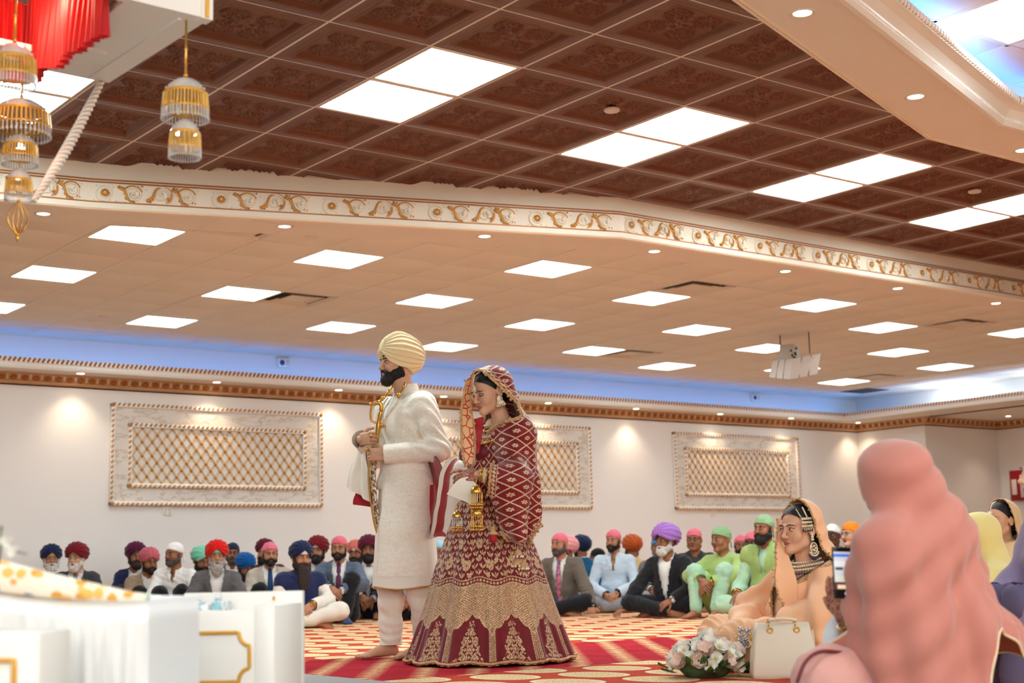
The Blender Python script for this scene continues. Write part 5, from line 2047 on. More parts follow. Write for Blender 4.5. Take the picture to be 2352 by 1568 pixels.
PR, PC = np.array((0.53, 0.848, 0)), np.array((0.848, -0.53, 0))     # picture right and towards the viewpoint, in the groom's axes
SWL, SWR = np.array((-0.016, -0.212, 1.168)), np.array((-0.006, -0.205, 1.268))   # sword axis inside the lower and upper fist
HDL, HNL = unit(-PR - 0.22 * PC), unit(PC - 0.22 * PR + np.array((0, 0, 0.12)))
HDR, HNR = unit(0.62 * PR + 0.78 * PC), unit(-0.78 * PR + 0.62 * PC)
J['wriL'] = SWL - HDL * 0.086 + HNL * 0.030
J['wriR'] = SWR - HDR * 0.086 + HNR * 0.030
HT = head_T(J, 6, 2, 0)
mb = MB()
s = SDF((-0.42, -0.34, 0.02), (0.42, 0.24, 1.60), 0.016)
torso_into(s, J, -0.004)
for n in 'LR':
    arm_into(s, J, n, -0.002, 1.0)
    s.cone(J['hip' + n], J['knee' + n], 0.088, 0.056, 0.03)
    s.cone(J['knee' + n], J['knee' + n] * 0.55 + J['ank' + n] * 0.45 + (0, 0.02, 0), 0.054, 0.052, 0.03)
    s.cone(J['knee' + n] * 0.55 + J['ank' + n] * 0.45 + (0, 0.02, 0), J['ank' + n], 0.050, 0.036, 0.03)
V, F = s.mesh()
add_body(mb, V, F, 0)
V, F, lips = head_mesh(0.0030, nose=0.95, fat=-0.002)
add_body(mb, V, F, lips, HT)
eyes_into(mb, 2, 3, (-0.35, -0.05), HT, 0.15)
lids_into(mb, 0, HT, 0.35)
hand_into(mb, J['wriL'], HDL, HNL, thumb=1, L=0.185, curl=(1.02, 1.08, 1.1, 1.15), seg=8, nails=4, tcurl=0.9)
hand_into(mb, J['wriR'], HDR, HNR, thumb=-1, L=0.185, curl=(1.0, 1.06, 1.1, 1.15), seg=8, nails=4, tcurl=0.8)
foot_into(mb, J['ankL'], (-0.02, -1, 0), side=-1, L=0.262, seg=14, nails=4)
foot_into(mb, J['ankR'], (-0.10, -1, 0), side=1, L=0.262, seg=14, nails=4)
mb.build('body', [S_LIGHT, mat('lips_groom', (186, 118, 102), 0.4), M_EYE, M_IRIS, M_NAIL], groom)
hb = MB()
V, F = beard_mesh('trim', 0.0032, 5)
hb.add(V, F, 0, True, HT)
brow_lid_into(hb, 0, HT, 1.15)
hb.build('beard', [H_BLACK], groom)
V, F = turban_mesh(220, 100, (0.111, 0.142, 0.120), (0, 0.030, 0.052), folds=12, amp=0.008, front=0.046, temple=-0.030, back=-0.045, seed=11, knot=-0.02)
V = (V - (0, 0.03, 0.05)) @ rotm('X', -0.26).T + (0, 0.03, 0.05)
hw = MB(); hw.add(V, F, 0, True, HT); hw.build('turban', M_turb, groom)
ub = MB()
V, F = cube_sphere(20)
V = V * np.array((0.0765, 0.1005, 0.084)) + np.array((0, 0.006, 0.034))
c = V[F].mean(1)
V, F, _ = keep_faces(V, F, (c[:, 2] > 0.052) & (c[:, 1] < 0.0))
ub.add(V, F, 0, True, HT); ub.build('under_scarf', M_silk, groom)
# trousers
s = SDF((-0.30, -0.26, 0.04), (0.30, 0.22, 1.06), 0.0085)
for n in 'LR':
    s.cone(J['hip' + n], J['knee' + n], 0.100, 0.074, 0.02)
    mid = J['knee' + n] * 0.55 + J['ank' + n] * 0.45 + (0, 0.02, 0)
    s.cone(J['knee' + n], mid, 0.074, 0.071, 0.02)
    s.cone(mid, J['ank' + n] + (0, 0.012, -0.02), 0.071, 0.062, 0.02)
V, F = s.mesh()
N = normals(V, F)
low = np.exp(-((V[:, 2] - 0.14) / 0.12) ** 2)
V = V + N * (0.006 * wob(V * np.array([1, 1, 0.35]), 1, 55, 3) + 0.0035 * low * np.sin(V[:, 2] * 120 + 4 * V[:, 0] * 20 + 2 * wob(V, 1, 20, 6)) + 0.004 * wob(V, 1, 60, 8))[:, None]
V, F = cut_mesh(V, F, lambda P: P[:, 2] - 0.075)
g = MB(); g.add(V, F, 0); g.build('trousers', M_silk, groom)
# kurta below the coat: flared tube with a side slit and a wavy hem
def tube_cloth(zs, rx, ry, cx, cy, n, folds, amp, seed, a0=0.0, a1=2 * pi, hemwave=0.0):
    a = np.linspace(a0, a1, n)
    m = len(zs)
    t = np.linspace(0, 1, m)[:, None]
    r = np.random.default_rng(seed)
    f = sum(np.sin(a * k + r.random() * 6.28) * (0.5 + r.random()) for k in folds)[None, :] / len(folds)
    w = 1 + amp * f * t ** 1.2
    x = np.interp(t[:, 0], np.linspace(0, 1, len(cx)), cx)[:, None] + np.interp(t[:, 0], np.linspace(0, 1, len(rx)), rx)[:, None] * np.cos(a)[None, :] * w
    y = np.interp(t[:, 0], np.linspace(0, 1, len(cy)), cy)[:, None] + np.interp(t[:, 0], np.linspace(0, 1, len(ry)), ry)[:, None] * np.sin(a)[None, :] * w
    z = np.asarray(zs)[:, None] + hemwave * t ** 3 * np.sin(a * folds[0] + 1)[None, :]
    return np.stack([x, y, np.broadcast_to(z, x.shape)], -1).reshape(-1, 3), grid_faces(m, n)


V, F = tube_cloth(np.linspace(1.0, 0.405, 40), (0.175, 0.205, 0.228), (0.140, 0.165, 0.182), (0, 0, 0.0), (0.0, 0.0, 0.0), 140, (3, 5, 8, 11), 0.055, 4, hemwave=0.008)
g = MB(); g.add(V, F, 0)
g.build('kurta', M_silk, groom)
hem = V.reshape(40, 140, 3)[-1]
g = MB(); g.tube(hem * np.array([1.004, 1.004, 1]), 0.005, 0, 6, cap=False); g.build('hem_trim', M_goldtrim, groom)
# coat
s = SDF((-0.44, -0.36, 0.40), (0.44, 0.30, 1.64), 0.0082)
torso_into(s, J, 0.018)
s.ell((0, 0.005, 0.97), (0.188, 0.150, 0.17), 0.06)
s.ell((0, 0.0, 0.74), (0.212, 0.172, 0.24), 0.08)
s.ell((0, 0.0, 0.50), (0.226, 0.186, 0.22), 0.08)
for n in 'LR': arm_into(s, J, n, 0.021, 0.97, 0.004)
V, F = s.mesh()
N = normals(V, F)
up = sm(V[:, 2], 1.0, 1.2)
el = np.exp(-(np.linalg.norm(V - J['elbL'], axis=1) / 0.13) ** 2) + np.exp(-(np.linalg.norm(V - J['elbR'], axis=1) / 0.13) ** 2)
shd = np.exp(-(np.linalg.norm(V - (J['shL'] * 0.7 + J['elbL'] * 0.3), axis=1) / 0.13) ** 2)
wr = np.sin((V[:, 2] * 1.0 + V[:, 1] * 0.9 - V[:, 0] * 0.5) * 95 + 3 * wob(V, 1, 14, 2))
V = V + N * ((0.0065 * el + 0.0055 * shd) * wr + 0.003 * wob(V, 1, 26, 9) + 0.004 * (1 - up) * wob(V * np.array([1, 1, 0.15]), 1, 26, 4))[:, None]


def coat_g(P):
    g_ = P[:, 2] - 0.468
    for n in 'LR':
        ax = unit(J['wri' + n] - J['elb' + n])
        d = np.linalg.norm(P - J['wri' + n], axis=1)
        cut = 0.004 - (P - J['wri' + n]) @ ax
        g_ = np.where(d < 0.09, np.minimum(g_, cut), g_)
    g_ = np.minimum(g_, J['neck'][2] + 0.035 - P[:, 2] + 0.2 * (P[:, 1] > 0.02))
    # below the waist only the front panel on the near side shows: open front edge and side slit
    lowr = np.minimum(P[:, 0] + 0.012 - 0.03 * np.clip((P[:, 2] - 0.85) / 0.2, 0, 1), 0.006 - P[:, 1] + 0.12 * np.clip((P[:, 2] - 0.70) / 0.2, 0, 1))
    g_ = np.where(P[:, 2] < 0.98, np.minimum(g_, lowr), g_)
    return g_


V, F = cut_mesh(V, F, coat_g)
g = MB(); g.add(V, F, 0); g.build('coat', M_ivory, groom)
# stand collar
cb = MB()
a = np.linspace(0.12, 2 * pi - 0.12, 40) - pi / 2
nk = J['neck'] + np.array((0, 0.006, 0))
A = nk + np.c_[0.066 * np.cos(a), 0.068 * np.sin(a), 0.070 + 0.008 * np.sin(a)]
Bc = nk + np.c_[0.088 * np.cos(a), 0.082 * np.sin(a), -0.010 + 0.022 * np.sin(a)]
cb.strip(Bc, A, 0)
cb.strip(A, A * np.array([0.97, 0.97, 1]) + nk * np.array([0.03, 0.03, 0]), 0)
cb.build('collar', M_ivory, groom)
# front placket with buttons
pb = MB()
zs = np.linspace(1.49, 0.48, 60)


def surf_y(x, z, V=V):
    d = np.hypot(V[:, 0] - x, V[:, 2] - z) + 10 * (V[:, 1] > -0.02)
    return V[np.argmin(d), 1]


ys = np.array([surf_y(-0.012, z) for z in zs])
ys = smooth_line(np.c_[ys, ys, ys], 6)[:, 0]
pb.strip(np.c_[np.full(60, -0.016), ys - 0.001, zs], np.c_[np.full(60, -0.010), ys - 0.006, zs], 0)
pb.build('placket', M_ivory, groom)
# pearl strands with gold clasps
for q, (wd, zz) in enumerate(((0.070, 1.335), (0.078, 1.315), (0.086, 1.295))):
    P = bez([(0.085, -0.060, 1.520), (wd, -0.118, 1.445), (wd * 0.62, -0.160, 1.375), (0, -0.172, zz + 0.01), (-wd * 0.62, -0.160, 1.375), (-wd, -0.118, 1.445), (-0.085, -0.060, 1.520)], 90)
    pb = MB()
    for p_ in resample(P, 0.0105):
        yy = surf_y(p_[0], p_[2])
        pb.ball((p_[0], min(p_[1], yy - 0.005), p_[2]), 0.0056, 0, None, 4)
    pb.build('pearl_strand', M_pearl, groom, kind='stuff')
for q in (1, -1):
    pb = MB()
    P = bez([(q * 0.066, -0.030, 1.595), (q * 0.084, -0.050, 1.562), (q * 0.088, -0.085, 1.515)], 8)
    pb.tube(P, 0.0075, 0, 6)
    pb.ball(P[-1] + (0, -0.008, 0), (0.013, 0.008, 0.017), 0, None, 6)
    pb.ball(P[3] + (0, -0.006, 0), (0.008, 0.006, 0.011), 0, None, 5)
    pb.build('gold_clasp', M_GOLDJ, groom)
rb = MB()
for c0 in (J['wriL'] + HDL * 0.105 + HNL * 0.006 + np.array((0, 0, 0.030)), J['wriR'] + HDR * 0.108 + HNR * 0.002 + np.array((0, 0, 0.012))):
    rb.ball(c0, (0.0125, 0.0125, 0.0115), 0, None, 5)
rb.build('ring', M_GOLDJ, groom)


def ribbon(P, W, n, seed=0, amp=0.006, freq=60, mu=14, prof=None):
    """cloth strip: centre line P, half-width vectors W (same count), resampled to n x mu; returns V, F, (s, u)"""
    C = bez(P, n)
    H = bez(W, n)
    u = np.linspace(-1, 1, mu)
    V = C[:, None, :] + H[:, None, :] * u[None, :, None]
    nn = np.cross(np.gradient(C, axis=0), H)
    nn /= np.linalg.norm(nn, axis=1)[:, None] + 1e-9
    s_ = np.linspace(0, 1, n)
    if prof is not None: V = V + nn[:, None, :] * prof(s_[:, None], u[None, :])[..., None]
    V = V.reshape(-1, 3)
    return V + np.repeat(nn, mu, 0) * wob(V, amp, freq, seed)[:, None], grid_faces(n, mu), np.repeat(s_, mu), np.tile(u, n)


# the stole: one end over the right forearm, the long end behind the back down to the bride's hand
def two_face(mb, V, F, m_out, m_in, th=0.004):
    N = normals(V, F)
    mb.add(V, F, m_out)
    mb.add(V - N * th, F[:, ::-1], m_in)


inv = np.linalg.inv(np.array(Matrix.Translation(GP) @ Matrix.Rotation(GRZ, 4, 'Z')))


def gl(px, py, d):
    """figure-space point of the groom seen at px, py and depth d"""
    p = at_depth(px, py, d)
    return (inv @ np.r_[p, 1])[:3]


stole = MB()
V, F, s_, u_ = ribbon([gl(836, 1004, 8.62), gl(828, 1040, 8.60), gl(822, 1090, 8.58), gl(822, 1138, 8.56)],
                      [-0.55 * (gl(842, 1000, 8.60) - gl(831, 1008, 8.64)), -0.55 * (gl(838, 1040, 8.58) - gl(816, 1052, 8.64)), -0.6 * (gl(843, 1092, 8.54) - gl(804, 1092, 8.64)), -0.6 * (gl(848, 1146, 8.52) - gl(797, 1112, 8.64))],
                      40, 2, 0.005, 50, 22, lambda s, u: 0.016 * s * np.sin(7 * u + 1) + 0.02 * (1 - u ** 2) * s)
two_face(stole, V, F, 0, 1)
V, F, s_, u_ = ribbon([gl(836, 1130, 8.62), gl(833, 1148, 8.62), gl(832, 1161, 8.62)], [0.55 * (gl(852, 1130, 8.58) - gl(822, 1130, 8.66)), 0.55 * (gl(854, 1150, 8.58) - gl(817, 1146, 8.66)), 0.55 * (gl(852, 1160, 8.58) - gl(814, 1155, 8.66))], 10, 4, 0.004, 50, 12)
two_face(stole, V, F, 1, 1)
V, F, s_, u_ = ribbon([gl(990, 1052, 8.48), gl(996, 1080, 8.5), gl(1002, 1115, 8.48)], [gl(998, 1050, 8.4) - gl(986, 1056, 8.55), gl(1006, 1078, 8.42) - gl(988, 1084, 8.6), gl(1008, 1110, 8.42) - gl(996, 1120, 8.5)], 16, 5, 0.004, 50, 10)
two_face(stole, V, F, 1, 1)
V, F, s_, u_ = ribbon([gl(1000, 1112, 8.40), gl(1004, 1180, 8.34), gl(1010, 1226, 8.26), gl(1024, 1228, 8.16), gl(1036, 1170, 8.05), gl(1046, 1100, 7.95), gl(1060, 1068, 7.88), gl(1074, 1080, 7.84)],
                      [gl(1010, 1112, 8.38) - gl(994, 1114, 8.45), gl(1018, 1180, 8.28) - gl(990, 1180, 8.40), gl(1024, 1222, 8.2) - gl(994, 1226, 8.36), gl(1040, 1226, 8.10) - gl(1008, 1222, 8.24), gl(1052, 1172, 8.0) - gl(1018, 1160, 8.14), gl(1062, 1110, 7.9) - gl(1030, 1085, 8.05), gl(1066, 1080, 7.85) - gl(1050, 1058, 7.95), gl(1078, 1088, 7.82) - gl(1066, 1072, 7.88)],
                      70, 6, 0.003, 40, 22, lambda s, u: 0.012 * np.sin(4 * u + 6 * s))
c = u_[F].mean(1)
sN = s_[F].mean(1)
mi = np.where((np.abs(c + 0.62) < 0.20) & (sN > 0.40), 1, 0)
N = normals(V, F)
for m_, off, fl in ((mi, 0, 1), (np.where(sN < 0.5, 1, 0), 0.004, -1)):
    stole.F.append((F if fl > 0 else F[:, ::-1]) + stole.n); stole.mi.append(m_); stole.sm.append(np.ones(len(F), bool)); stole.V.append(V - N * off); stole.n += len(V)
stole.build('stole', [M_silk, M_redsilk], groom)

# sword held in both hands: a thing of its own
M_blade = mat('scabbard_beads', (206, 186, 150), 0.35, 0.4)
k = NT(M_blade)
X, Y, Z, vec = k.xyz('Object')
vo = k.n('ShaderNodeTexVoronoi'); vo.inputs['Scale'].default_value = 62; k.t.links.new(vec, vo.inputs['Vector'])
k.link(k.mix(k.step(vo.outputs['Distance'], 0.42, 0.62), lin((240, 228, 200)), lin((140, 108, 76))), 'Base Color')
k.bump(vo.outputs['Distance'], 0.8, 0.004)
gm = np.array(Matrix.Translation(GP) @ Matrix.Rotation(GRZ, 4, 'Z'))
SD = see((gm @ np.r_[(SWL + SWR) / 2, 1])[:3])
p0 = at_depth(866, 990, SD[2])
sword = thing('sword', 'curved ceremonial sword with golden hilt, held upright in the groom\'s hands', 'sword', (p0[0], p0[1], 0.0))
o0 = np.array((p0[0], p0[1], 0.0))
Ls = lambda px, py, d=0.0: at_depth(px, py, SD[2] + d) - o0
b = MB()
b.tube(bez([Ls(876, 942), Ls(871, 965), Ls(868, 990), Ls(866, 1010)], 12), [0.011, 0.012, 0.014, 0.013, 0.012, 0.014, 0.016, 0.015, 0.014, 0.014, 0.013, 0.012], 0, 10)
b.build('hilt', M_GOLDJ, sword)
b = MB()
b.tube(bez([Ls(876, 944), Ls(876, 932), Ls(871, 924), Ls(863, 925)], 10), np.linspace(0.013, 0.011, 10), 0, 10)
b.ball(Ls(866, 925), (0.022, 0.018, 0.014), 0, None, 8)
b.ball(Ls(861, 928), (0.012, 0.010, 0.010), 0, None, 6)
b.tube([Ls(873, 922), Ls(877, 912)], [0.007, 0.002], 0, 6)
b.ball(Ls(866, 921, -0.02), 0.004, 1, None, 4)
b.build('animal_head_pommel', [M_GOLDJ, M_dark], sword)
b = MB()
P = bez([Ls(882, 978), Ls(868, 972), Ls(854, 966), Ls(851, 950), Ls(853, 934), Ls(851, 928)], 24)
b.tube(P, 0.0065, 0, 8)
b.ball(Ls(882, 978), 0.012, 0, None, 6); b.ball(Ls(851, 928), 0.010, 0, None, 6)
b.build('knuckle_guard', M_GOLDJ, sword)
b = MB()
C = bez([Ls(866, 1008), Ls(858, 1070), Ls(858, 1120), Ls(865, 1180), Ls(873, 1222), Ls(879, 1252)], 50)
wid = np.interp(np.linspace(0, 1, 50), [0, 0.2, 0.75, 1], [0.020, 0.026, 0.022, 0.005])
b.tube(C, wid, 0, 14, flat=0.5)
b.build('scabbard', M_blade, sword)
b = MB()
rt = unit(CAMR[0])
b.tube(C - rt * wid[:, None], 0.006, 0, 6)
b.build('scabbard_edge', M_GOLDJ, sword)
# ================================================================== the bride
def vec_attr(me, name, A):
    a = me.attributes.new(name, 'FLOAT_VECTOR', 'POINT')
    a.data.foreach_set('vector', np.asarray(A, dtype=np.float32).ravel())


def attr_uv(k, name='uvw'):
    a = k.n('ShaderNodeAttribute', attribute_name=name)
    s = k.n('ShaderNodeSeparateXYZ')
    k.t.links.new(a.outputs['Vector'], s.inputs[0])
    return s.outputs[0], s.outputs[1], s.outputs[2], a.outputs['Vector']


def n_wrap(k, v, p):
    return k.m('SUBTRACT', k.m('WRAP', k.m('ADD', v, p / 2) if not hasattr(p, 'node') else v, p, 0.0), p / 2)


def n_flower(k, du, dv, R, n=6, inner=0.55):
    r = k.m('SQRT', k.m('ADD', k.m('MULTIPLY', du, du), k.m('MULTIPLY', dv, dv)))
    a = k.m('ARCTAN2', dv, du)
    e = k.m('MULTIPLY', k.m('ADD', inner, k.m('MULTIPLY', k.m('ABSOLUTE', k.m('COSINE', k.m('MULTIPLY', a, n / 2))), 1 - inner)), R)
    return k.m('LESS_THAN', r, e), r


def n_hex(k, u, v, p, q):
    j = k.m('ROUND', k.m('DIVIDE', v, q))
    off = k.m('MULTIPLY', k.m('MODULO', k.m('ABSOLUTE', j), 2.0), p / 2)
    uu = k.m('SUBTRACT', u, off)
    i = k.m('ROUND', k.m('DIVIDE', uu, p))
    return k.m('SUBTRACT', uu, k.m('MULTIPLY', i, p)), k.m('SUBTRACT', v, k.m('MULTIPLY', j, q)), i, j


def n_or(k, *a):
    x = a[0]
    for y in a[1:]: x = k.m('MAXIMUM', x, y)
    return x


MAROON = lin((112, 10, 24))
MAROON_D = lin((84, 8, 20))

# skirt: uvw = (angle / 2 pi, height, radius)
M_skirt = mat('lehenga', (110, 12, 24), 0.6, spec=0.4, sheen=0.2)
k = NT(M_skirt)
A, Vz, Rr, vec = attr_uv(k)
tc = k.n('ShaderNodeTexCoord').outputs['Object']
um = k.m('MULTIPLY', A, 2.2)                     # metres around at a mean radius of 0.35
nz = k.noise(tc, 60, 2)
jx = k.m('MULTIPLY', k.m('SUBTRACT', nz, 0.5), 0.006)
# upper field: vines with paired leaves, rosettes
du, dv, ci, cj = n_hex(k, um, Vz, 0.052, 0.034)
ax = k.m('ABSOLUTE', k.m('ADD', du, jx))
lx = k.m('SUBTRACT', ax, 0.011)
la = k.m('ADD', k.m('MULTIPLY', lx, 0.75), k.m('MULTIPLY', dv, -0.66))
lb = k.m('ADD', k.m('MULTIPLY', lx, 0.66), k.m('MULTIPLY', dv, 0.75))
leaf = k.m('LESS_THAN', k.m('ADD', k.m('POWER', k.m('DIVIDE', k.m('ABSOLUTE', la), 0.0062), 2.0), k.m('POWER', k.m('DIVIDE', k.m('ABSOLUTE', lb), 0.0135), 2.0)), 1.0)
stem = k.m('LESS_THAN', k.m('ABSOLUTE', k.m('SUBTRACT', du, k.m('MULTIPLY', k.m('SINE', k.m('MULTIPLY', Vz, 70.0)), 0.006))), 0.0022)
fu, fv, fi, fj = n_hex(k, k.m('ADD', um, 0.03), Vz, 0.150, 0.105)
fl, fr = n_flower(k, fu, fv, 0.027, 8, 0.72)
flr = k.m('MULTIPLY', fl, k.m('GREATER_THAN', fr, 0.0055))
gu, gv, gi, gj = n_hex(k, k.m('ADD', um, 0.085), k.m('ADD', Vz, 0.04), 0.115, 0.085)
f2, r2 = n_flower(k, gu, gv, 0.015, 6, 0.6)
up = n_or(k, leaf, stem, flr, f2)
# middle field: fine gold net
MP = 0.031
a1 = k.m('MULTIPLY', k.m('ADD', um, k.m('MULTIPLY', Vz, 1.25)), 1.0)
b1 = k.m('SUBTRACT', um, k.m('MULTIPLY', Vz, 1.25))
wa, wb = n_wrap(k, a1, MP), n_wrap(k, b1, MP)
net = n_or(k, k.m('LESS_THAN', k.m('ABSOLUTE', wa), 0.0052), k.m('LESS_THAN', k.m('ABSOLUTE', wb), 0.0052))
ha, hb_ = n_wrap(k, k.m('ADD', a1, MP / 2), MP), n_wrap(k, k.m('ADD', b1, MP / 2), MP)
mf, mr = n_flower(k, ha, hb_, 0.0115, 4, 0.45)
mid = n_or(k, net, mf)
# lower field: arched panels
NP_ = 11.0
t = k.m('SUBTRACT', k.m('FRACT', k.m('MULTIPLY', A, NP_)), 0.5)
at_ = k.m('ABSOLUTE', t)
top = k.m('SUBTRACT', 0.262, k.m('ADD', k.m('MULTIPLY', k.m('POWER', at_, 1.4), 0.24), k.m('MULTIPLY', k.m('ABSOLUTE', k.m('SINE', k.m('MULTIPLY', at_, 16.0))), 0.014)))
inside = k.m('MULTIPLY', k.m('LESS_THAN', Vz, top), k.m('LESS_THAN', at_, 0.425))
rim = k.m('MULTIPLY', k.m('LESS_THAN', Vz, k.m('ADD', top, 0.014)), k.m('GREATER_THAN', Vz, top))
tw = k.m('ADD', 0.045, k.m('MULTIPLY', k.m('SUBTRACT', 0.235, Vz), 1.35))
tw = k.m('MINIMUM', tw, k.m('ADD', 0.27, k.m('MULTIPLY', k.m('SINE', k.m('MULTIPLY', Vz, 60.0)), 0.06)))
tree = k.m('MULTIPLY', k.m('LESS_THAN', k.m('ADD', at_, k.m('MULTIPLY', k.m('SUBTRACT', k.noise(tc, 45, 2), 0.5), 0.16)), tw), k.m('LESS_THAN', Vz, 0.228))
pu = k.m('MULTIPLY', t, 0.25)
c1, c2, _, _ = n_hex(k, pu, Vz, 0.056, 0.044)
t1, tr1 = n_flower(k, c1, c2, 0.022, 8, 0.70)
t1 = k.m('MULTIPLY', t1, k.m('GREATER_THAN', k.m('ABSOLUTE', k.m('SUBTRACT', tr1, 0.011)), 0.0018))
c3, c4, _, _ = n_hex(k, k.m('ADD', pu, 0.014), k.m('ADD', Vz, 0.012), 0.024, 0.020)
t2, _ = n_flower(k, c3, c4, 0.0095, 4, 0.3)
tree = k.m('MULTIPLY', tree, n_or(k, t1, t2))
band = k.m('MULTIPLY', k.m('GREATER_THAN', at_, 0.437), k.m('LESS_THAN', Vz, 0.20))
beads = k.m('GREATER_THAN', k.m('ABSOLUTE', k.m('SINE', k.m('MULTIPLY', Vz, 330.0))), 0.35)
bandl = k.m('MULTIPLY', band, n_or(k, k.m('MULTIPLY', beads, k.m('LESS_THAN', k.m('ABSOLUTE', k.m('SUBTRACT', at_, 0.470)), 0.012)), k.m('LESS_THAN', k.m('ABSOLUTE', k.m('SUBTRACT', at_, 0.445)), 0.006), k.m('GREATER_THAN', at_, 0.492)))
low = n_or(k, tree, rim)
isl = n_or(k, inside, rim, k.m('MULTIPLY', band, 1.0))
lower = k.m('MULTIPLY', k.m('LESS_THAN', Vz, 0.30), isl)
gold = k.m('ADD', k.m('MULTIPLY', lower, n_or(k, low, bandl)), k.m('MULTIPLY', k.m('SUBTRACT', 1.0, lower), mid))
isup = k.m('GREATER_THAN', Vz, 0.452)
gold = k.m('ADD', k.m('MULTIPLY', isup, up), k.m('MULTIPLY', k.m('SUBTRACT', 1.0, isup), gold))
bd = k.m('MULTIPLY', k.m('GREATER_THAN', Vz, 0.415), k.m('LESS_THAN', Vz, 0.452))
b3, b4, _, _ = n_hex(k, um, k.m('SUBTRACT', Vz, 0.4335), 0.020, 0.5)
bf, _ = n_flower(k, b3, b4, 0.0085, 6, 0.55)
bl = n_or(k, bf, k.m('GREATER_THAN', k.m('ABSOLUTE', k.m('SUBTRACT', Vz, 0.4335)), 0.0125))
gold = k.m('ADD', k.m('MULTIPLY', bd, bl), k.m('MULTIPLY', k.m('SUBTRACT', 1.0, bd), gold))
hemb = k.m('LESS_THAN', Vz, 0.034)
h1, h2, _, _ = n_hex(k, um, Vz, 0.032, 0.5)
hf = n_or(k, k.m('LESS_THAN', k.m('ADD', k.m('ABSOLUTE', h1), k.m('MULTIPLY', Vz, 0.45)), 0.0125), k.m('LESS_THAN', Vz, 0.011))
gold = k.m('ADD', k.m('MULTIPLY', hemb, hf), k.m('MULTIPLY', k.m('SUBTRACT', 1.0, hemb), gold))
spk = k.noise(tc, 240, 2)
gcol = k.mix(k.step(spk, 0.36, 0.66), lin((150, 104, 66)), lin((232, 202, 158)))
mcol = k.mix(k.noise(tc, 20, 2), MAROON_D, lin((128, 14, 28)))
k.link(k.mix(gold, mcol, gcol), 'Base Color')
k.link(k.m('SUBTRACT', 0.72, k.m('MULTIPLY', gold, 0.34)), 'Roughness')
k.link(k.m('MULTIPLY', gold, 0.35), 'Metallic')
k.bump(k.m('MULTIPLY', gold, k.m('ADD', 0.4, spk)), 0.9, 0.003)


def veil_mat(name, base, line, p=0.054, net=True):
    m = mat(name, (120, 12, 26), 0.6, spec=0.35, sheen=0.25)
    k = NT(m)
    u, v, e, vec = attr_uv(k)
    tc = k.n('ShaderNodeTexCoord').outputs['Object']
    a = k.m('MULTIPLY', k.m('ADD', u, v), 0.7071)
    b = k.m('MULTIPLY', k.m('SUBTRACT', u, v), 0.7071)
    wa, wb = n_wrap(k, a, p), n_wrap(k, b, p)
    ln = n_or(k, k.m('LESS_THAN', k.m('ABSOLUTE', wa), 0.0026), k.m('LESS_THAN', k.m('ABSOLUTE', wb), 0.0026))
    ha, hb2 = n_wrap(k, k.m('ADD', a, p / 2), p), n_wrap(k, k.m('ADD', b, p / 2), p)
    f, r = n_flower(k, ha, hb2, 0.0118, 6, 0.55)
    f = k.m('MULTIPLY', f, k.m('GREATER_THAN', r, 0.0026))
    g = n_or(k, ln, f)
    # gold border along the edge (e = distance to the edge)
    bw = k.m('LESS_THAN', e, 0.036)
    d1, d2, _, _ = n_hex(k, k.m('ADD', u, v), k.m('SUBTRACT', e, 0.019), 0.022, 0.5)
    bf, _ = n_flower(k, d1, d2, 0.0115, 6, 0.5)
    bl = n_or(k, bf, k.m('GREATER_THAN', k.m('ABSOLUTE', k.m('SUBTRACT', e, 0.019)), 0.013))
    g = k.m('ADD', k.m('MULTIPLY', bw, bl), k.m('MULTIPLY', k.m('SUBTRACT', 1.0, bw), g))
    sp = k.noise(tc, 260, 2)
    k.link(k.mix(g, k.mix(k.noise(tc, 24, 2), tuple(np.array(base) * 0.75), base), k.mix(k.step(sp, 0.35, 0.65), tuple(np.array(line) * 0.62), line)), 'Base Color')
    k.link(k.m('MULTIPLY', g, 0.25), 'Metallic')
    k.bump(k.m('MULTIPLY', g, k.m('ADD', 0.5, sp)), 0.7, 0.003)
    return m


M_veil = veil_mat('bridal_veil', lin((134, 12, 26)), lin((234, 208, 170)))
M_lace = mat('gold_lace', (202, 160, 112), 0.6, 0.15, bump=0.9, bscale=180, var=0.2, vscale=60)
M_brocade = mat('veil_brocade', (214, 160, 112), 0.55, 0.1)
k = NT(M_brocade)
vec = k.xyz('Object')[3]
vo = k.n('ShaderNodeTexVoronoi'); vo.feature = 'DISTANCE_TO_EDGE'; vo.inputs['Scale'].default_value = 26; k.t.links.new(vec, vo.inputs['Vector'])
k.link(k.mix(k.step(vo.outputs[0], 0.05, 0.09), lin((176, 50, 36)), lin((226, 176, 128))), 'Base Color')
M_henna = mat('henna_skin', (166, 106, 84), 0.5, spec=0.3)
k = NT(M_henna)
vec = k.xyz('Object')[3]
n1 = k.noise(vec, 85, 4, 0.6)
k.link(k.mix(k.step(k.m('ABSOLUTE', k.m('SUBTRACT', n1, 0.5)), 0.055, 0.02), lin((190, 136, 112)), lin((120, 52, 40))), 'Base Color')
M_kundan = mat('kundan', (236, 220, 190), 0.25, 0.3, bump=0.6, bscale=160)

BP = np.array(place(1128, 7.86)); BP[2] = 0.0
BPHI = 56
BRZ = face_rz(BP, BPHI)
bride = thing('person', 'bride in maroon and gold lehenga with a grid-patterned veil, head bowed', 'person', BP, BRZ)
bR = np.array((cos(radians(BPHI)), sin(radians(BPHI)), 0)); bC = np.array((sin(radians(BPHI)), -cos(radians(BPHI)), 0))
binv = np.linalg.inv(np.array(Matrix.Translation(BP) @ Matrix.Rotation(BRZ, 4, 'Z')))


def bl_(px, py, toward=0.0):
    """figure-space point of the bride seen at px, py, so many metres nearer than her axis"""
    return (binv @ np.r_[at_depth(px, py, 7.86 - toward), 1])[:3]


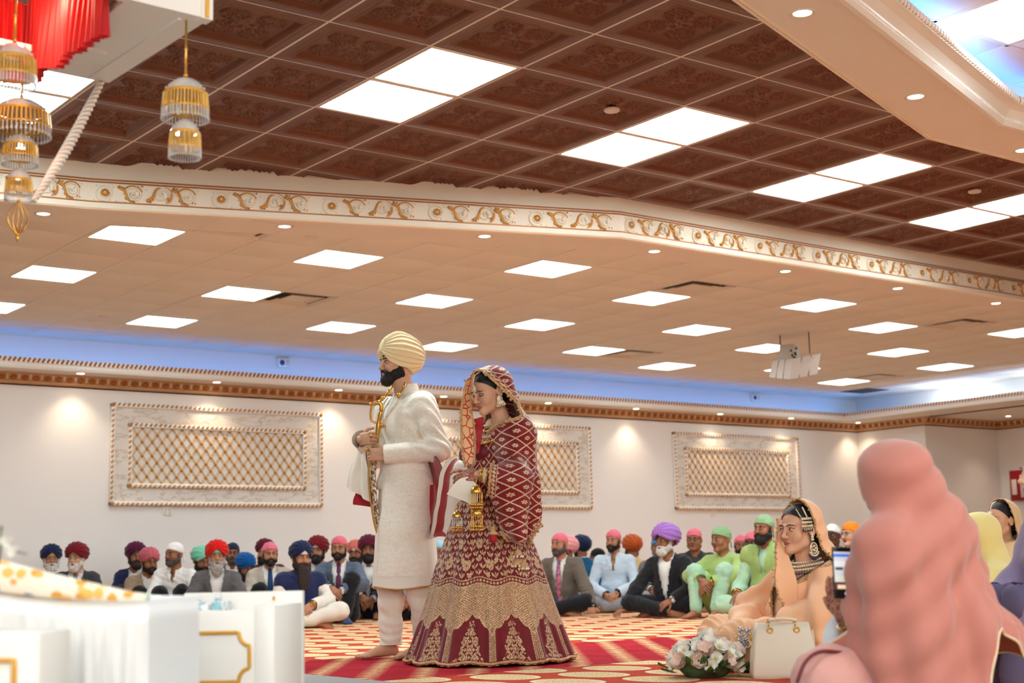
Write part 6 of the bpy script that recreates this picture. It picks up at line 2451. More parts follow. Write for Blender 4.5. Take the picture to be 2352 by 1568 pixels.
J = dict(pelvis=np.array((0, 0.0, 0.86)), belly=np.array((0, 0.0, 0.98)), chest=np.array((0, 0.01, 1.13)), neck=np.array((0, 0.02, 1.265)))
J['head'] = bl_(1123, 899, 0.0)
J['neck'][:2] = J['head'][:2] * 0.4 + bR[:2] * 0.035
J['shL'] = np.array((0.150, 0.03, 1.205)); J['shR'] = np.array((-0.150, 0.03, 1.205))
J['elbL'] = bl_(1186, 1098, 0.20); J['elbR'] = np.array((-0.22, -0.02, 0.96))
J['wriL'] = bl_(1098, 1090, 0.20); J['wriR'] = bl_(1082, 1096, 0.05)
HT = head_T(J, -4, 18, 0)
mb = MB()
s = SDF((-0.40, -0.40, 0.72), (0.42, 0.32, 1.36), 0.012)
torso_into(s, J, -0.012, fem=1)
for n in 'LR':
    s.cone(J['sh' + n], J['elb' + n], 0.044, 0.036, 0.03)
    s.cone(J['elb' + n], J['wri' + n], 0.036, 0.024, 0.02)
V, F = s.mesh()
add_body(mb, V, F, 0)
V, F, lips = head_mesh(0.0027, female=True, nose=0.85, brow=0.7, ear=True)
V = V * np.array([0.96, 0.96, 0.95])
C_ = V[F].mean(1)
lips = (((C_[:, 0] / 0.0185) ** 2 + ((C_[:, 2] + 0.0632) / 0.0085) ** 2 < 1) & (C_[:, 1] < -0.080)).astype(int)
add_body(mb, V, F, lips, HT)
HS = HT @ np.diag([0.96, 0.96, 0.95, 1])
eyes_into(mb, 2, 3, (-0.1, -0.5), HS, 0.2)
lids_into(mb, 0, HS, 0.75)
hand_into(mb, J['wriL'], unit(bl_(1052, 1092, 0.20) - bl_(1098, 1090, 0.20) + np.array((0, 0, -0.012))), unit(bC * 0.75 + np.array((0, 0, 0.65))), thumb=1, L=0.172, curl=(0.35, 0.42, 0.5, 0.6), mi=4, seg=8, spread=0.12)
hand_into(mb, J['wriR'], unit(bl_(1046, 1072, 0.12) - bl_(1082, 1096, 0.05)), unit(bC * 0.3 + np.array((0, 0, 0.9))), thumb=-1, L=0.172, curl=(0.3, 0.4, 0.5, 0.6), mi=4, seg=8)
mb.build('body', [S_LIGHT, mat('lips_bride', (168, 84, 80), 0.35), M_EYE, M_IRIS, M_henna], bride)
hb = MB()
V, F = cube_sphere(26)
V = V * np.array((0.0765, 0.0975, 0.0855)) + np.array((0, 0.012, 0.036))
V, F = cut_mesh(V, F, lambda P: (P[:, 1] + 0.050) * 0.8 + (P[:, 2] - 0.050) * 0.8 - 0.004 * np.exp(-(P[:, 0] / 0.01) ** 2))
hb.add(V, F, 0, True, HS)
hb.ball((0, 0.098, -0.035), (0.055, 0.045, 0.05), 0, HS, 10)
brow_lid_into(hb, 0, HS, 0.95, True)
for q in (1, -1):      # lashes of the lowered lids
    hb.tube(bez([(q * 0.0165, -0.0905, -0.0035), (q * 0.031, -0.0965, -0.0050), (q * 0.0490, -0.0815, -0.0010)], 8), 0.0021, 0, 4, HS)
hb.build('hair', hairmat('bride_black', (20, 15, 15), 0.35), bride)

# blouse
s = SDF((-0.30, -0.26, 0.80), (0.36, 0.30, 1.30), 0.010)
torso_into(s, J, 0.006, fem=1)
for n in 'LR':
    s.cone(J['sh' + n], J['elb' + n], 0.050, 0.043, 0.03)
    e = J['elb' + n] + (J['wri' + n] - J['elb' + n]) * 0.72
    s.cone(J['elb' + n], e, 0.043, 0.036, 0.02)
for q in (1, -1): s.ell(J['chest'] + (q * 0.065, -0.085, -0.005), (0.062, 0.055, 0.058), 0.03)
V, F = s.mesh()
V, F = cut_mesh(V, F, lambda P: np.minimum(1.225 + 0.35 * (P[:, 1] + 0.02) - P[:, 2] + 0.6 * np.abs(P[:, 0] - 0.0) * 0 + 0.05 * (np.abs(P[:, 0]) > 0.11), P[:, 2] - 0.82))
g = MB(); g.add(V, F, 0); g.build('blouse', mat('blouse_maroon', (112, 12, 26), 0.55, sheen=0.2, bump=0.3, bscale=200), bride)

# skirt
n, m = 360, 120
th = np.linspace(0, 2 * pi, n)
tt = np.linspace(0, 1, m)
z = 0.90 * (1 - tt) + 0.012
r0 = np.interp(z, [0, 0.10, 0.30, 0.52, 0.75, 0.92], [0.458, 0.418, 0.350, 0.285, 0.205, 0.145])
fold = 0.55 * np.sin(11 * th + 0.6) + 0.40 * np.sin(17 * th + 2.0 + 0.8 * np.sin(3 * th)) + 0.30 * np.sin(5 * th + 1) + 0.25 * np.sin(29 * th)
amp = np.interp(z, [0, 0.2, 0.6, 0.92], [0.062, 0.062, 0.055, 0.02])
R = r0[:, None] * (1 + amp[:, None] * fold[None, :] * 0.62)
R += 0.006 * np.sin(th * 40)[None, :] * (tt[:, None] ** 3)
cx = -0.02 * (1 - tt)
V = np.stack([R * np.cos(th)[None, :], R * np.sin(th)[None, :], np.broadcast_to(z[:, None], R.shape) + 0.006 * (tt[:, None] ** 6) * np.sin(13 * th)[None, :]], -1)
V[..., 2] = np.maximum(V[..., 2], 0.004)
UV = np.stack([np.broadcast_to((th / (2 * pi))[None, :], R.shape), z[:, None] + 0.010 * np.sin(11 * th + 0.6)[None, :] * np.sin(np.clip(z, 0.2, 0.9) * 4)[:, None] * (z > 0.2)[:, None], R], -1)
me = make_mesh('skirt', V.reshape(-1, 3), [grid_faces(m, n)], M_skirt)
vec_attr(me, 'uvw', UV.reshape(-1, 3))
inst('skirt', me, bride)
g = MB(); g.tube(V[-2] * np.array([1.006, 1.006, 1]) + (0, 0, 0.004), 0.0075, 0, 6, cap=False); g.build('hem_trim', M_lace, bride)

# veil over head, left shoulder, arm and back
s = SDF((-0.36, -0.42, 0.50), (0.50, 0.46, 1.66), 0.0082)
Hd = lambda p: (HS @ np.r_[np.asarray(p, float), 1])[:3]
s.ell(Hd((0, 0.012, 0.036)), (0.092, 0.112, 0.102), 0.03, rot=HT[:3, :3])
s.cone(Hd((0, 0.03, 0.0)), J['neck'] + bR * 0.03, 0.095, 0.105, 0.05)
s.cone(Hd((0, 0.06, 0.03)), bl_(1196, 985, 0.05), 0.075, 0.06, 0.08)
s.cone(J['shL'] * np.array([0.8, 1, 1]), J['shR'] * np.array([0.8, 1, 1]) + (0, 0.03, 0), 0.085, 0.085, 0.05)
s.ell(J['chest'], (0.165, 0.135, 0.16), 0.05)
s.ell(J['belly'] + (0, 0.01, 0), (0.175, 0.15, 0.17), 0.05)
s.cone(J['shL'], J['elbL'], 0.075, 0.070, 0.05)
s.cone(J['elbL'], J['elbL'] * 0.35 + J['wriL'] * 0.65, 0.070, 0.055, 0.04)
s.cone(J['elbL'], J['elbL'] + (0.0, 0.02, -0.30), 0.070, 0.045, 0.06)
s.cone(J['elbL'] * 0.5 + J['wriL'] * 0.5 + (0, 0, -0.02), bl_(1170, 1225, 0.16), 0.055, 0.05, 0.06)
s.cone(bl_(1200, 1000, 0.02), bl_(1224, 1240, 0.0), 0.07, 0.055, 0.08)
s.cone(bl_(1180, 1000, -0.05), bl_(1190, 1240, -0.10), 0.08, 0.07, 0.08)
V, F = s.mesh()
V = smooth_mesh(V, F, 3, 0.6)
N = normals(V, F)
ang = np.arctan2(V[:, 1] - 0.03, V[:, 0] - 0.05)
lowf = sm(1.28 - V[:, 2], 0.0, 0.35)
fo = np.sin(ang * 15 + 1.5 * np.sin(V[:, 2] * 9)) * 0.006 + np.sin(ang * 27 + 3 * V[:, 2]) * 0.003
diag = np.sin((V[:, 2] * 0.8 + V[:, 0] * 0.6 - V[:, 1] * 0.3) * 60 + 3 * wob(V, 1, 10, 4)) * 0.0035
V = V + N * (lowf * fo + diag * 0.7 + wob(V, 0.003, 30, 3))[:, None]


def veil_g(P):
    Q = (P - HT[:3, 3]) @ HT[:3, :3]
    gh = Q[:, 1] + 0.030 - 0.55 * np.clip(0.07 - Q[:, 2], 0, 0.16)
    xe = np.interp(P[:, 2], [0.90, 1.02, 1.12, 1.20, 1.30], [0.06, 0.01, 0.060, 0.115, 0.19])
    gb = np.maximum(P[:, 0] - xe, P[:, 1] - 0.03)
    w = sm(P[:, 2], 1.22, 1.32)
    g_ = w * gh + (1 - w) * gb
    # forearm opening at the bangles
    axf = unit(J['wriL'] - J['elbL'])
    e = J['elbL'] * 0.32 + J['wriL'] * 0.68
    g_ = np.where((np.linalg.norm(P - e, axis=1) < 0.12), np.minimum(g_, -(P - e) @ axf), g_)
    rr = P @ bR
    zh = np.interp(rr, [-0.1, 0.02, 0.08, 0.14, 0.20, 0.26, 0.32], [0.80, 0.76, 0.67, 0.60, 0.60, 0.70, 0.76])
    return np.minimum(g_, P[:, 2] - zh)


G0 = veil_g(V)
V, F = cut_mesh(V, F, veil_g)
E = veil_g(V)
gr = 1.0
un = np.unwrap(np.arctan2(V[:, 1] - 0.02, V[:, 0] - 0.03))
hz = sm(V[:, 2], 1.28, 1.42)
uu = np.arctan2(V[:, 1] - 0.02, V[:, 0] - 0.03) * (0.20 * (1 - hz) + 0.11 * hz)
vv = V[:, 2] * 1.0
Q = (V - HT[:3, 3]) @ HT[:3, :3]
vv = vv + hz * (np.hypot(Q[:, 0], Q[:, 1]) * -0.35)
me = make_mesh('veil', V, [F], M_veil)
vec_attr(me, 'uvw', np.stack([uu, vv, np.maximum(E, 0)], 1))
inst('veil', me, bride)
lt = MB()
rl = np.random.default_rng(5)
for L in boundary_loops(F, 40):
    P = smooth_line(V[np.array(L)], 6)
    P = resample(P, 0.011)
    if len(P) < 8: continue
    lt.tube(P, 0.0075, 0, 5)
    for p in P:
        lt.ball(p + rl.normal(size=3) * 0.005, np.array((0.007, 0.007, 0.008)) * rl.uniform(0.7, 1.25), 0, None, 2)
lt.build('lace_trim', M_lace, bride, kind='stuff')
# far side of the veil hanging before the face, brocade side out
V, F, s_, u_ = ribbon([bl_(1080, 868, 0.06), bl_(1071, 920, 0.05), bl_(1074, 980, 0.06), bl_(1076, 1030, 0.08), bl_(1078, 1068, 0.10)],
                      [-0.5 * (bl_(1088, 864, 0.04) - bl_(1072, 876, 0.06)), -0.5 * (bl_(1082, 920, 0.0) - bl_(1064, 920, 0.04)), -0.55 * (bl_(1090, 980, 0.03) - bl_(1063, 980, 0.06)), -0.55 * (bl_(1091, 1030, 0.05) - bl_(1064, 1030, 0.06)), -0.5 * (bl_(1086, 1066, 0.08) - bl_(1066, 1070, 0.08))], 60, 8, 0.003, 40, 16)
g = MB(); two_face(g, V, F, 0, 1, 0.004); g.build('veil_inner_fall', [M_brocade, mat('blouse_maroon')], bride)
lt = MB()
for side_ in (0, 15):
    P = resample(V.reshape(60, 16, 3)[:, side_], 0.012)
    lt.tube(P, 0.0065, 0, 5)
    for p in P: lt.ball(p + rl.normal(size=3) * 0.004, 0.007 * rl.uniform(0.7, 1.2), 0, None, 2)
lt.build('lace_trim', M_lace, bride, kind='stuff')
V, F, s_, u_ = ribbon([bl_(1098, 960, 0.02), bl_(1094, 1000, 0.05), bl_(1086, 1045, 0.07)], [bl_(1106, 958, 0.02) - bl_(1092, 962, 0.02)] * 3, 24, 9, 0.004, 50, 10)
g = MB(); two_face(g, V, F, 0, 0); g.build('veil_red_fold', M_redsilk, bride)

# jewellery
T = HS
for q in (1, -1):
    jb = MB()
    o = np.array((q * 0.079, -0.004, -0.040))
    jb.ball(o, (0.010, 0.012, 0.012), 0, T, 5)
    jb.lathe([(0.0, 0.0), (0.010, -0.003), (0.020, -0.013), (0.025, -0.026), (0.026, -0.029), (0.0, -0.028)], 0, 18, T @ TR(o + np.array((0, 0, -0.010))))
    for a in np.linspace(0, 2 * pi, 14, endpoint=False):
        jb.ball(o + np.array((0.024 * cos(a), 0.024 * sin(a), -0.046)), (0.0045, 0.0045, 0.007), 1, T, 3)
    jb.lathe([(0.0, 0.020), (0.018, 0.012), (0.022, 0.0), (0.018, -0.012), (0.0, -0.020)], 0, 16, T @ TR(o + np.array((q * 0.004, 0.0, -0.012)), ry=pi / 2) @ np.diag([1, 1, 0.18, 1]))
    jb.build('earring', [M_kundan, M_pearl], bride)
jb = MB()
jb.tube(bez([(0, -0.030, 0.122), (0, -0.066, 0.110), (0, -0.090, 0.078), (0, -0.0985, 0.052)], 14), 0.0028, 0, 5, T)
jb.lathe([(0.0, -0.004), (0.012, -0.003), (0.019, 0.0), (0.012, 0.004), (0.0, 0.005)], 0, 18, T @ TR((0, -0.101, 0.040), rx=pi / 2 - 0.25))
for a in np.linspace(0, 2 * pi, 12, endpoint=False): jb.ball((0.021 * cos(a), -0.1015, 0.040 + 0.021 * sin(a)), 0.0038, 1, T, 3)
jb.ball((0, -0.103, 0.014), (0.004, 0.004, 0.007), 1, T, 3)
jb.build('forehead_pendant', [M_kundan, M_pearl], bride)
jb = MB()
nk = J['neck']
for q, (r_, dz, dr) in enumerate(((0.058, 0.012, 0.0055), (0.066, -0.006, 0.0065), (0.076, -0.026, 0.0075), (0.088, -0.046, 0.008))):
    for a in np.linspace(-2.5, 2.5, 40):
        p = nk + np.array((r_ * sin(a) * 1.02, -r_ * cos(a) * 0.98 - 0.004, dz + 0.022 - 0.030 * (0.5 + 0.5 * cos(a)) * (1 + q * 0.45)))
        jb.ball(p, dr * (1.0 if q % 2 else 0.8), q % 2, None, 3)
jb.build('necklace', [M_kundan, M_GOLDJ], bride, kind='stuff')
axf = unit(J['wriL'] - J['elbL'])
uF = unit(np.cross(axf, (0, 0, 1))); vF = np.cross(axf, uF)
a = np.linspace(0, 2 * pi, 21)
for q, (off, mm, r_) in enumerate(((-0.012, M_GOLDJ, 0.036), (-0.021, M_GOLDJ, 0.037), (-0.030, M_pearl, 0.037), (-0.038, M_kundan, 0.037), (-0.047, M_GOLDJ, 0.038))):
    jb = MB(); jb.tube(J['wriL'] + axf * off + r_ * (np.cos(a)[:, None] * uF + np.sin(a)[:, None] * vF), 0.0042, 0, 6, cap=False); jb.build('bangle', mm, bride)
for q in range(6):
    jb = MB(); jb.tube(J['wriL'] + axf * (-0.058 - q * 0.009) + 0.038 * (np.cos(a)[:, None] * uF + np.sin(a)[:, None] * vF), 0.0048, 0, 6, cap=False); jb.build('bangle', M_redsilk, bride)


def kaleera(px, py, toward, tiers, sc, silver=False):
    o = bl_(px, py, toward)
    g = MB()
    g.tube([o + (0, 0, 0.055), o], 0.0025, 0, 5)
    zz = 0.0
    for q in range(tiers):
        g.lathe([(0.002, 0.012), (0.016, 0.004), (0.027, -0.012), (0.030, -0.026), (0.0285, -0.030)], 0, 18, TR(o + np.array((0, 0, zz)), s=sc))
        for a_ in np.linspace(0, 2 * pi, 16, endpoint=False):
            c = o + np.array((0.028 * cos(a_) * sc, 0.028 * sin(a_) * sc, zz - 0.030 * sc))
            g.tube([c, c + (0, 0, -0.050 * sc)], 0.0020, 1 if silver else 0, 4, cap=False)
            g.ball(c + np.array((0, 0, -0.055 * sc)), (0.0065 * sc, 0.0065 * sc, 0.008 * sc), 0, None, 3)
            g.ball(c + np.array((0, 0, -0.070 * sc)), (0.0055 * sc, 0.0055 * sc, 0.007 * sc), 0, None, 3)
        zz -= 0.105 * sc
    return g.build('hanging_tassel', [M_GOLDJ, M_SILV], bride)


kaleera(1094, 1118, 0.28, 2, 1.08)
kaleera(1050, 1176, 0.20, 1, 0.95, True)
g = MB()
V, F, s_, u_ = ribbon([bl_(1088, 1106, 0.22), bl_(1074, 1122, 0.24), bl_(1060, 1148, 0.24)], [bl_(1094, 1112, 0.22) - bl_(1080, 1100, 0.22), bl_(1086, 1132, 0.24) - bl_(1062, 1114, 0.24), bl_(1078, 1156, 0.24) - bl_(1044, 1142, 0.24)], 24, 3, 0.006, 50, 14)
two_face(g, V, F, 0, 0); g.build('white_handkerchief', M_silk, bride)
g = MB()
o = bl_(1132, 1222, 0.30)
g.lathe([(0.003, 0.03), (0.010, 0.02), (0.012, 0.005), (0.024, 0.0), (0.026, -0.012), (0.020, -0.014)], 0, 14, TR(o))
g.lathe([(0.016, -0.012), (0.021, -0.03), (0.026, -0.052), (0.0, -0.050)], 1, 14, TR(o))
g.build('tassel', [M_lace, M_redsilk], bride)
for (px, py) in ((1190, 1268), (1186, 1290), (1202, 1296)):
    g = MB(); o = bl_(px, py, 0.33)
    g.lathe([(0.003, 0.02), (0.014, 0.008), (0.022, -0.010), (0.024, -0.016)], 0, 14, TR(o))
    for q in range(7): g.ball(o + np.array(bR) * (0.024 * cos(q * 0.9)) + np.array(bC) * (0.024 * sin(q * 0.9)) + (0, 0, -0.022), 0.0075, 1, None, 3)
    g.build('tassel', [M_lace, M_pearl], bride)
# ================================================================== the women at right, bag and bouquet
class Fig:
    """figure-space helper for somebody standing or sitting at floor point p, turned by phi"""
    def __init__(self, px, d, phi):
        self.p = np.array(place(px, d)); self.p[2] = 0.0
        self.d = d
        self.rz = face_rz(self.p, phi)
        self.inv = np.linalg.inv(np.array(Matrix.Translation(self.p) @ Matrix.Rotation(self.rz, 4, 'Z')))
        f = radians(phi)
        self.R = np.array((cos(f), sin(f), 0)); self.C = np.array((sin(f), -cos(f), 0))

    def at(self, px, py, toward=0.0):
        return (self.inv @ np.r_[at_depth(px, py, self.d - toward), 1])[:3]


def female_head(fig_root, J, HT, skin_m, lips_m, hands=(), res=0.003, look=(-0.1, -0.1), closed=0.1, hair=True, hairline=0.050, body=True, extra=None):
    mb = MB()
    if body:
        lo, hi = bounds(J, 0.13); hi[2] = J['neck'][2] + 0.06
        s = SDF(lo, hi, 0.015)
        torso_into(s, J, -0.012, fem=1)
        for n in 'LR':
            s.cone(J['sh' + n], J['elb' + n], 0.044, 0.036, 0.03); s.cone(J['elb' + n], J['wri' + n], 0.036, 0.024, 0.02)
            leg_into(s, J, n, -0.008, 1.0)
        V, F = s.mesh(); add_body(mb, V, F, 0)
    V, F, lips = head_mesh(res, female=True, nose=0.88, brow=0.7)
    V = V * 0.955
    c = V[F].mean(1)
    lips = (((c[:, 0] / 0.0185) ** 2 + ((c[:, 2] + 0.0637) / 0.0088) ** 2 < 1) & (c[:, 1] < -0.080)).astype(int)
    add_body(mb, V, F, lips, HT)
    HS = HT @ np.diag([0.955, 0.955, 0.955, 1])
    eyes_into(mb, 2, 3, look, HS, closed)
    lids_into(mb, 0, HS, closed + 0.25)
    for h in hands: hand_into(mb, *h[0], **h[1])
    mb.build('body', [skin_m, lips_m, M_EYE, M_IRIS, M_henna], fig_root)
    if hair:
        hb = MB()
        V, F = cube_sphere(24)
        V = V * np.array((0.0765, 0.0975, 0.0855)) + np.array((0, 0.012, 0.036))
        V, F = cut_mesh(V, F, lambda P: (P[:, 1] + 0.046) * 0.8 + (P[:, 2] - hairline) * 0.8)
        hb.add(V, F, 0, True, HS)
        hb.ball((0, 0.095, -0.045), (0.055, 0.045, 0.06), 0, HS, 10)
        brow_lid_into(hb, 0, HS, 1.0)
        hb.build('hair', hairmat('bride_black', (20, 15, 15), 0.35), fig_root)
    return HS


def drape(root, name, m, J, HT, HS, prims, g, res=0.010, amp=0.004, folds=0.005, trim=None, trim_r=0.006, seed=0, hi_z=None, blobs=True, nf=15):
    lo, hi = bounds(J, 0.24); hi[2] = J['head'][2] + 0.17
    s = SDF(lo, hi, res)
    Hd = lambda p: (HS @ np.r_[np.asarray(p, float), 1])[:3]
    s.ell(Hd((0, 0.014, 0.038)), (0.090, 0.112, 0.100), 0.03, rot=HT[:3, :3])
    s.cone(Hd((0, 0.03, 0.0)), J['neck'] + (0, 0.03, -0.01), 0.092, 0.105, 0.06)
    for n in 'LR': s.cone(J['neck'] + (0, 0.03, -0.02), J['sh' + n], 0.075, 0.070, 0.06)
    s.ell(J['chest'], (0.165, 0.135, 0.16), 0.06)
    s.ell(J['belly'] + (0, 0.01, 0), (0.175, 0.145, 0.16), 0.06)
    for q in prims: s.cone(*q[:4], q[4] if len(q) > 4 else 0.06)
    V, F = s.mesh()
    V = smooth_mesh(V, F, 3, 0.6)
    N = normals(V, F)
    ang = np.arctan2(V[:, 1] - J['chest'][1], V[:, 0] - J['chest'][0])
    lw = sm(J['neck'][2] + 0.06 - V[:, 2], 0.0, 0.25)
    fo = np.sin(ang * nf + 2.5 * np.sin(V[:, 2] * 7)) * folds + np.sin(ang * (nf * 1.7) + 5 * V[:, 2]) * folds * 0.5
    V = V + N * (lw * fo + wob(V, amp, 26, seed) + 0.6 * amp * np.sin((V[:, 2] + V[:, 0] * 0.7) * 55 + 3 * wob(V, 1, 9, seed + 2)))[:, None]
    V[:, 2] = np.maximum(V[:, 2], 0.004)
    V, F = cut_mesh(V, F, g)
    mb = MB(); mb.add(V, F, 0); mb.build(name, m, root)
    if trim is not None:
        lt = MB(); rl = np.random.default_rng(seed)
        for L in boundary_loops(F, 30):
            P = resample(smooth_line(V[np.array(L)], 6), 0.012)
            lt.tube(P, trim_r, 0, 5)
            if blobs:
                for p in P: lt.ball(p + rl.normal(size=3) * 0.004, trim_r * rl.uniform(0.8, 1.3), 0, None, 2)
        lt.build('lace_trim', trim, root, kind='stuff')
    return V, F


def salwar(root, J, m, inf=0.02, pleat=0.0, seed=0, res=0.012, name='trousers', k=0.05):
    lo, hi = bounds(J, 0.17); hi[2] = 0.40
    s = SDF(lo, hi, res)
    s.ell(J['pelvis'] + (0, 0, -0.01), (0.175, 0.135, 0.11), 0.05, inflate=inf)
    for n in 'LR': leg_into(s, J, n, inf, 1.0, k)
    V, F = s.mesh()
    V = cloth_finish(V, F, J, 0.006, seed, lo=0.003)
    if pleat:
        N = normals(V, F)
        for n in 'LR':
            d = unit(J['ank' + n] - J['knee' + n])
            V = V + N * (pleat * np.sin((V @ unit(np.cross(d, (0, 0, 1)))) * 190))[:, None] * 0.5
        V[:, 2] = np.maximum(V[:, 2], 0.003)
    mb = MB(); mb.add(V, F, 0)
    return mb.build(name, m, root)


M_peach = mat('peach_silk', (246, 190, 146), 0.55, spec=0.35, sheen=0.3, bump=0.08, bscale=400)
M_peachp = mat('peach_pleats', (238, 186, 142), 0.65, spec=0.25, sheen=0.2, bump=0.1, bscale=300)
M_pinks = mat('rose_shawl', (188, 120, 106), 0.75, spec=0.2, sheen=0.3, bump=0.1, bscale=350)
M_pinkt = mat('rose_trousers', (214, 158, 148), 0.75, spec=0.2, sheen=0.2)
M_jetbead = mat('navy_bead', (28, 30, 50), 0.15, spec=0.7)

# ---------------- woman in peach
fg = Fig(1852, 6.9, 52)
t = thing('person', 'seated woman in peach silk with gold-edged veil and large navy bead earrings', 'person', fg.p, fg.rz)
J = pose('lap', 0.02, -0.04, 3)
J['head'] = fg.at(1834, 1214, 0.02)
J['neck'] = np.array((0.0, 0.03, 0.49)); J['neck'][:2] = fg.at(1856, 1300, 0.0)[:2]
J['chest'] = np.array((J['neck'][0] * 0.7, J['neck'][1] * 0.7, 0.36))
for n, q in (('L', 1), ('R', -1)): J['sh' + n] = np.array((q * 0.145, 0.02, 0.435)) + J['neck'] * np.array((0.8, 0.6, 0))
J['wriL'] = np.array((0.10, -0.30, 0.17)); J['wriR'] = np.array((-0.10, -0.30, 0.17))
J['kneeL'] = fg.at(1700, 1458, 0.12); J['kneeL'][2] = 0.14
J['ankL'] = np.array((-0.05, -0.36, 0.06))
HT = head_T(J, -10, 3, 0)
HS = female_head(t, J, HT, skin('fair', (214, 164, 134)), mat('lips_peach', (172, 96, 88), 0.35), res=0.0026, look=(-0.55, -0.15), closed=0.12, hands=(((J['wriL'], (-0.6, -0.7, -0.2), (0, -0.3, 1)), dict(thumb=1, L=0.165)), ((J['wriR'], (0.6, -0.7, -0.2), (0, -0.3, 1)), dict(thumb=-1, L=0.165))))
# dress and trousers
lo, hi = bounds(J, 0.16); hi[2] = J['neck'][2] + 0.05
s = SDF(lo, hi, 0.011)
torso_into(s, J, 0.010, fem=1)
for n in 'LR': s.cone(J['sh' + n], J['elb' + n], 0.052, 0.046, 0.03); s.cone(J['elb' + n], J['wri' + n], 0.044, 0.034, 0.02)
V, F = s.mesh()
V = cloth_finish(V, F, J, 0.004, 4)
V, F = cut_mesh(V, F, lambda P: np.minimum(0.425 + 0.5 * (P[:, 1] + 0.03) + 0.3 * np.abs(P[:, 0]) - P[:, 2], P[:, 2] - 0.05))
g = MB(); g.add(V, F, 0); g.build('dress', M_peachp, t)
g = MB()
for L in boundary_loops(F, 30):
    P = resample(smooth_line(V[np.array(L)], 4), 0.010)
    if P[:, 2].mean() > 0.3:
        g.tube(P, 0.004, 1, 5)
        for p in P: g.ball(p + (0, -0.006, -0.016), (0.005, 0.005, 0.014), 0, None, 3)
g.build('neckline_embroidery', [M_lace, M_jetbead], t, kind='stuff')
salwar(t, J, M_peachp, 0.030, 0.010, 5, 0.0085, k=0.05)


def peach_g(P):
    Q = (P - HT[:3, 3]) @ HT[:3, :3]
    gh = Q[:, 1] - 0.004 - 0.30 * np.clip(0.05 - Q[:, 2], 0, 0.2)
    x0 = np.interp(P[:, 2], [0.25, 0.49], [-0.02, J['neck'][0]])
    wd = np.interp(P[:, 2], [0.22, 0.30, 0.42, 0.50], [0.0, 0.070, 0.115, 0.16])
    gb = np.maximum(np.abs(P[:, 0] - x0) - wd, P[:, 1] - 0.0)
    w = sm(P[:, 2], 0.44, 0.54)
    rr = P @ fg.R
    return np.minimum(w * gh + (1 - w) * gb, P[:, 2] - np.interp(rr, [-0.3, 0, 0.25], [0.10, 0.06, 0.04]))


drape(t, 'veil', M_peach, J, HT, HS, [(J['shL'], J['elbL'], 0.070, 0.075), (J['shR'], J['elbR'], 0.070, 0.075), (J['elbL'], J['wriL'], 0.075, 0.06), (J['elbR'], J['wriR'], 0.075, 0.06), (J['elbL'], J['elbL'] + (0.02, 0.02, -0.2), 0.075, 0.09), (J['belly'] + (0, 0.05, 0), (0, 0.08, 0.06), 0.15, 0.17), ((HS @ np.array((0, 0.07, 0.0, 1)))[:3], fg.at(1902, 1330, -0.02), 0.06, 0.075)], peach_g, 0.0085, 0.007, 0.013, M_lace, 0.0055, 7, nf=13)
V, F, s_, u_ = ribbon([fg.at(1789, 1190, 0.02), fg.at(1787, 1235, 0.05), fg.at(1797, 1285, 0.10), fg.at(1806, 1340, 0.14), fg.at(1824, 1404, 0.16)], [0.5 * (fg.at(1793, 1190, 0.0) - fg.at(1785, 1192, 0.02)), 0.5 * (fg.at(1792, 1235, 0.02) - fg.at(1783, 1236, 0.05)), 0.5 * (fg.at(1816, 1280, 0.05) - fg.at(1784, 1290, 0.09)), 0.5 * (fg.at(1832, 1336, 0.1) - fg.at(1784, 1346, 0.12)), 0.5 * (fg.at(1842, 1400, 0.12) - fg.at(1806, 1412, 0.14))], 60, 3, 0.005, 40, 18)
g = MB(); two_face(g, V, F, 0, 0); g.build('veil_fall', M_peach, t)
lt = MB(); rl = np.random.default_rng(2)
P = resample(V.reshape(60, 18, 3)[:, 17 if see((np.linalg.inv(fg.inv) @ np.r_[V.reshape(60, 18, 3)[30, 17], 1])[:3])[0] < see((np.linalg.inv(fg.inv) @ np.r_[V.reshape(60, 18, 3)[30, 0], 1])[:3])[0] else 0], 0.011)
lt.tube(P, 0.005, 0, 5)
for p in P: lt.ball(p + rl.normal(size=3) * 0.004, 0.006, 0, None, 2)
lt.build('lace_trim', M_lace, t, kind='stuff')
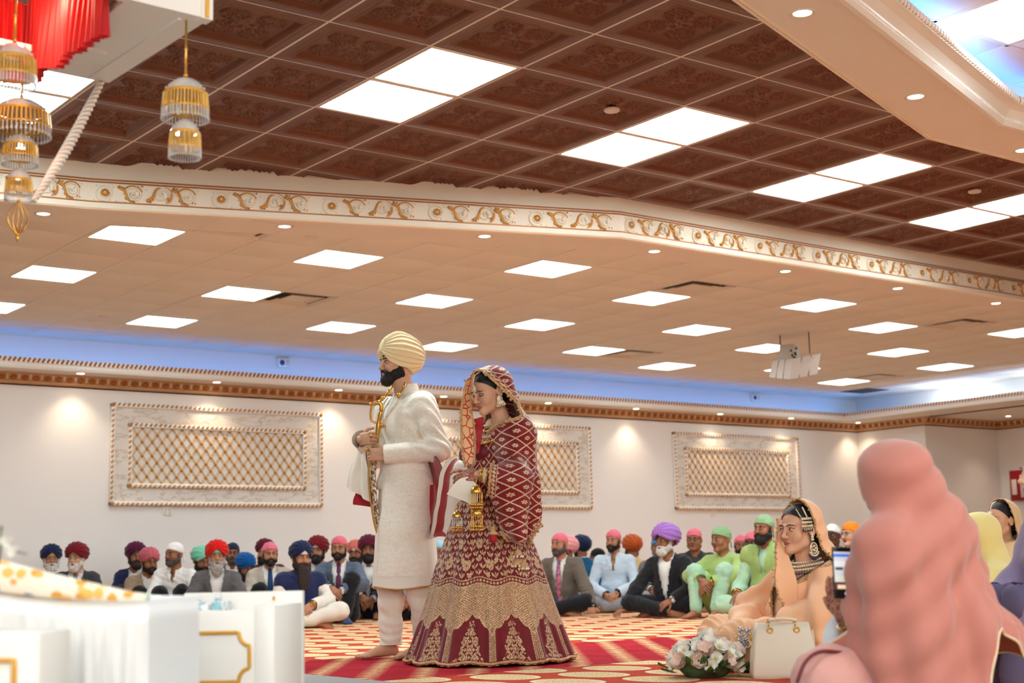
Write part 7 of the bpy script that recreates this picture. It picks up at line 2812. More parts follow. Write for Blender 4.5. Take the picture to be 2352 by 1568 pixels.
# jewellery: side piece, earrings, choker
jb = MB()
for q in (1,):
    jb.tube([(q * 0.045, -0.055, 0.098), (q * 0.070, -0.052, 0.055)], 0.003, 0, 5, HS); jb.tube([(q * 0.055, -0.02, 0.105), (q * 0.078, -0.018, 0.055)], 0.0045, 0, 5, HS)
    for i in range(5):
        for j in range(3): jb.ball((q * (0.079 + 0.002 * (j > 0)), -0.055 + i * 0.0155, 0.048 - j * 0.018), 0.0075, 0, HS, 4)
        jb.ball((q * 0.081, -0.055 + i * 0.0155, -0.008), (0.005, 0.0055, 0.009), 1, HS, 4)
        jb.ball((q * 0.081, -0.047 + i * 0.0155, -0.004), (0.004, 0.004, 0.007), 0, HS, 3)
jb.build('hair_ornament', [M_kundan, M_jetbead], t)
for q in (1, -1):
    jb = MB()
    o = np.array((q * 0.080, 0.005, -0.045))
    for i in range(3): jb.ball(o + np.array((0, 0, 0.014 - i * 0.012)), 0.0085, 0, HS, 4)
    a = np.linspace(0, 2 * pi, 21)
    jb.tube(o + np.c_[np.full(21, q * 0.004), 0.024 * np.cos(a), -0.052 + 0.026 * np.sin(a)], 0.004, 0, 6, HS)
    for i in range(5): jb.ball(o + np.array((q * 0.004, 0.011 * cos(i * 1.257), -0.052 + 0.012 * sin(i * 1.257))), 0.0065, 0, HS, 4)
    for i in range(9):
        b_ = -2.6 + i * 0.26
        jb.ball(o + np.array((q * 0.005, 0.034 * cos(b_), -0.056 + 0.034 * sin(b_))), 0.0062, 0, HS, 3)
        jb.ball(o + np.array((q * 0.005, 0.042 * cos(b_), -0.060 + 0.044 * sin(b_))), (0.0045, 0.0045, 0.0085), 1, HS, 3)
    jb.build('earring', [M_kundan, M_jetbead], t)
jb = MB(); nk = J['neck'] + (0, 0, 0.012)
for q in range(5):
    for a_ in np.linspace(-1.9, 1.9, 26 + 2 * q):
        r_ = 0.060 + q * 0.0125
        jb.ball(nk + np.array((r_ * sin(a_), -r_ * cos(a_) * 1.0 - 0.002, 0.022 - q * 0.017 - 0.016 * cos(a_))), 0.0068 if q < 4 else 0.0055, 1 if q in (0, 4) else 0, None, 3)
jb.build('necklace', [M_kundan, M_jetbead], t, kind='stuff')
# silver embroidery at the trouser cuff beside the bag
jb = MB(); rl = np.random.default_rng(9)
for i in range(80):
    c0 = fg.at(rl.uniform(1690, 1722), rl.uniform(1440, 1490), 0.30 + rl.uniform(-0.01, 0.01))
    jb.ball(c0, rl.uniform(0.004, 0.009), 0, None, 2)
jb.build('silver_embroidery', M_SILV, t, kind='stuff')

# ---------------- woman in rose shawl with a phone
fp = Fig(2120, 4.45, 112)
t = thing('person', 'woman in rose shawl seen from behind, seated and raising a phone', 'person', fp.p, fp.rz)
J = pose('lap', 0.06, -0.01, 5)
J['head'] = fp.at(2052, 1122, 0.0)
J['neck'] = fp.at(2082, 1218, 0.0)
J['chest'] = J['neck'] * np.array((0.6, 0.6, 0)) + np.array((0, 0, 0.36))
J['belly'] = np.array((0, 0.0, 0.22))
for n, q in (('L', 1), ('R', -1)): J['sh' + n] = np.array((q * 0.165, 0.0, 0)) + J['neck'] + np.array((0, 0.01, -0.075))
J['wriL'] = fp.at(1946, 1428, 0.02); J['elbL'] = fp.at(1985, 1490, 0.05)
J['wriR'] = fp.at(1992, 1372, -0.10); J['elbR'] = J['shR'] * 0.5 + J['wriR'] * 0.5 + np.array((0, 0, -0.10))
J['kneeL'] = fp.at(1905, 1566, 0.14); J['kneeR'] = fp.at(1990, 1545, -0.25)
J['ankL'] = fp.at(2010, 1600, 0.0); J['ankL'][2] = 0.06; J['ankR'] = fp.at(2050, 1600, -0.2); J['ankR'][2] = 0.06
HT = head_T(J, 30, 6, 0)
phc = fp.at(1940, 1316, 0.0)
hd = unit(fp.at(1912, 1345, 0.02) - J['wriL'])
HS = female_head(t, J, HT, S_TAN, M_LIPD, res=0.005, hands=(((J['wriL'], hd, fp.C * 0.8 - fp.R * 0.6), dict(thumb=-1, L=0.175, curl=(0.35, 0.4, 0.45, 0.5), mi=4, seg=8)), ((J['wriR'], unit(fp.at(1975, 1340, -0.04) - J['wriR']), -fp.C), dict(thumb=1, L=0.17, mi=0))))
salwar(t, J, M_pinkt, 0.035, 0.0, 6, 0.012, 'trousers')


def pink_g(P):
    Q = (P - HT[:3, 3]) @ HT[:3, :3]
    gh = Q[:, 1] + 0.040 - 0.10 * np.clip(-Q[:, 2], 0, 0.2)
    gb = np.maximum(P[:, 1] + 0.14, np.abs(P[:, 0]) - 0.05)
    w = sm(P[:, 2], J['neck'][2] - 0.05, J['neck'][2] + 0.03)
    g_ = w * gh + (1 - w) * gb
    ax = unit(J['wriL'] - J['elbL'])
    e = J['wriL'] - ax * 0.03
    g_ = np.where(np.linalg.norm(P - e, axis=1) < 0.10, np.minimum(g_, -(P - e) @ ax), g_)
    return np.minimum(g_, P[:, 2] - 0.03)


drape(t, 'shawl', M_pinks, J, HT, HS, [(J['shL'], J['elbL'], 0.085, 0.075, 0.08), (J['shR'], J['elbR'], 0.090, 0.08, 0.08), (J['elbL'], J['wriL'], 0.070, 0.045, 0.05), (J['elbR'], J['wriR'], 0.070, 0.05, 0.05), (J['neck'] + (0, 0.05, 0), (0.02, 0.16, 0.10), 0.10, 0.20, 0.12), (J['shR'], (-0.26, 0.16, 0.10), 0.085, 0.17, 0.10), (J['shL'], (0.22, 0.06, 0.12), 0.085, 0.13, 0.1), ((HS @ np.array((0, 0.06, 0.02, 1)))[:3], J['shR'] * 0.6 + J['neck'] * 0.4 + (0, 0.05, 0), 0.08, 0.085, 0.10)], pink_g, 0.010, 0.009, 0.011, mat('pale_edge', (232, 210, 176), 0.6), 0.004, 8, blobs=False, nf=9)
g = MB()
W = J['wriL'] - unit(hd) * 0.006
uF = unit(np.cross(hd, (0, 0, 1))); vF = np.cross(unit(hd), uF)
a = np.linspace(0, 2 * pi, 19)
g.tube(W + 0.034 * (np.cos(a)[:, None] * uF + np.sin(a)[:, None] * vF), 0.003, 0, 6, cap=False); g.ball(W + 0.036 * fp.C, 0.009, 0, None, 5)
g.build('bracelet', M_GOLDJ, t)
V, F, s_, u_ = ribbon([fp.at(1930, 1415, -0.12), fp.at(1916, 1450, -0.10), fp.at(1912, 1510, -0.10)], [0.5 * (fp.at(1946, 1424, -0.1) - fp.at(1914, 1426, -0.1)), 0.5 * (fp.at(1944, 1450, -0.1) - fp.at(1900, 1452, -0.1)), 0.5 * (fp.at(1940, 1510, -0.1) - fp.at(1896, 1510, -0.1))], 20, 4, 0.004, 40, 12, lambda s, u: 0.03 * (1 - u ** 2))
g = MB(); two_face(g, V, F, 0, 0); g.build('white_sleeve', mat('pale_blue_white', (226, 234, 240), 0.7), t)
g = MB()
P = bez([fp.at(1830, 1568, 0.26), fp.at(1850, 1520, 0.25), fp.at(1885, 1496, 0.22), fp.at(1945, 1500, 0.16)], 30)
g.tube(P, 0.006, 0, 6); g.build('maroon_hem', mat('maroon_piping', (110, 40, 44), 0.6), t)

# phone in her hand: a thing of its own
pw = at_depth(1938, 1315, 4.38)
t = thing('phone', 'black mobile phone showing the hall on its screen, held up by the woman in rose', 'phone', pw)
t.location = tuple(pw)
ux = unit(unit(CAMR[0]) * 0.94 + unit(CAMR[2]) * 0.30 + np.array((0, 0, -0.06)))
uz = unit(np.array((0, 0, 1.0)) - unit(CAMR[0]) * 0.18 - ux * 0.0)
uz = unit(uz - ux * (uz @ ux)); uy = np.cross(uz, ux)
Tp = frame((0, 0, 0), ux, uy, uz)
b = MB(); b.rbox((-0.037, -0.004, -0.077), (0.037, 0.004, 0.077), 0.004, 0, Tp); b.build('case', mat('phone_black', (14, 14, 16), 0.2), t)
scr = MB(); ms = []
def scol(n_, rgb):
    return mat('screen_' + n_, rgb, 0.3, emit=lin(rgb), estr=0.55)
pats = [((-0.034, -0.050, 0.034, 0.062), (190, 196, 200)), ((-0.034, 0.047, 0.034, 0.056), (70, 110, 210)), ((-0.034, 0.020, 0.034, 0.034), (206, 212, 214)), ((-0.030, 0.008, -0.004, 0.016), (60, 62, 70)), ((0.004, 0.000, 0.022, 0.040), (206, 146, 116)), ((0.014, -0.020, 0.034, 0.012), (150, 196, 226)), ((-0.034, -0.026, 0.006, -0.010), (196, 204, 196)), ((-0.034, -0.050, 0.034, -0.028), (88, 40, 40)), ((-0.026, -0.048, 0.016, -0.036), (222, 204, 170))]
for q, ((x0, z0, x1, z1), rgb) in enumerate(pats):
    V = [(x0, -0.0042 - 0.00008 * q, z0), (x1, -0.0042 - 0.00008 * q, z0), (x1, -0.0042 - 0.00008 * q, z1), (x0, -0.0042 - 0.00008 * q, z1)]
    scr.add(V, np.array([(0, 1, 2, 3)]), q, False, Tp); ms.append(scol(str(rgb[0]) + '_' + str(q), rgb))
scr.build('screen', ms, t)
b = MB(); b.lathe([(0, -0.0002), (0.0065, -0.0002), (0.0065, 0.0003)], 0, 16, Tp @ TR((0.004, -0.0048, -0.062), rx=pi / 2)); b.build('shutter_button', scol('white', (235, 235, 235)), t)

# ---------------- others at the right edge
def edge_woman(label, px, d, phi, eye, veil_rgb, dress_rgb, skin_m, pitch=0, yaw=0, tikka=False, seed=0, open_y=0.03):
    f_ = Fig(px, d, phi)
    t = thing('person', label, 'person', f_.p, f_.rz)
    J = pose('tuck', 0.02, 0.0, seed)
    up = 0.0
    for _ in range(3):
        u_, v_, d_ = see(f_.p + np.array((0, 0, 0.69 + up)))
        up += (v_ - eye) / CAM_F * d_
    J = pose('tuck', 0.02, up, seed)
    HT = head_T(J, yaw, pitch, 0)
    HS = female_head(t, J, HT, skin_m, M_LIPS, res=0.004, look=(-0.3, 0), hands=(((J['wriL'], J['hdL'], J['hnL']), dict(thumb=-1, L=0.165)), ((J['wriR'], J['hdR'], J['hnR']), dict(thumb=1, L=0.165))))
    m = mat('veil_' + str(veil_rgb[0]) + '_' + str(veil_rgb[1]), veil_rgb, 0.75, sheen=0.3, bump=0.1, bscale=300)
    salwar(t, J, mat('dress_' + str(dress_rgb[0]), dress_rgb, 0.75), 0.02, 0, seed, 0.014)

    def g(P):
        Q = (P - HT[:3, 3]) @ HT[:3, :3]
        gh = Q[:, 1] + open_y - 0.25 * np.clip(0.04 - Q[:, 2], 0, 0.12)
        w = sm(P[:, 2], J['neck'][2] - 0.02, J['neck'][2] + 0.05)
        return np.minimum(w * gh + (1 - w) * 0.05, P[:, 2] - 0.06)
    drape(t, 'veil', m, J, HT, HS, [(J['shL'], J['elbL'], 0.07, 0.065), (J['shR'], J['elbR'], 0.07, 0.065), (J['elbL'], J['wriL'], 0.065, 0.05), (J['elbR'], J['wriR'], 0.065, 0.05), (J['chest'] + (0, 0.04, 0), (0, 0.06, 0.1), 0.14, 0.16)], g, 0.012, 0.004, 0.004, M_lace if tikka else mat('veil_edge', (214, 196, 140), 0.7), 0.003, seed, blobs=tikka)
    if tikka:
        jb = MB()
        jb.tube(bez([(0, -0.03, 0.122), (0, -0.066, 0.110), (0, -0.092, 0.075), (0, -0.099, 0.050)], 10), 0.004, 0, 5, HS)
        jb.ball((0, -0.102, 0.042), (0.017, 0.006, 0.017), 0, HS, 6)
        for a_ in np.linspace(0, 2 * pi, 9, endpoint=False): jb.ball((0.019 * cos(a_), -0.102, 0.042 + 0.019 * sin(a_)), 0.005, 1, HS, 3)
        jb.build('forehead_pendant', [M_kundan, M_pearl], t)


edge_woman('girl in pale yellow head scarf looking left, behind the rose shawl', 2288, 7.6, 66, 1234, (232, 214, 140), (190, 170, 110), S_MID, seed=1, open_y=0.045)
edge_woman('woman with golden forehead pendant, only her brow visible above the yellow scarf', 2333, 9.2, 40, 1194, (214, 180, 130), (150, 60, 70), S_LIGHT, tikka=True, seed=2, open_y=0.0)
edge_woman('woman in mauve shawl cut off by the right edge of the view', 2484, 5.3, 66, 1085, (140, 124, 158), (90, 80, 110), S_LIGHT, seed=3, open_y=0.0)

# ---------------- handbag
p = place(1802, 6.36)
t = thing('handbag', 'cream leather handbag with gold chain rings standing on the carpet beside the bouquet', 'handbag', (p[0], p[1], 0), face_rz(p, -8))
M_leather = mat('cream_leather', (226, 214, 194), 0.45, spec=0.4, bump=0.15, bscale=260)
b = MB()
n_ = 9
V = []
for q, (z, hw, hd_) in enumerate(((0.0, 0.140, 0.060), (0.004, 0.144, 0.064), (0.02, 0.1455, 0.066), (0.12, 0.134, 0.052), (0.20, 0.122, 0.032), (0.236, 0.116, 0.022), (0.234, 0.112, 0.018), (0.10, 0.120, 0.035))):
    pts = []
    r_ = 0.012
    for cx_, cy_, a0 in ((1, 1, 0), (-1, 1, pi / 2), (-1, -1, pi), (1, -1, 1.5 * pi)):
        for k_ in range(5):
            a_ = a0 + k_ * pi / 8
            pts.append((cx_ * (hw - r_) + r_ * cos(a_), cy_ * (hd_ - r_) + r_ * sin(a_), z))
    V += pts
b.add(V, grid_faces(8, 20, True), 0)
b.prism([v[:2] for v in V[:20]], 0.0, 0.001, 0)
b.build('body', M_leather, t)
b = MB()
for q in (1, -1):
    b.strip([(q * 0.133, -0.052, 0.03), (q * 0.122, -0.030, 0.20)], [(q * 0.150, 0.0, 0.03), (q * 0.136, 0.0, 0.205)], 0, False)
    b.strip([(q * 0.150, 0.0, 0.03), (q * 0.136, 0.0, 0.205)], [(q * 0.133, 0.052, 0.03), (q * 0.122, 0.030, 0.20)], 0, False)
b.build('gusset', M_leather, t)
for q in (-0.058, 0.058):
    b = MB()
    a = np.linspace(0, 2 * pi, 17)
    b.tube(np.c_[q + 0.012 * np.cos(a), np.full(17, -0.032), 0.205 + 0.012 * np.sin(a)], 0.004, 0, 6, cap=False)
    for i in range(3):
        b.tube(np.c_[q + 0.008 * np.cos(a) * (i % 2) - 0.004, -0.024 + 0.008 * np.cos(a) * (1 - i % 2) + i * 0.004, 0.220 + i * 0.012 + 0.009 * np.sin(a)], 0.003, 0, 5, cap=False)
    b.build('chain_ring', M_GOLDJ, t)
b = MB(); b.tube(bez([(-0.06, -0.022, 0.245), (-0.03, -0.04, 0.252), (0.0, -0.045, 0.254), (0.03, -0.04, 0.252), (0.06, -0.022, 0.245)], 16), 0.0075, 0, 8); b.build('handle', M_leather, t)
b = MB(); a = np.linspace(0, 2 * pi, 17); b.tube(np.c_[np.full(17, -0.139), 0.012 * np.cos(a), 0.175 + 0.016 * np.sin(a)], 0.0035, 0, 6, cap=False); b.tube([(-0.139, 0, 0.16), (-0.142, -0.004, 0.13)], 0.004, 0, 6); b.build('side_buckle', M_GOLDJ, t)

# ---------------- bouquet
p = place(1622, 6.50)
t = thing('bouquet', 'bouquet of white anemones and blush roses lying on the carpet before the handbag', 'bouquet', (p[0], p[1], 0), 0)
M_petal = mat('petal_white', (246, 242, 232), 0.6, sheen=0.1)
M_blush = mat('petal_blush', (238, 214, 198), 0.6)
M_redpetal = mat('petal_red', (130, 8, 20), 0.6)
M_core = mat('flower_core', (196, 190, 92), 0.7)
M_leafg = mat('leaf_green', (62, 88, 44), 0.55, var=0.2, vscale=20)


def petal(w, l, cup, n=6):
    u = np.linspace(-1, 1, n); v = np.linspace(0, 1, n)
    U, W = np.meshgrid(u, v, indexing='ij')
    wd = w * np.sin(np.clip(W * 0.92 + 0.10, 0, 1) * pi) ** 0.6
    return np.stack([U * wd, W * l, cup * (W ** 1.6) * l + 0.16 * l * U ** 2 * W + 0.03 * l * np.sin(9 * U) * W], -1).reshape(-1, 3), grid_faces(n, n)


def flower_mesh(name, mats_, kind):
    b = MB()
    if kind == 'open':
        for ring, (k_, l, cup, off) in enumerate(((6, 0.030, 0.28, 0), (6, 0.027, 0.55, 0.5))):
            V, F = petal(0.018, l, cup)
            for q in range(k_): b.add(V + (0, 0.003, 0), F, 0, True, TR((0, 0, 0.001 * ring), 2 * pi * (q + off) / k_))
        b.ball((0, 0, 0.006), (0.0065, 0.0065, 0.005), 1, None, 4)
        for q in range(12): b.ball((0.010 * cos(q * .5236), 0.010 * sin(q * .5236), 0.009), 0.0016, 1, None, 2)
    else:
        for ring, (k_, l, cup) in enumerate(((6, 0.030, 0.7), (5, 0.027, 1.2), (5, 0.022, 2.0), (3, 0.016, 3.0))):
            V, F = petal(0.019 - ring * 0.002, l, cup)
            V = V * np.array([1, 1, 1.0]); V[:, 2] = np.minimum(V[:, 2], 0.036 - ring * 0.001)
            for q in range(k_): b.add(V + (0, 0.004, 0), F, 0, True, TR((0, 0, 0), 2 * pi * (q + ring * .4) / k_))
    return b.mesh(name, mats_)


FM = [flower_mesh('anemone', [M_petal, M_core], 'open'), flower_mesh('rose', [M_petal, M_core], 'rose'), flower_mesh('blush_rose', [M_blush, M_core], 'rose'), flower_mesh('red_flower', [M_redpetal, M_core], 'rose')]
V, F = petal(0.014, 0.055, 0.25, 5)
LM = make_mesh('leaf', V, [F], M_leafg)
b = MB(); b.ball((0, 0, 0.055), (0.13, 0.11, 0.075), 0, None, 10); b.build('green_filler', mat('filler_green', (74, 92, 58), 0.8, var=0.25, vscale=40), t, kind='stuff')
rl = np.random.default_rng(21)
cr, cc = unit(np.r_[CAMR[0][:2], 0]), unit(np.r_[-p[:2], 0])
nfl = 46
for i in range(nfl):
    phi_ = i * 2.39996
    zz = 1 - (i + 0.5) / nfl * 0.95
    rad = sqrt(1 - zz * zz)
    d3 = np.array((rad * cos(phi_), rad * sin(phi_), zz))
    pos = np.array((d3[0] * 0.158, d3[1] * 0.135, 0.045 + d3[2] * 0.115)) * rl.uniform(0.92, 1.06)
    k_ = rl.choice([0, 0, 0, 1, 1, 2, 2, 3], p=[.16, .16, .16, .12, .12, .12, .12, .04])
    q = Vector(unit(d3 + rl.normal(size=3) * 0.15)).to_track_quat('Z', 'Y').to_euler()
    sc_ = rl.uniform(0.85, 1.35)
    inst('flower', FM[k_], t, pos, q, (sc_,) * 3)
for i in range(26):
    a_ = rl.uniform(0, 2 * pi)
    pos = np.array((cos(a_) * 0.15, sin(a_) * 0.13, rl.uniform(0.01, 0.06)))
    e = Vector(unit((cos(a_), sin(a_), rl.uniform(-0.1, 0.5)))).to_track_quat('Y', 'Z').to_euler()
    inst('leaf', LM, t, pos, e, (rl.uniform(0.8, 1.4),) * 3)
for i in range(8):
    pos = cr * (0.15 + 0.012 * i) + cc * 0.03 + np.array((0, 0, 0.03 + 0.012 * rl.random()))
    e = Vector(unit(cr * rl.uniform(0.3, 1) + np.array((0, 0, rl.uniform(-0.3, 0.6))) + cc * rl.uniform(-.5, .5))).to_track_quat('Y', 'Z').to_euler()
    inst('leaf', LM, t, pos, e, (1.3,) * 3)
# ================================================================== canopy and white stands at left
M_canopy = mat('canopy_white', (240, 236, 228), 0.35, spec=0.4)
M_redcloth = mat('red_frill', (190, 10, 12), 0.55, spec=0.3, sheen=0.2)
M_crystal = mat('crystal_bead', (236, 232, 224), 0.08, spec=0.9, trans=0.35)
M_amber = mat('amber_bead', (226, 176, 84), 0.2, 0.3, spec=0.7)
M_goldfr = mat('gold_frame', (214, 158, 52), 0.4, 0.3)

ZK = 2.27
C0, C1 = on_z(459, 47, ZK), on_z(238, 188, ZK)
e1 = C1 - C0; L1 = np.linalg.norm(e1); e1 = e1 / L1
e2 = np.array((-e1[1], e1[0], 0.0))
if e2 @ CAMR[0] > 0: e2 = -e2
Tc = frame(C0, e1, e2, (0, 0, 1))          # x along the right side away from us, y along the front to the left
if np.linalg.det(Tc[:3, :3]) < 0: pass
t = thing('canopy', 'white canopy with red pleated frill hanging over the left foreground', 'canopy', C0 * np.array((1, 1, 0)))
Tk = Tc.copy(); Tk[:3, 3] = (0, 0, ZK)
L2 = 1.3
b = MB(); b.box((-0.03, -0.02, 0.0), (0.0, L2, 0.24), 0, Tk); b.build('front_board', M_canopy, t)
b = MB(); b.box((0.0, -0.02, 0.0), (L1, 0.0, 0.24), 0, Tk); b.box((0, 0, 0.0), (L1, 0.26, 0.02), 0, Tk); b.box((0.02, 0.055, -0.006), (L1 - 0.02, 0.067, 0.0), 0, Tk); b.build('side_board', M_canopy, t)
b = MB(); b.box((L1 - 0.16, 0.0, -0.002), (L1, L2, 0.02), 0, Tk); b.box((L1 - 0.30, 0.12, -0.012), (L1 - 0.155, 0.26, 0.0), 0, Tk); b.build('back_board', M_canopy, t)
b = MB(); b.box((-0.036, -0.028, -0.004), (0.012, 0.012, 0.26), 0, Tk); b.build('corner_post', M_canopy, t)
b = MB(); b.box((-0.02, -0.034, 0.0), (-0.008, -0.028, 0.26), 0, Tk); b.box((-0.042, -0.012, 0.0), (-0.036, 0.0, 0.26), 0, Tk); b.build('gold_strip', M_goldfr, t)
b = MB(); b.box((0.0, 0.25, 0.20), (L1 - 0.1, L2, 0.215), 0, Tk); b.build('red_lining', M_redcloth, t)


def frill(A, Bv, z0, h, n, seed, nm, amp=0.018, scallop=0.03):
    """pleated cloth hanging from the line A-B"""
    rr = np.random.default_rng(seed)
    A, Bv = np.asarray(A, float), np.asarray(Bv, float)
    u = np.linspace(0, 1, n)
    v = np.linspace(0, 1, 14)
    Lg = np.linalg.norm(Bv - A)
    d = (Bv - A) / Lg
    nn = np.array((-d[1], d[0], 0))
    ph = np.cumsum(0.6 + 0.8 * rr.random(n)) * Lg / n * 190
    U, W = np.meshgrid(u, v, indexing='ij')
    off = np.sin(ph)[:, None] * amp * (0.35 + 0.9 * W) + 0.008 * np.sin(U * 17 + 2 * W)
    x = A[None, None, :] + (Bv - A)[None, None, :] * U[..., None] + nn[None, None, :] * off[..., None]
    hh = h * (1 + scallop * np.sin(U * 23 + seed) + 0.25 * scallop * np.sin(ph)[:, None])
    x[..., 2] = z0 - hh * W
    Vv = x.reshape(-1, 3) @ Tk[:3, :3].T + Tk[:3, 3]
    g = MB(); g.add(Vv, grid_faces(n, 14), 0); g.build(nm, M_redcloth, t)


frill((0.02, 0.30, 0), (L1 - 0.06, 0.32, 0), 0.20, 0.30, 150, 1, 'frill')
frill((0.0, 0.30, 0), (0.0, L2, 0), 0.20, 0.10, 160, 3, 'frill')
frill((L1 - 0.06, 0.30, 0), (L1 - 0.06, L2, 0), 0.20, 0.30, 150, 4, 'frill')
b = MB(); b.ball((0.30, 0.40, 0.16), (0.022, 0.022, 0.012), 0, Tk, 6); b.build('lamp', M_warm, t)
lp = bpy.data.lights.new('canopy_lamp', 'POINT'); lp.energy = 6; lp.color = (1, 0.75, 0.5); lp.shadow_soft_size = 0.03
lo_ = bpy.data.objects.new('canopy_lamp', lp); COL.objects.link(lo_); lo_.location = tuple((Tc @ np.r_[0.30, 0.40, 0.12, 1])[:3])
# posts that carry the canopy, out of view at left
b = MB()
for q in (0.0, L1): b.tube([(Tk @ np.r_[q, L2, 0.0, 1])[:3], (Tk @ np.r_[q, L2, -ZK, 1])[:3]], 0.03, 0, 12)
b.build('post', M_canopy, t)


def dome(b, z, r, h, T, ns=40):
    """beaded chandelier shade: crystal crown, amber skirt, crystal fringe"""
    b.lathe([(r * 0.10, z), (r * 0.45, z - h * 0.06), (r * 0.72, z - h * 0.18), (r * 0.90, z - h * 0.34)], 0, 28, T)
    b.lathe([(r * 0.91, z - h * 0.34), (r * 0.95, z - h * 0.37), (r * 0.95, z - h * 0.40), (r * 0.91, z - h * 0.42)], 2, 28, T)
    b.lathe([(r * 0.97, z - h * 0.72), (r * 1.01, z - h * 0.75), (r * 0.97, z - h * 0.78)], 2, 28, T)
    for k in range(ns):
        a = 2 * pi * k / ns
        x, y = cos(a), sin(a)
        b.tube([(r * 0.92 * x, r * 0.92 * y, z - h * 0.40), (r * 0.98 * x, r * 0.98 * y, z - h * 0.74)], r * 0.045, 1 if k % 2 else 2, 5, T, cap=False)
        b.tube([(r * 0.99 * x, r * 0.99 * y, z - h * 0.76), (r * 0.99 * x, r * 0.99 * y, z - h * 0.95)], r * 0.030, 0, 4, T, cap=False)
        b.ball((r * 0.99 * x, r * 0.99 * y, z - h * 0.97), (r * 0.055, r * 0.055, r * 0.075), 0, T, 3)
        if k % 3 == 0: b.ball((r * 0.80 * x, r * 0.80 * y, z - h * 0.26), r * 0.06, 0, T, 3)


def chandelier(px, d, top, shades, label, rod=0.004, tail=None):
    p = at_depth(px, top, d)
    t = thing('chandelier', label, 'chandelier', (p[0], p[1], 0), group='beaded chandeliers under the canopy')
    k = CAM_F / d
    z = lambda y: at_depth(px, y, d)[2]
    b = MB(); b.tube([(0, 0, z(top)), (0, 0, z(shades[0][0]))], rod, 0, 8)
    if len(shades) > 1: b.tube([(0, 0, z(shades[0][0])), (0, 0, z(shades[-1][0]))], rod * 0.5, 0, 6)
    b.ball((0, 0, z((top + shades[0][0]) / 2)), rod * 1.6, 0, None, 5)
    b.ball((0, 0, z(shades[0][0]) + 0.01), rod * 2.0, 0, None, 5)
    b.build('hanging_rod', M_GOLDJ, t)
    for (y0, y1, w_) in shades:
        b = MB(); dome(b, z(y0), w_ / 2 / k, z(y0) - z(y1), None)
        b.build('beaded_shade', [M_crystal, M_amber, M_goldfr], t)
    if tail:
        y0, y1 = tail
        b = MB()
        for q in range(5):
            s_ = (q - 2) * 0.014
            b.tube(bez([(0, 0, z(y0)), (s_ * 1.2, 0, z(y0 * .6 + y1 * .4)), (s_ * 1.0, 0.004 * q, z(y0 * .3 + y1 * .7)), (0, 0, z(y1 - 4))], 16), np.linspace(0.003, 0.006, 16), 0, 6, flat=0.5)
        b.ball((0, 0, z(y1)), (0.006, 0.006, 0.016), 0, None, 4)
        b.build('gold_pendant', M_GOLDJ, t)


chandelier(428, 4.62, 46, [(187, 288, 106), (284, 379, 73)], 'two-tiered beaded chandelier hanging from the canopy corner')
chandelier(38, 4.40, -30, [(108, 212, 100)], 'beaded chandelier at the left edge in front of the red frill')
chandelier(52, 5.05, 150, [(232, 322, 132), (316, 390, 80), (398, 474, 62)], 'three-tiered beaded chandelier with golden pendant at the left edge', tail=(470, 560))

# white bead rope from the far corner
A, Bp = at_depth(234, 186, see(C1)[2]), at_depth(78, 462, 4.7)
t = thing('bead_rope', 'white twisted bead rope slanting down from the canopy', 'rope', A * np.array((1, 1, 0)))
O = A * np.array((1, 1, 0))
b = MB()
n = 150
tt_ = np.linspace(0, 1, n)[:, None]
Cc = (A - O) * (1 - tt_) + (Bp - O) * tt_
Cc[:, 2] -= 0.02 * np.sin(tt_[:, 0] * pi)
dd = unit(Bp - A); u_ = unit(np.cross(dd, (0, 0, 1))); v_ = np.cross(dd, u_)
prof = 0.0085 + 0.0065 * np.sin(np.clip(tt_[:, 0] * 1.05, 0, 1) * pi) ** 0.7
b.tube(Cc, prof, 1, 10)
for k2 in range(3):
    a_ = tt_[:, 0] * 60 + k2 * 2 * pi / 3
    b.tube(Cc + (np.cos(a_)[:, None] * u_ + np.sin(a_)[:, None] * v_) * prof[:, None] * 0.9, prof * 0.42, 0, 6)
b.build('twisted_strand', [M_canopy, mat('rope_beige', (206, 180, 150), 0.6)], t)

# ---------------- white stand with notched gold frame
d0 = 4.05
cL, cR = at_depth(372, 1406, d0), at_depth(612, 1396, d0 - 0.03)
zt = 0.5 * (cL[2] + cR[2])
ex = unit((cR - cL) * np.array((1, 1, 0))); ey = np.array((-ex[1], ex[0], 0))
W = np.linalg.norm((cR - cL)[:2])
o = np.array((cL[0], cL[1], 0.0))
t = thing('stand', 'white stand with notched golden frame on its front, left of the groom', 'stand', o)
Ts = frame((0, 0, 0), ex, ey, (0, 0, 1))
b = MB(); b.rbox((0, 0, 0), (W, 0.03, zt), 0.004, 0, Ts); b.build('front_panel', M_canopy, t)
b = MB(); b.rbox((W - 0.03, 0.03, 0), (W, 0.30, zt), 0.004, 0, Ts); b.rbox((W - 0.034, -0.004, 0), (W + 0.024, 0.30, zt + 0.012), 0.006, 0, Ts); b.build('side_panel', M_canopy, t)
b = MB(); b.rbox((-0.04, 0.30, 0), (W + 0.024, 0.33, zt + 0.045), 0.004, 0, Ts); b.build('back_panel', M_canopy, t)
b = MB(); b.box((0.0, 0.03, zt - 0.07), (W - 0.03, 0.30, zt - 0.055), 0, Ts); b.build('shelf', M_canopy, t)
pz = lambda y: zt - (y - 1401) / (CAM_F / d0)
pxm = lambda x: (x - 372) / 240 * W
x0, x1, z1, z0 = pxm(416), pxm(574), pz(1452), pz(1562)
cw, ch = 0.030, 0.036
path = []
def arc(cx_, cz_, a0, a1):
    return [(cx_ + cw * cos(a), cz_ + ch * sin(a)) for a in np.linspace(a0, a1, 9)]
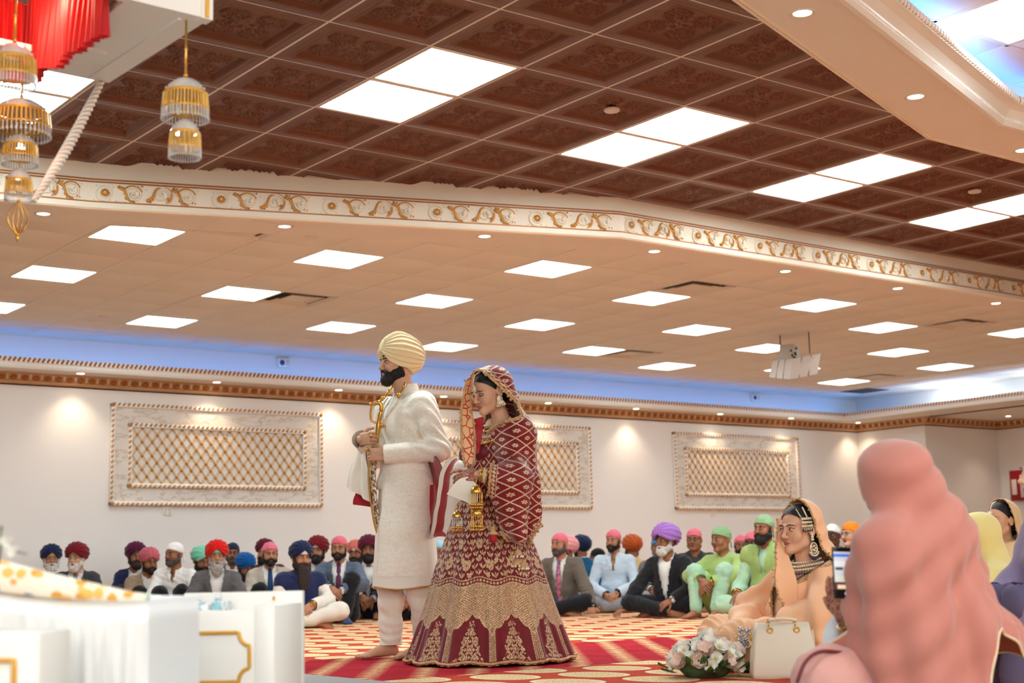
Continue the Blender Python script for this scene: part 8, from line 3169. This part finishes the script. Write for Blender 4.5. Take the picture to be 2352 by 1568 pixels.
path += [(x0 + cw, z1), (x1 - cw, z1)] + arc(x1, z1, pi, 1.5 * pi) + [(x1, z0 + ch)] + arc(x1, z0, pi / 2, pi) + [(x0 + cw, z0)] + arc(x0, z0, 0, pi / 2) + [(x0, z1 - ch)] + arc(x0, z1, 1.5 * pi, 2 * pi)
P = np.array([(a, -0.002, c) for a, c in path])
P = resample(np.concatenate([P, P[:1]]), 0.008)
b = MB(); b.tube(P, 0.0055, 0, 8, Ts, cap=False); b.build('gold_frame', M_goldfr, t)
b = MB(); b.box((W - 0.065, 0.296, zt + 0.018), (W - 0.058, 0.300, zt + 0.030), 0, Ts); b.build('brass_hinge', M_goldfr, t)
# grey block beside it
b = MB(); b.box((-0.10, 0.18, 0), (-0.004, 0.45, zt - 0.03), 0, Ts); b.box((-0.10, 0.176, zt - 0.092), (-0.004, 0.18, zt - 0.088), 1, Ts); b.build('grey_block', [mat('grey_block', (176, 170, 158), 0.6), M_dark], t)

# blue and white patterned boxes on the shelf
M_bluew = mat('blue_pattern', (150, 190, 210), 0.25)
k = NT(M_bluew); vec = k.xyz('Object')[3]
n1 = k.noise(vec, 26, 3, 0.6)
k.link(k.mix(k.step(n1, 0.44, 0.54), lin((236, 238, 236)), k.mix(k.step(k.noise(vec, 18, 2), 0.45, 0.6), lin((140, 196, 204)), lin((50, 96, 160)))), 'Base Color')
for q, (a, c, h, lab) in enumerate(((0.002, 0.075, 0.060, 'small blue and white patterned box at the back of the white stand'), (0.088, 0.028, 0.064, 'narrow pale blue patterned box beside the wider one'))):
    p = o + (Ts @ np.r_[a + c / 2, 0.22, 0, 1])[:3]
    tb = thing('patterned_box', lab, 'box', (p[0], p[1], zt - 0.055), atan2(ex[1], ex[0]))
    b = MB(); b.rbox((-c / 2, -0.05, 0), (c / 2, 0.05, h + 0.012), 0.006); b.build('carton', M_bluew, tb)
    b = MB(); b.tube(bez([(-c * 0.3, -0.03, h + 0.01), (0, -0.035, h + 0.028), (c * 0.3, -0.03, h + 0.012)], 8), [0.002, 0.01, 0.014, 0.016, 0.016, 0.014, 0.01, 0.002], 0, 6, flat=0.4); b.build('crumpled_wrap', mat('clear_wrap', (226, 232, 236), 0.15, spec=0.8), tb)

# ---------------- white draped table with floral cloth roll
d1 = 3.15
t = thing('draped_table', 'low table under a white sheet at the lower left corner', 'table', at_depth(150, 1500, d1) * np.array((1, 1, 0)))
O = np.array(t.location)
V = []
xs = np.linspace(-60, 341, 60)
for i, x in enumerate(xs):
    yt = np.interp(x, [-60, 0, 80, 160, 240, 341], [1330, 1348, 1362, 1370, 1376, 1378])
    for j in range(26):
        s_ = j / 25
        y = yt + (1640 - yt) * s_
        dep = d1 - 0.10 * sm(s_, 0, 0.15) + 0.02 * np.sin(i * 0.55 + 2.4 * s_) * s_ + 0.012 * np.sin(i * 1.3) * s_ - 0.03 * np.exp(-((x - 230 + 120 * s_) / 60) ** 2) * s_
        V.append(at_depth(x, y, dep) - O)
b = MB(); b.add(V, grid_faces(60, 26), 0)
V = np.array(V).reshape(60, 26, 3)
bk = V[:, 0] + np.array((CAMR[2][0], CAMR[2][1], 0)) * 0.5
b.add(np.concatenate([V[:, 0], bk]), grid_faces(2, 60), 0)
b.add(np.concatenate([V[-1], V[-1] + np.array((CAMR[2][0], CAMR[2][1], 0)) * 0.5]), grid_faces(2, 26), 0)
b.build('white_sheet', mat('white_sheet', (238, 238, 236), 0.8, sheen=0.2, bump=0.05, bscale=80), t)
M_fl = mat('floral_cloth', (244, 226, 196), 0.7, sheen=0.2)
k = NT(M_fl); vec = k.xyz('Object')[3]
vo = k.n('ShaderNodeTexVoronoi'); vo.inputs['Scale'].default_value = 34; k.t.links.new(vec, vo.inputs['Vector'])
sc_ = k.n('ShaderNodeSeparateColor'); k.t.links.new(vo.outputs['Color'], sc_.inputs[0])
pc = k.mix(k.m('GREATER_THAN', sc_.outputs[0], 0.82), k.mix(k.m('GREATER_THAN', sc_.outputs[1], 0.55), lin((224, 160, 60)), lin((240, 186, 96))), k.mix(k.m('GREATER_THAN', sc_.outputs[2], 0.5), lin((206, 110, 120)), lin((120, 130, 150))))
k.link(k.mix(k.m('MULTIPLY', k.step(vo.outputs['Distance'], 0.52, 0.40), k.m('GREATER_THAN', sc_.outputs[2], 0.18)), lin((250, 238, 216)), pc), 'Base Color')
tf = thing('floral_cloth_roll', 'rolled orange-flowered cloth with mint tip lying on the white sheet', 'cloth', O)
Pc = np.array([at_depth(x, y, d1 - 0.03) - O for x, y in ((-80, 1300), (0, 1322), (80, 1338), (160, 1351), (240, 1362), (300, 1369), (330, 1371), (343, 1370))])
Rr_ = np.array([0.036, 0.034, 0.029, 0.023, 0.016, 0.010, 0.008, 0.007])
C_ = bez(Pc, 60); R_ = np.interp(np.linspace(0, 1, 60), np.linspace(0, 1, 8), Rr_)
b = MB(); b.tube(C_[:56], R_[:56], 0, 16)
b.build('roll', M_fl, tf)
b = MB(); b.tube(C_[54:], R_[54:] * 1.05, 0, 12); b.build('mint_tip', mat('mint_tip', (176, 206, 176), 0.7), tf)

# second white box at the lower left
d2 = 2.75
t = thing('stand', 'white box with straight golden frame at the very lower left corner', 'stand', at_depth(40, 1500, d2) * np.array((1, 1, 0)))
O = np.array(t.location)
a0, a1 = at_depth(-160, 1448, d2) - O, at_depth(92, 1452, d2) - O
exb = unit((a1 - a0) * np.array((1, 1, 0))); Tb = frame(np.array((a0[0], a0[1], 0)), exb, (-exb[1], exb[0], 0), (0, 0, 1)); Wb = np.linalg.norm((a1 - a0)[:2]); zb = a1[2]
b = MB(); b.rbox((0, 0, 0), (Wb, 0.20, zb), 0.004, 0, Tb); b.build('panel', mat('box_cream', (232, 228, 218), 0.4), t)
kx = CAM_F / d2
P = np.array([(Wb - 0.20, -0.003, zb - 0.05), (Wb - 0.046, -0.003, zb - 0.05), (Wb - 0.046, -0.003, zb - 0.20), (Wb - 0.20, -0.003, zb - 0.20), (Wb - 0.20, -0.003, zb - 0.05)])
b = MB(); b.tube(resample(P, 0.01), 0.0055, 0, 6, Tb, cap=False); b.build('gold_frame', M_goldfr, t)

# ---------------- twig with white blossoms at the left edge
d3 = 2.95
p = at_depth(-20, 1330, d3)
t = thing('blossom_twig', 'green twig with white blossoms reaching in at the left edge', 'flower', (p[0], p[1], 0.0))
O = np.array(t.location)
b = MB()
b.tube(bez([at_depth(-22, 1345, d3) - O, at_depth(-6, 1300, d3) - O, at_depth(4, 1245, d3) - O, at_depth(16, 1262, d3) - O, at_depth(34, 1266, d3) - O, at_depth(62, 1273, d3) - O], 30), np.linspace(0.003, 0.0012, 30), 0, 6)
b.tube([at_depth(2, 1250, d3) - O, at_depth(1, 1225, d3) - O, at_depth(4, 1208, d3) - O], [0.0015, 0.002, 0.003], 0, 6)
b.build('twig', M_leafg, t)
for (x, y, r_) in ((12, 1250, 0.012), (24, 1272, 0.013), (30, 1268, 0.009)):
    b = MB(); V, F = petal(0.010, 0.016, 0.9)
    for q in range(5): b.add(V, F, 0, True, TR(at_depth(x, y, d3) - O, q * 1.257, s=r_ / 0.012))
    b.ball(at_depth(x, y, d3) - O, r_ * 0.7, 0, None, 5)
    b.build('blossom', M_petal, t)

# ---------------- loudspeaker cluster under the pale ceiling
p = at_depth(1826, 835, 17.2)
t = thing('loudspeaker', 'white loudspeaker cluster hanging from the pale ceiling at right', 'loudspeaker', (p[0], p[1], 0), face_rz(p, 28))
zc = p[2]
M_spk = mat('speaker_white', (206, 198, 190), 0.5)
Tq = TR((0, 0, zc), 0, radians(-14))
b = MB()
b.add([(-0.24, -0.16, -0.20), (0.06, -0.20, -0.27), (0.27, 0.06, -0.14), (-0.20, 0.16, -0.05), (-0.25, -0.10, 0.02), (0.05, -0.16, 0.00), (0.30, 0.06, 0.12), (-0.16, 0.2, 0.14)], np.array([(0, 3, 2, 1), (4, 5, 6, 7), (0, 1, 5, 4), (1, 2, 6, 5), (2, 3, 7, 6), (3, 0, 4, 7)]), 0, False, Tq)
b.build('cabinet', M_spk, t)
for q in range(1, 3):
    f = q / 3
    b = MB(); b.tube([(Tq @ np.r_[-0.24 + 0.30 * f, -0.162 - 0.04 * f, -0.20 - 0.07 * f, 1])[:3], (Tq @ np.r_[-0.25 + 0.30 * f, -0.102 - 0.06 * f, 0.02 - 0.02 * f, 1])[:3]], 0.006, 0, 5)
    b.build('panel_seam', mat('speaker_seam', (140, 130, 122), 0.6), t)
    b = MB(); b.tube([(Tq @ np.r_[0.06 + 0.21 * f, -0.20 + 0.26 * f, -0.27 + 0.13 * f, 1])[:3], (Tq @ np.r_[0.05 + 0.25 * f, -0.16 + 0.22 * f, 0.0 + 0.12 * f, 1])[:3]], 0.007, 0, 5)
    b.build('panel_seam', mat('speaker_seam', (140, 130, 122), 0.6), t)
b = MB()
b.rbox((-0.20, -0.06, 0.02), (0.0, 0.10, 0.24), 0.02, 0, Tq)
b.rbox((-0.25, -0.10, -0.01), (0.02, 0.06, 0.06), 0.02, 0, Tq)
b.build('mount_plate', mat('mount_grey', (186, 178, 166), 0.5), t)
b = MB(); rl = np.random.default_rng(4)
for q in range(9): b.ball((Tq @ np.r_[rl.uniform(-0.06, 0.06), -0.10, rl.uniform(0.02, 0.16), 1])[:3], 0.014, 0, None, 4)
b.build('bolts', M_dark, t)
for q in (-0.18, 0.20):
    b = MB(); b.tube([(q, 0.0, zc + 0.10), (q, 0.0, ZL)], 0.006, 0, 6); b.build('cable', M_dark, t)
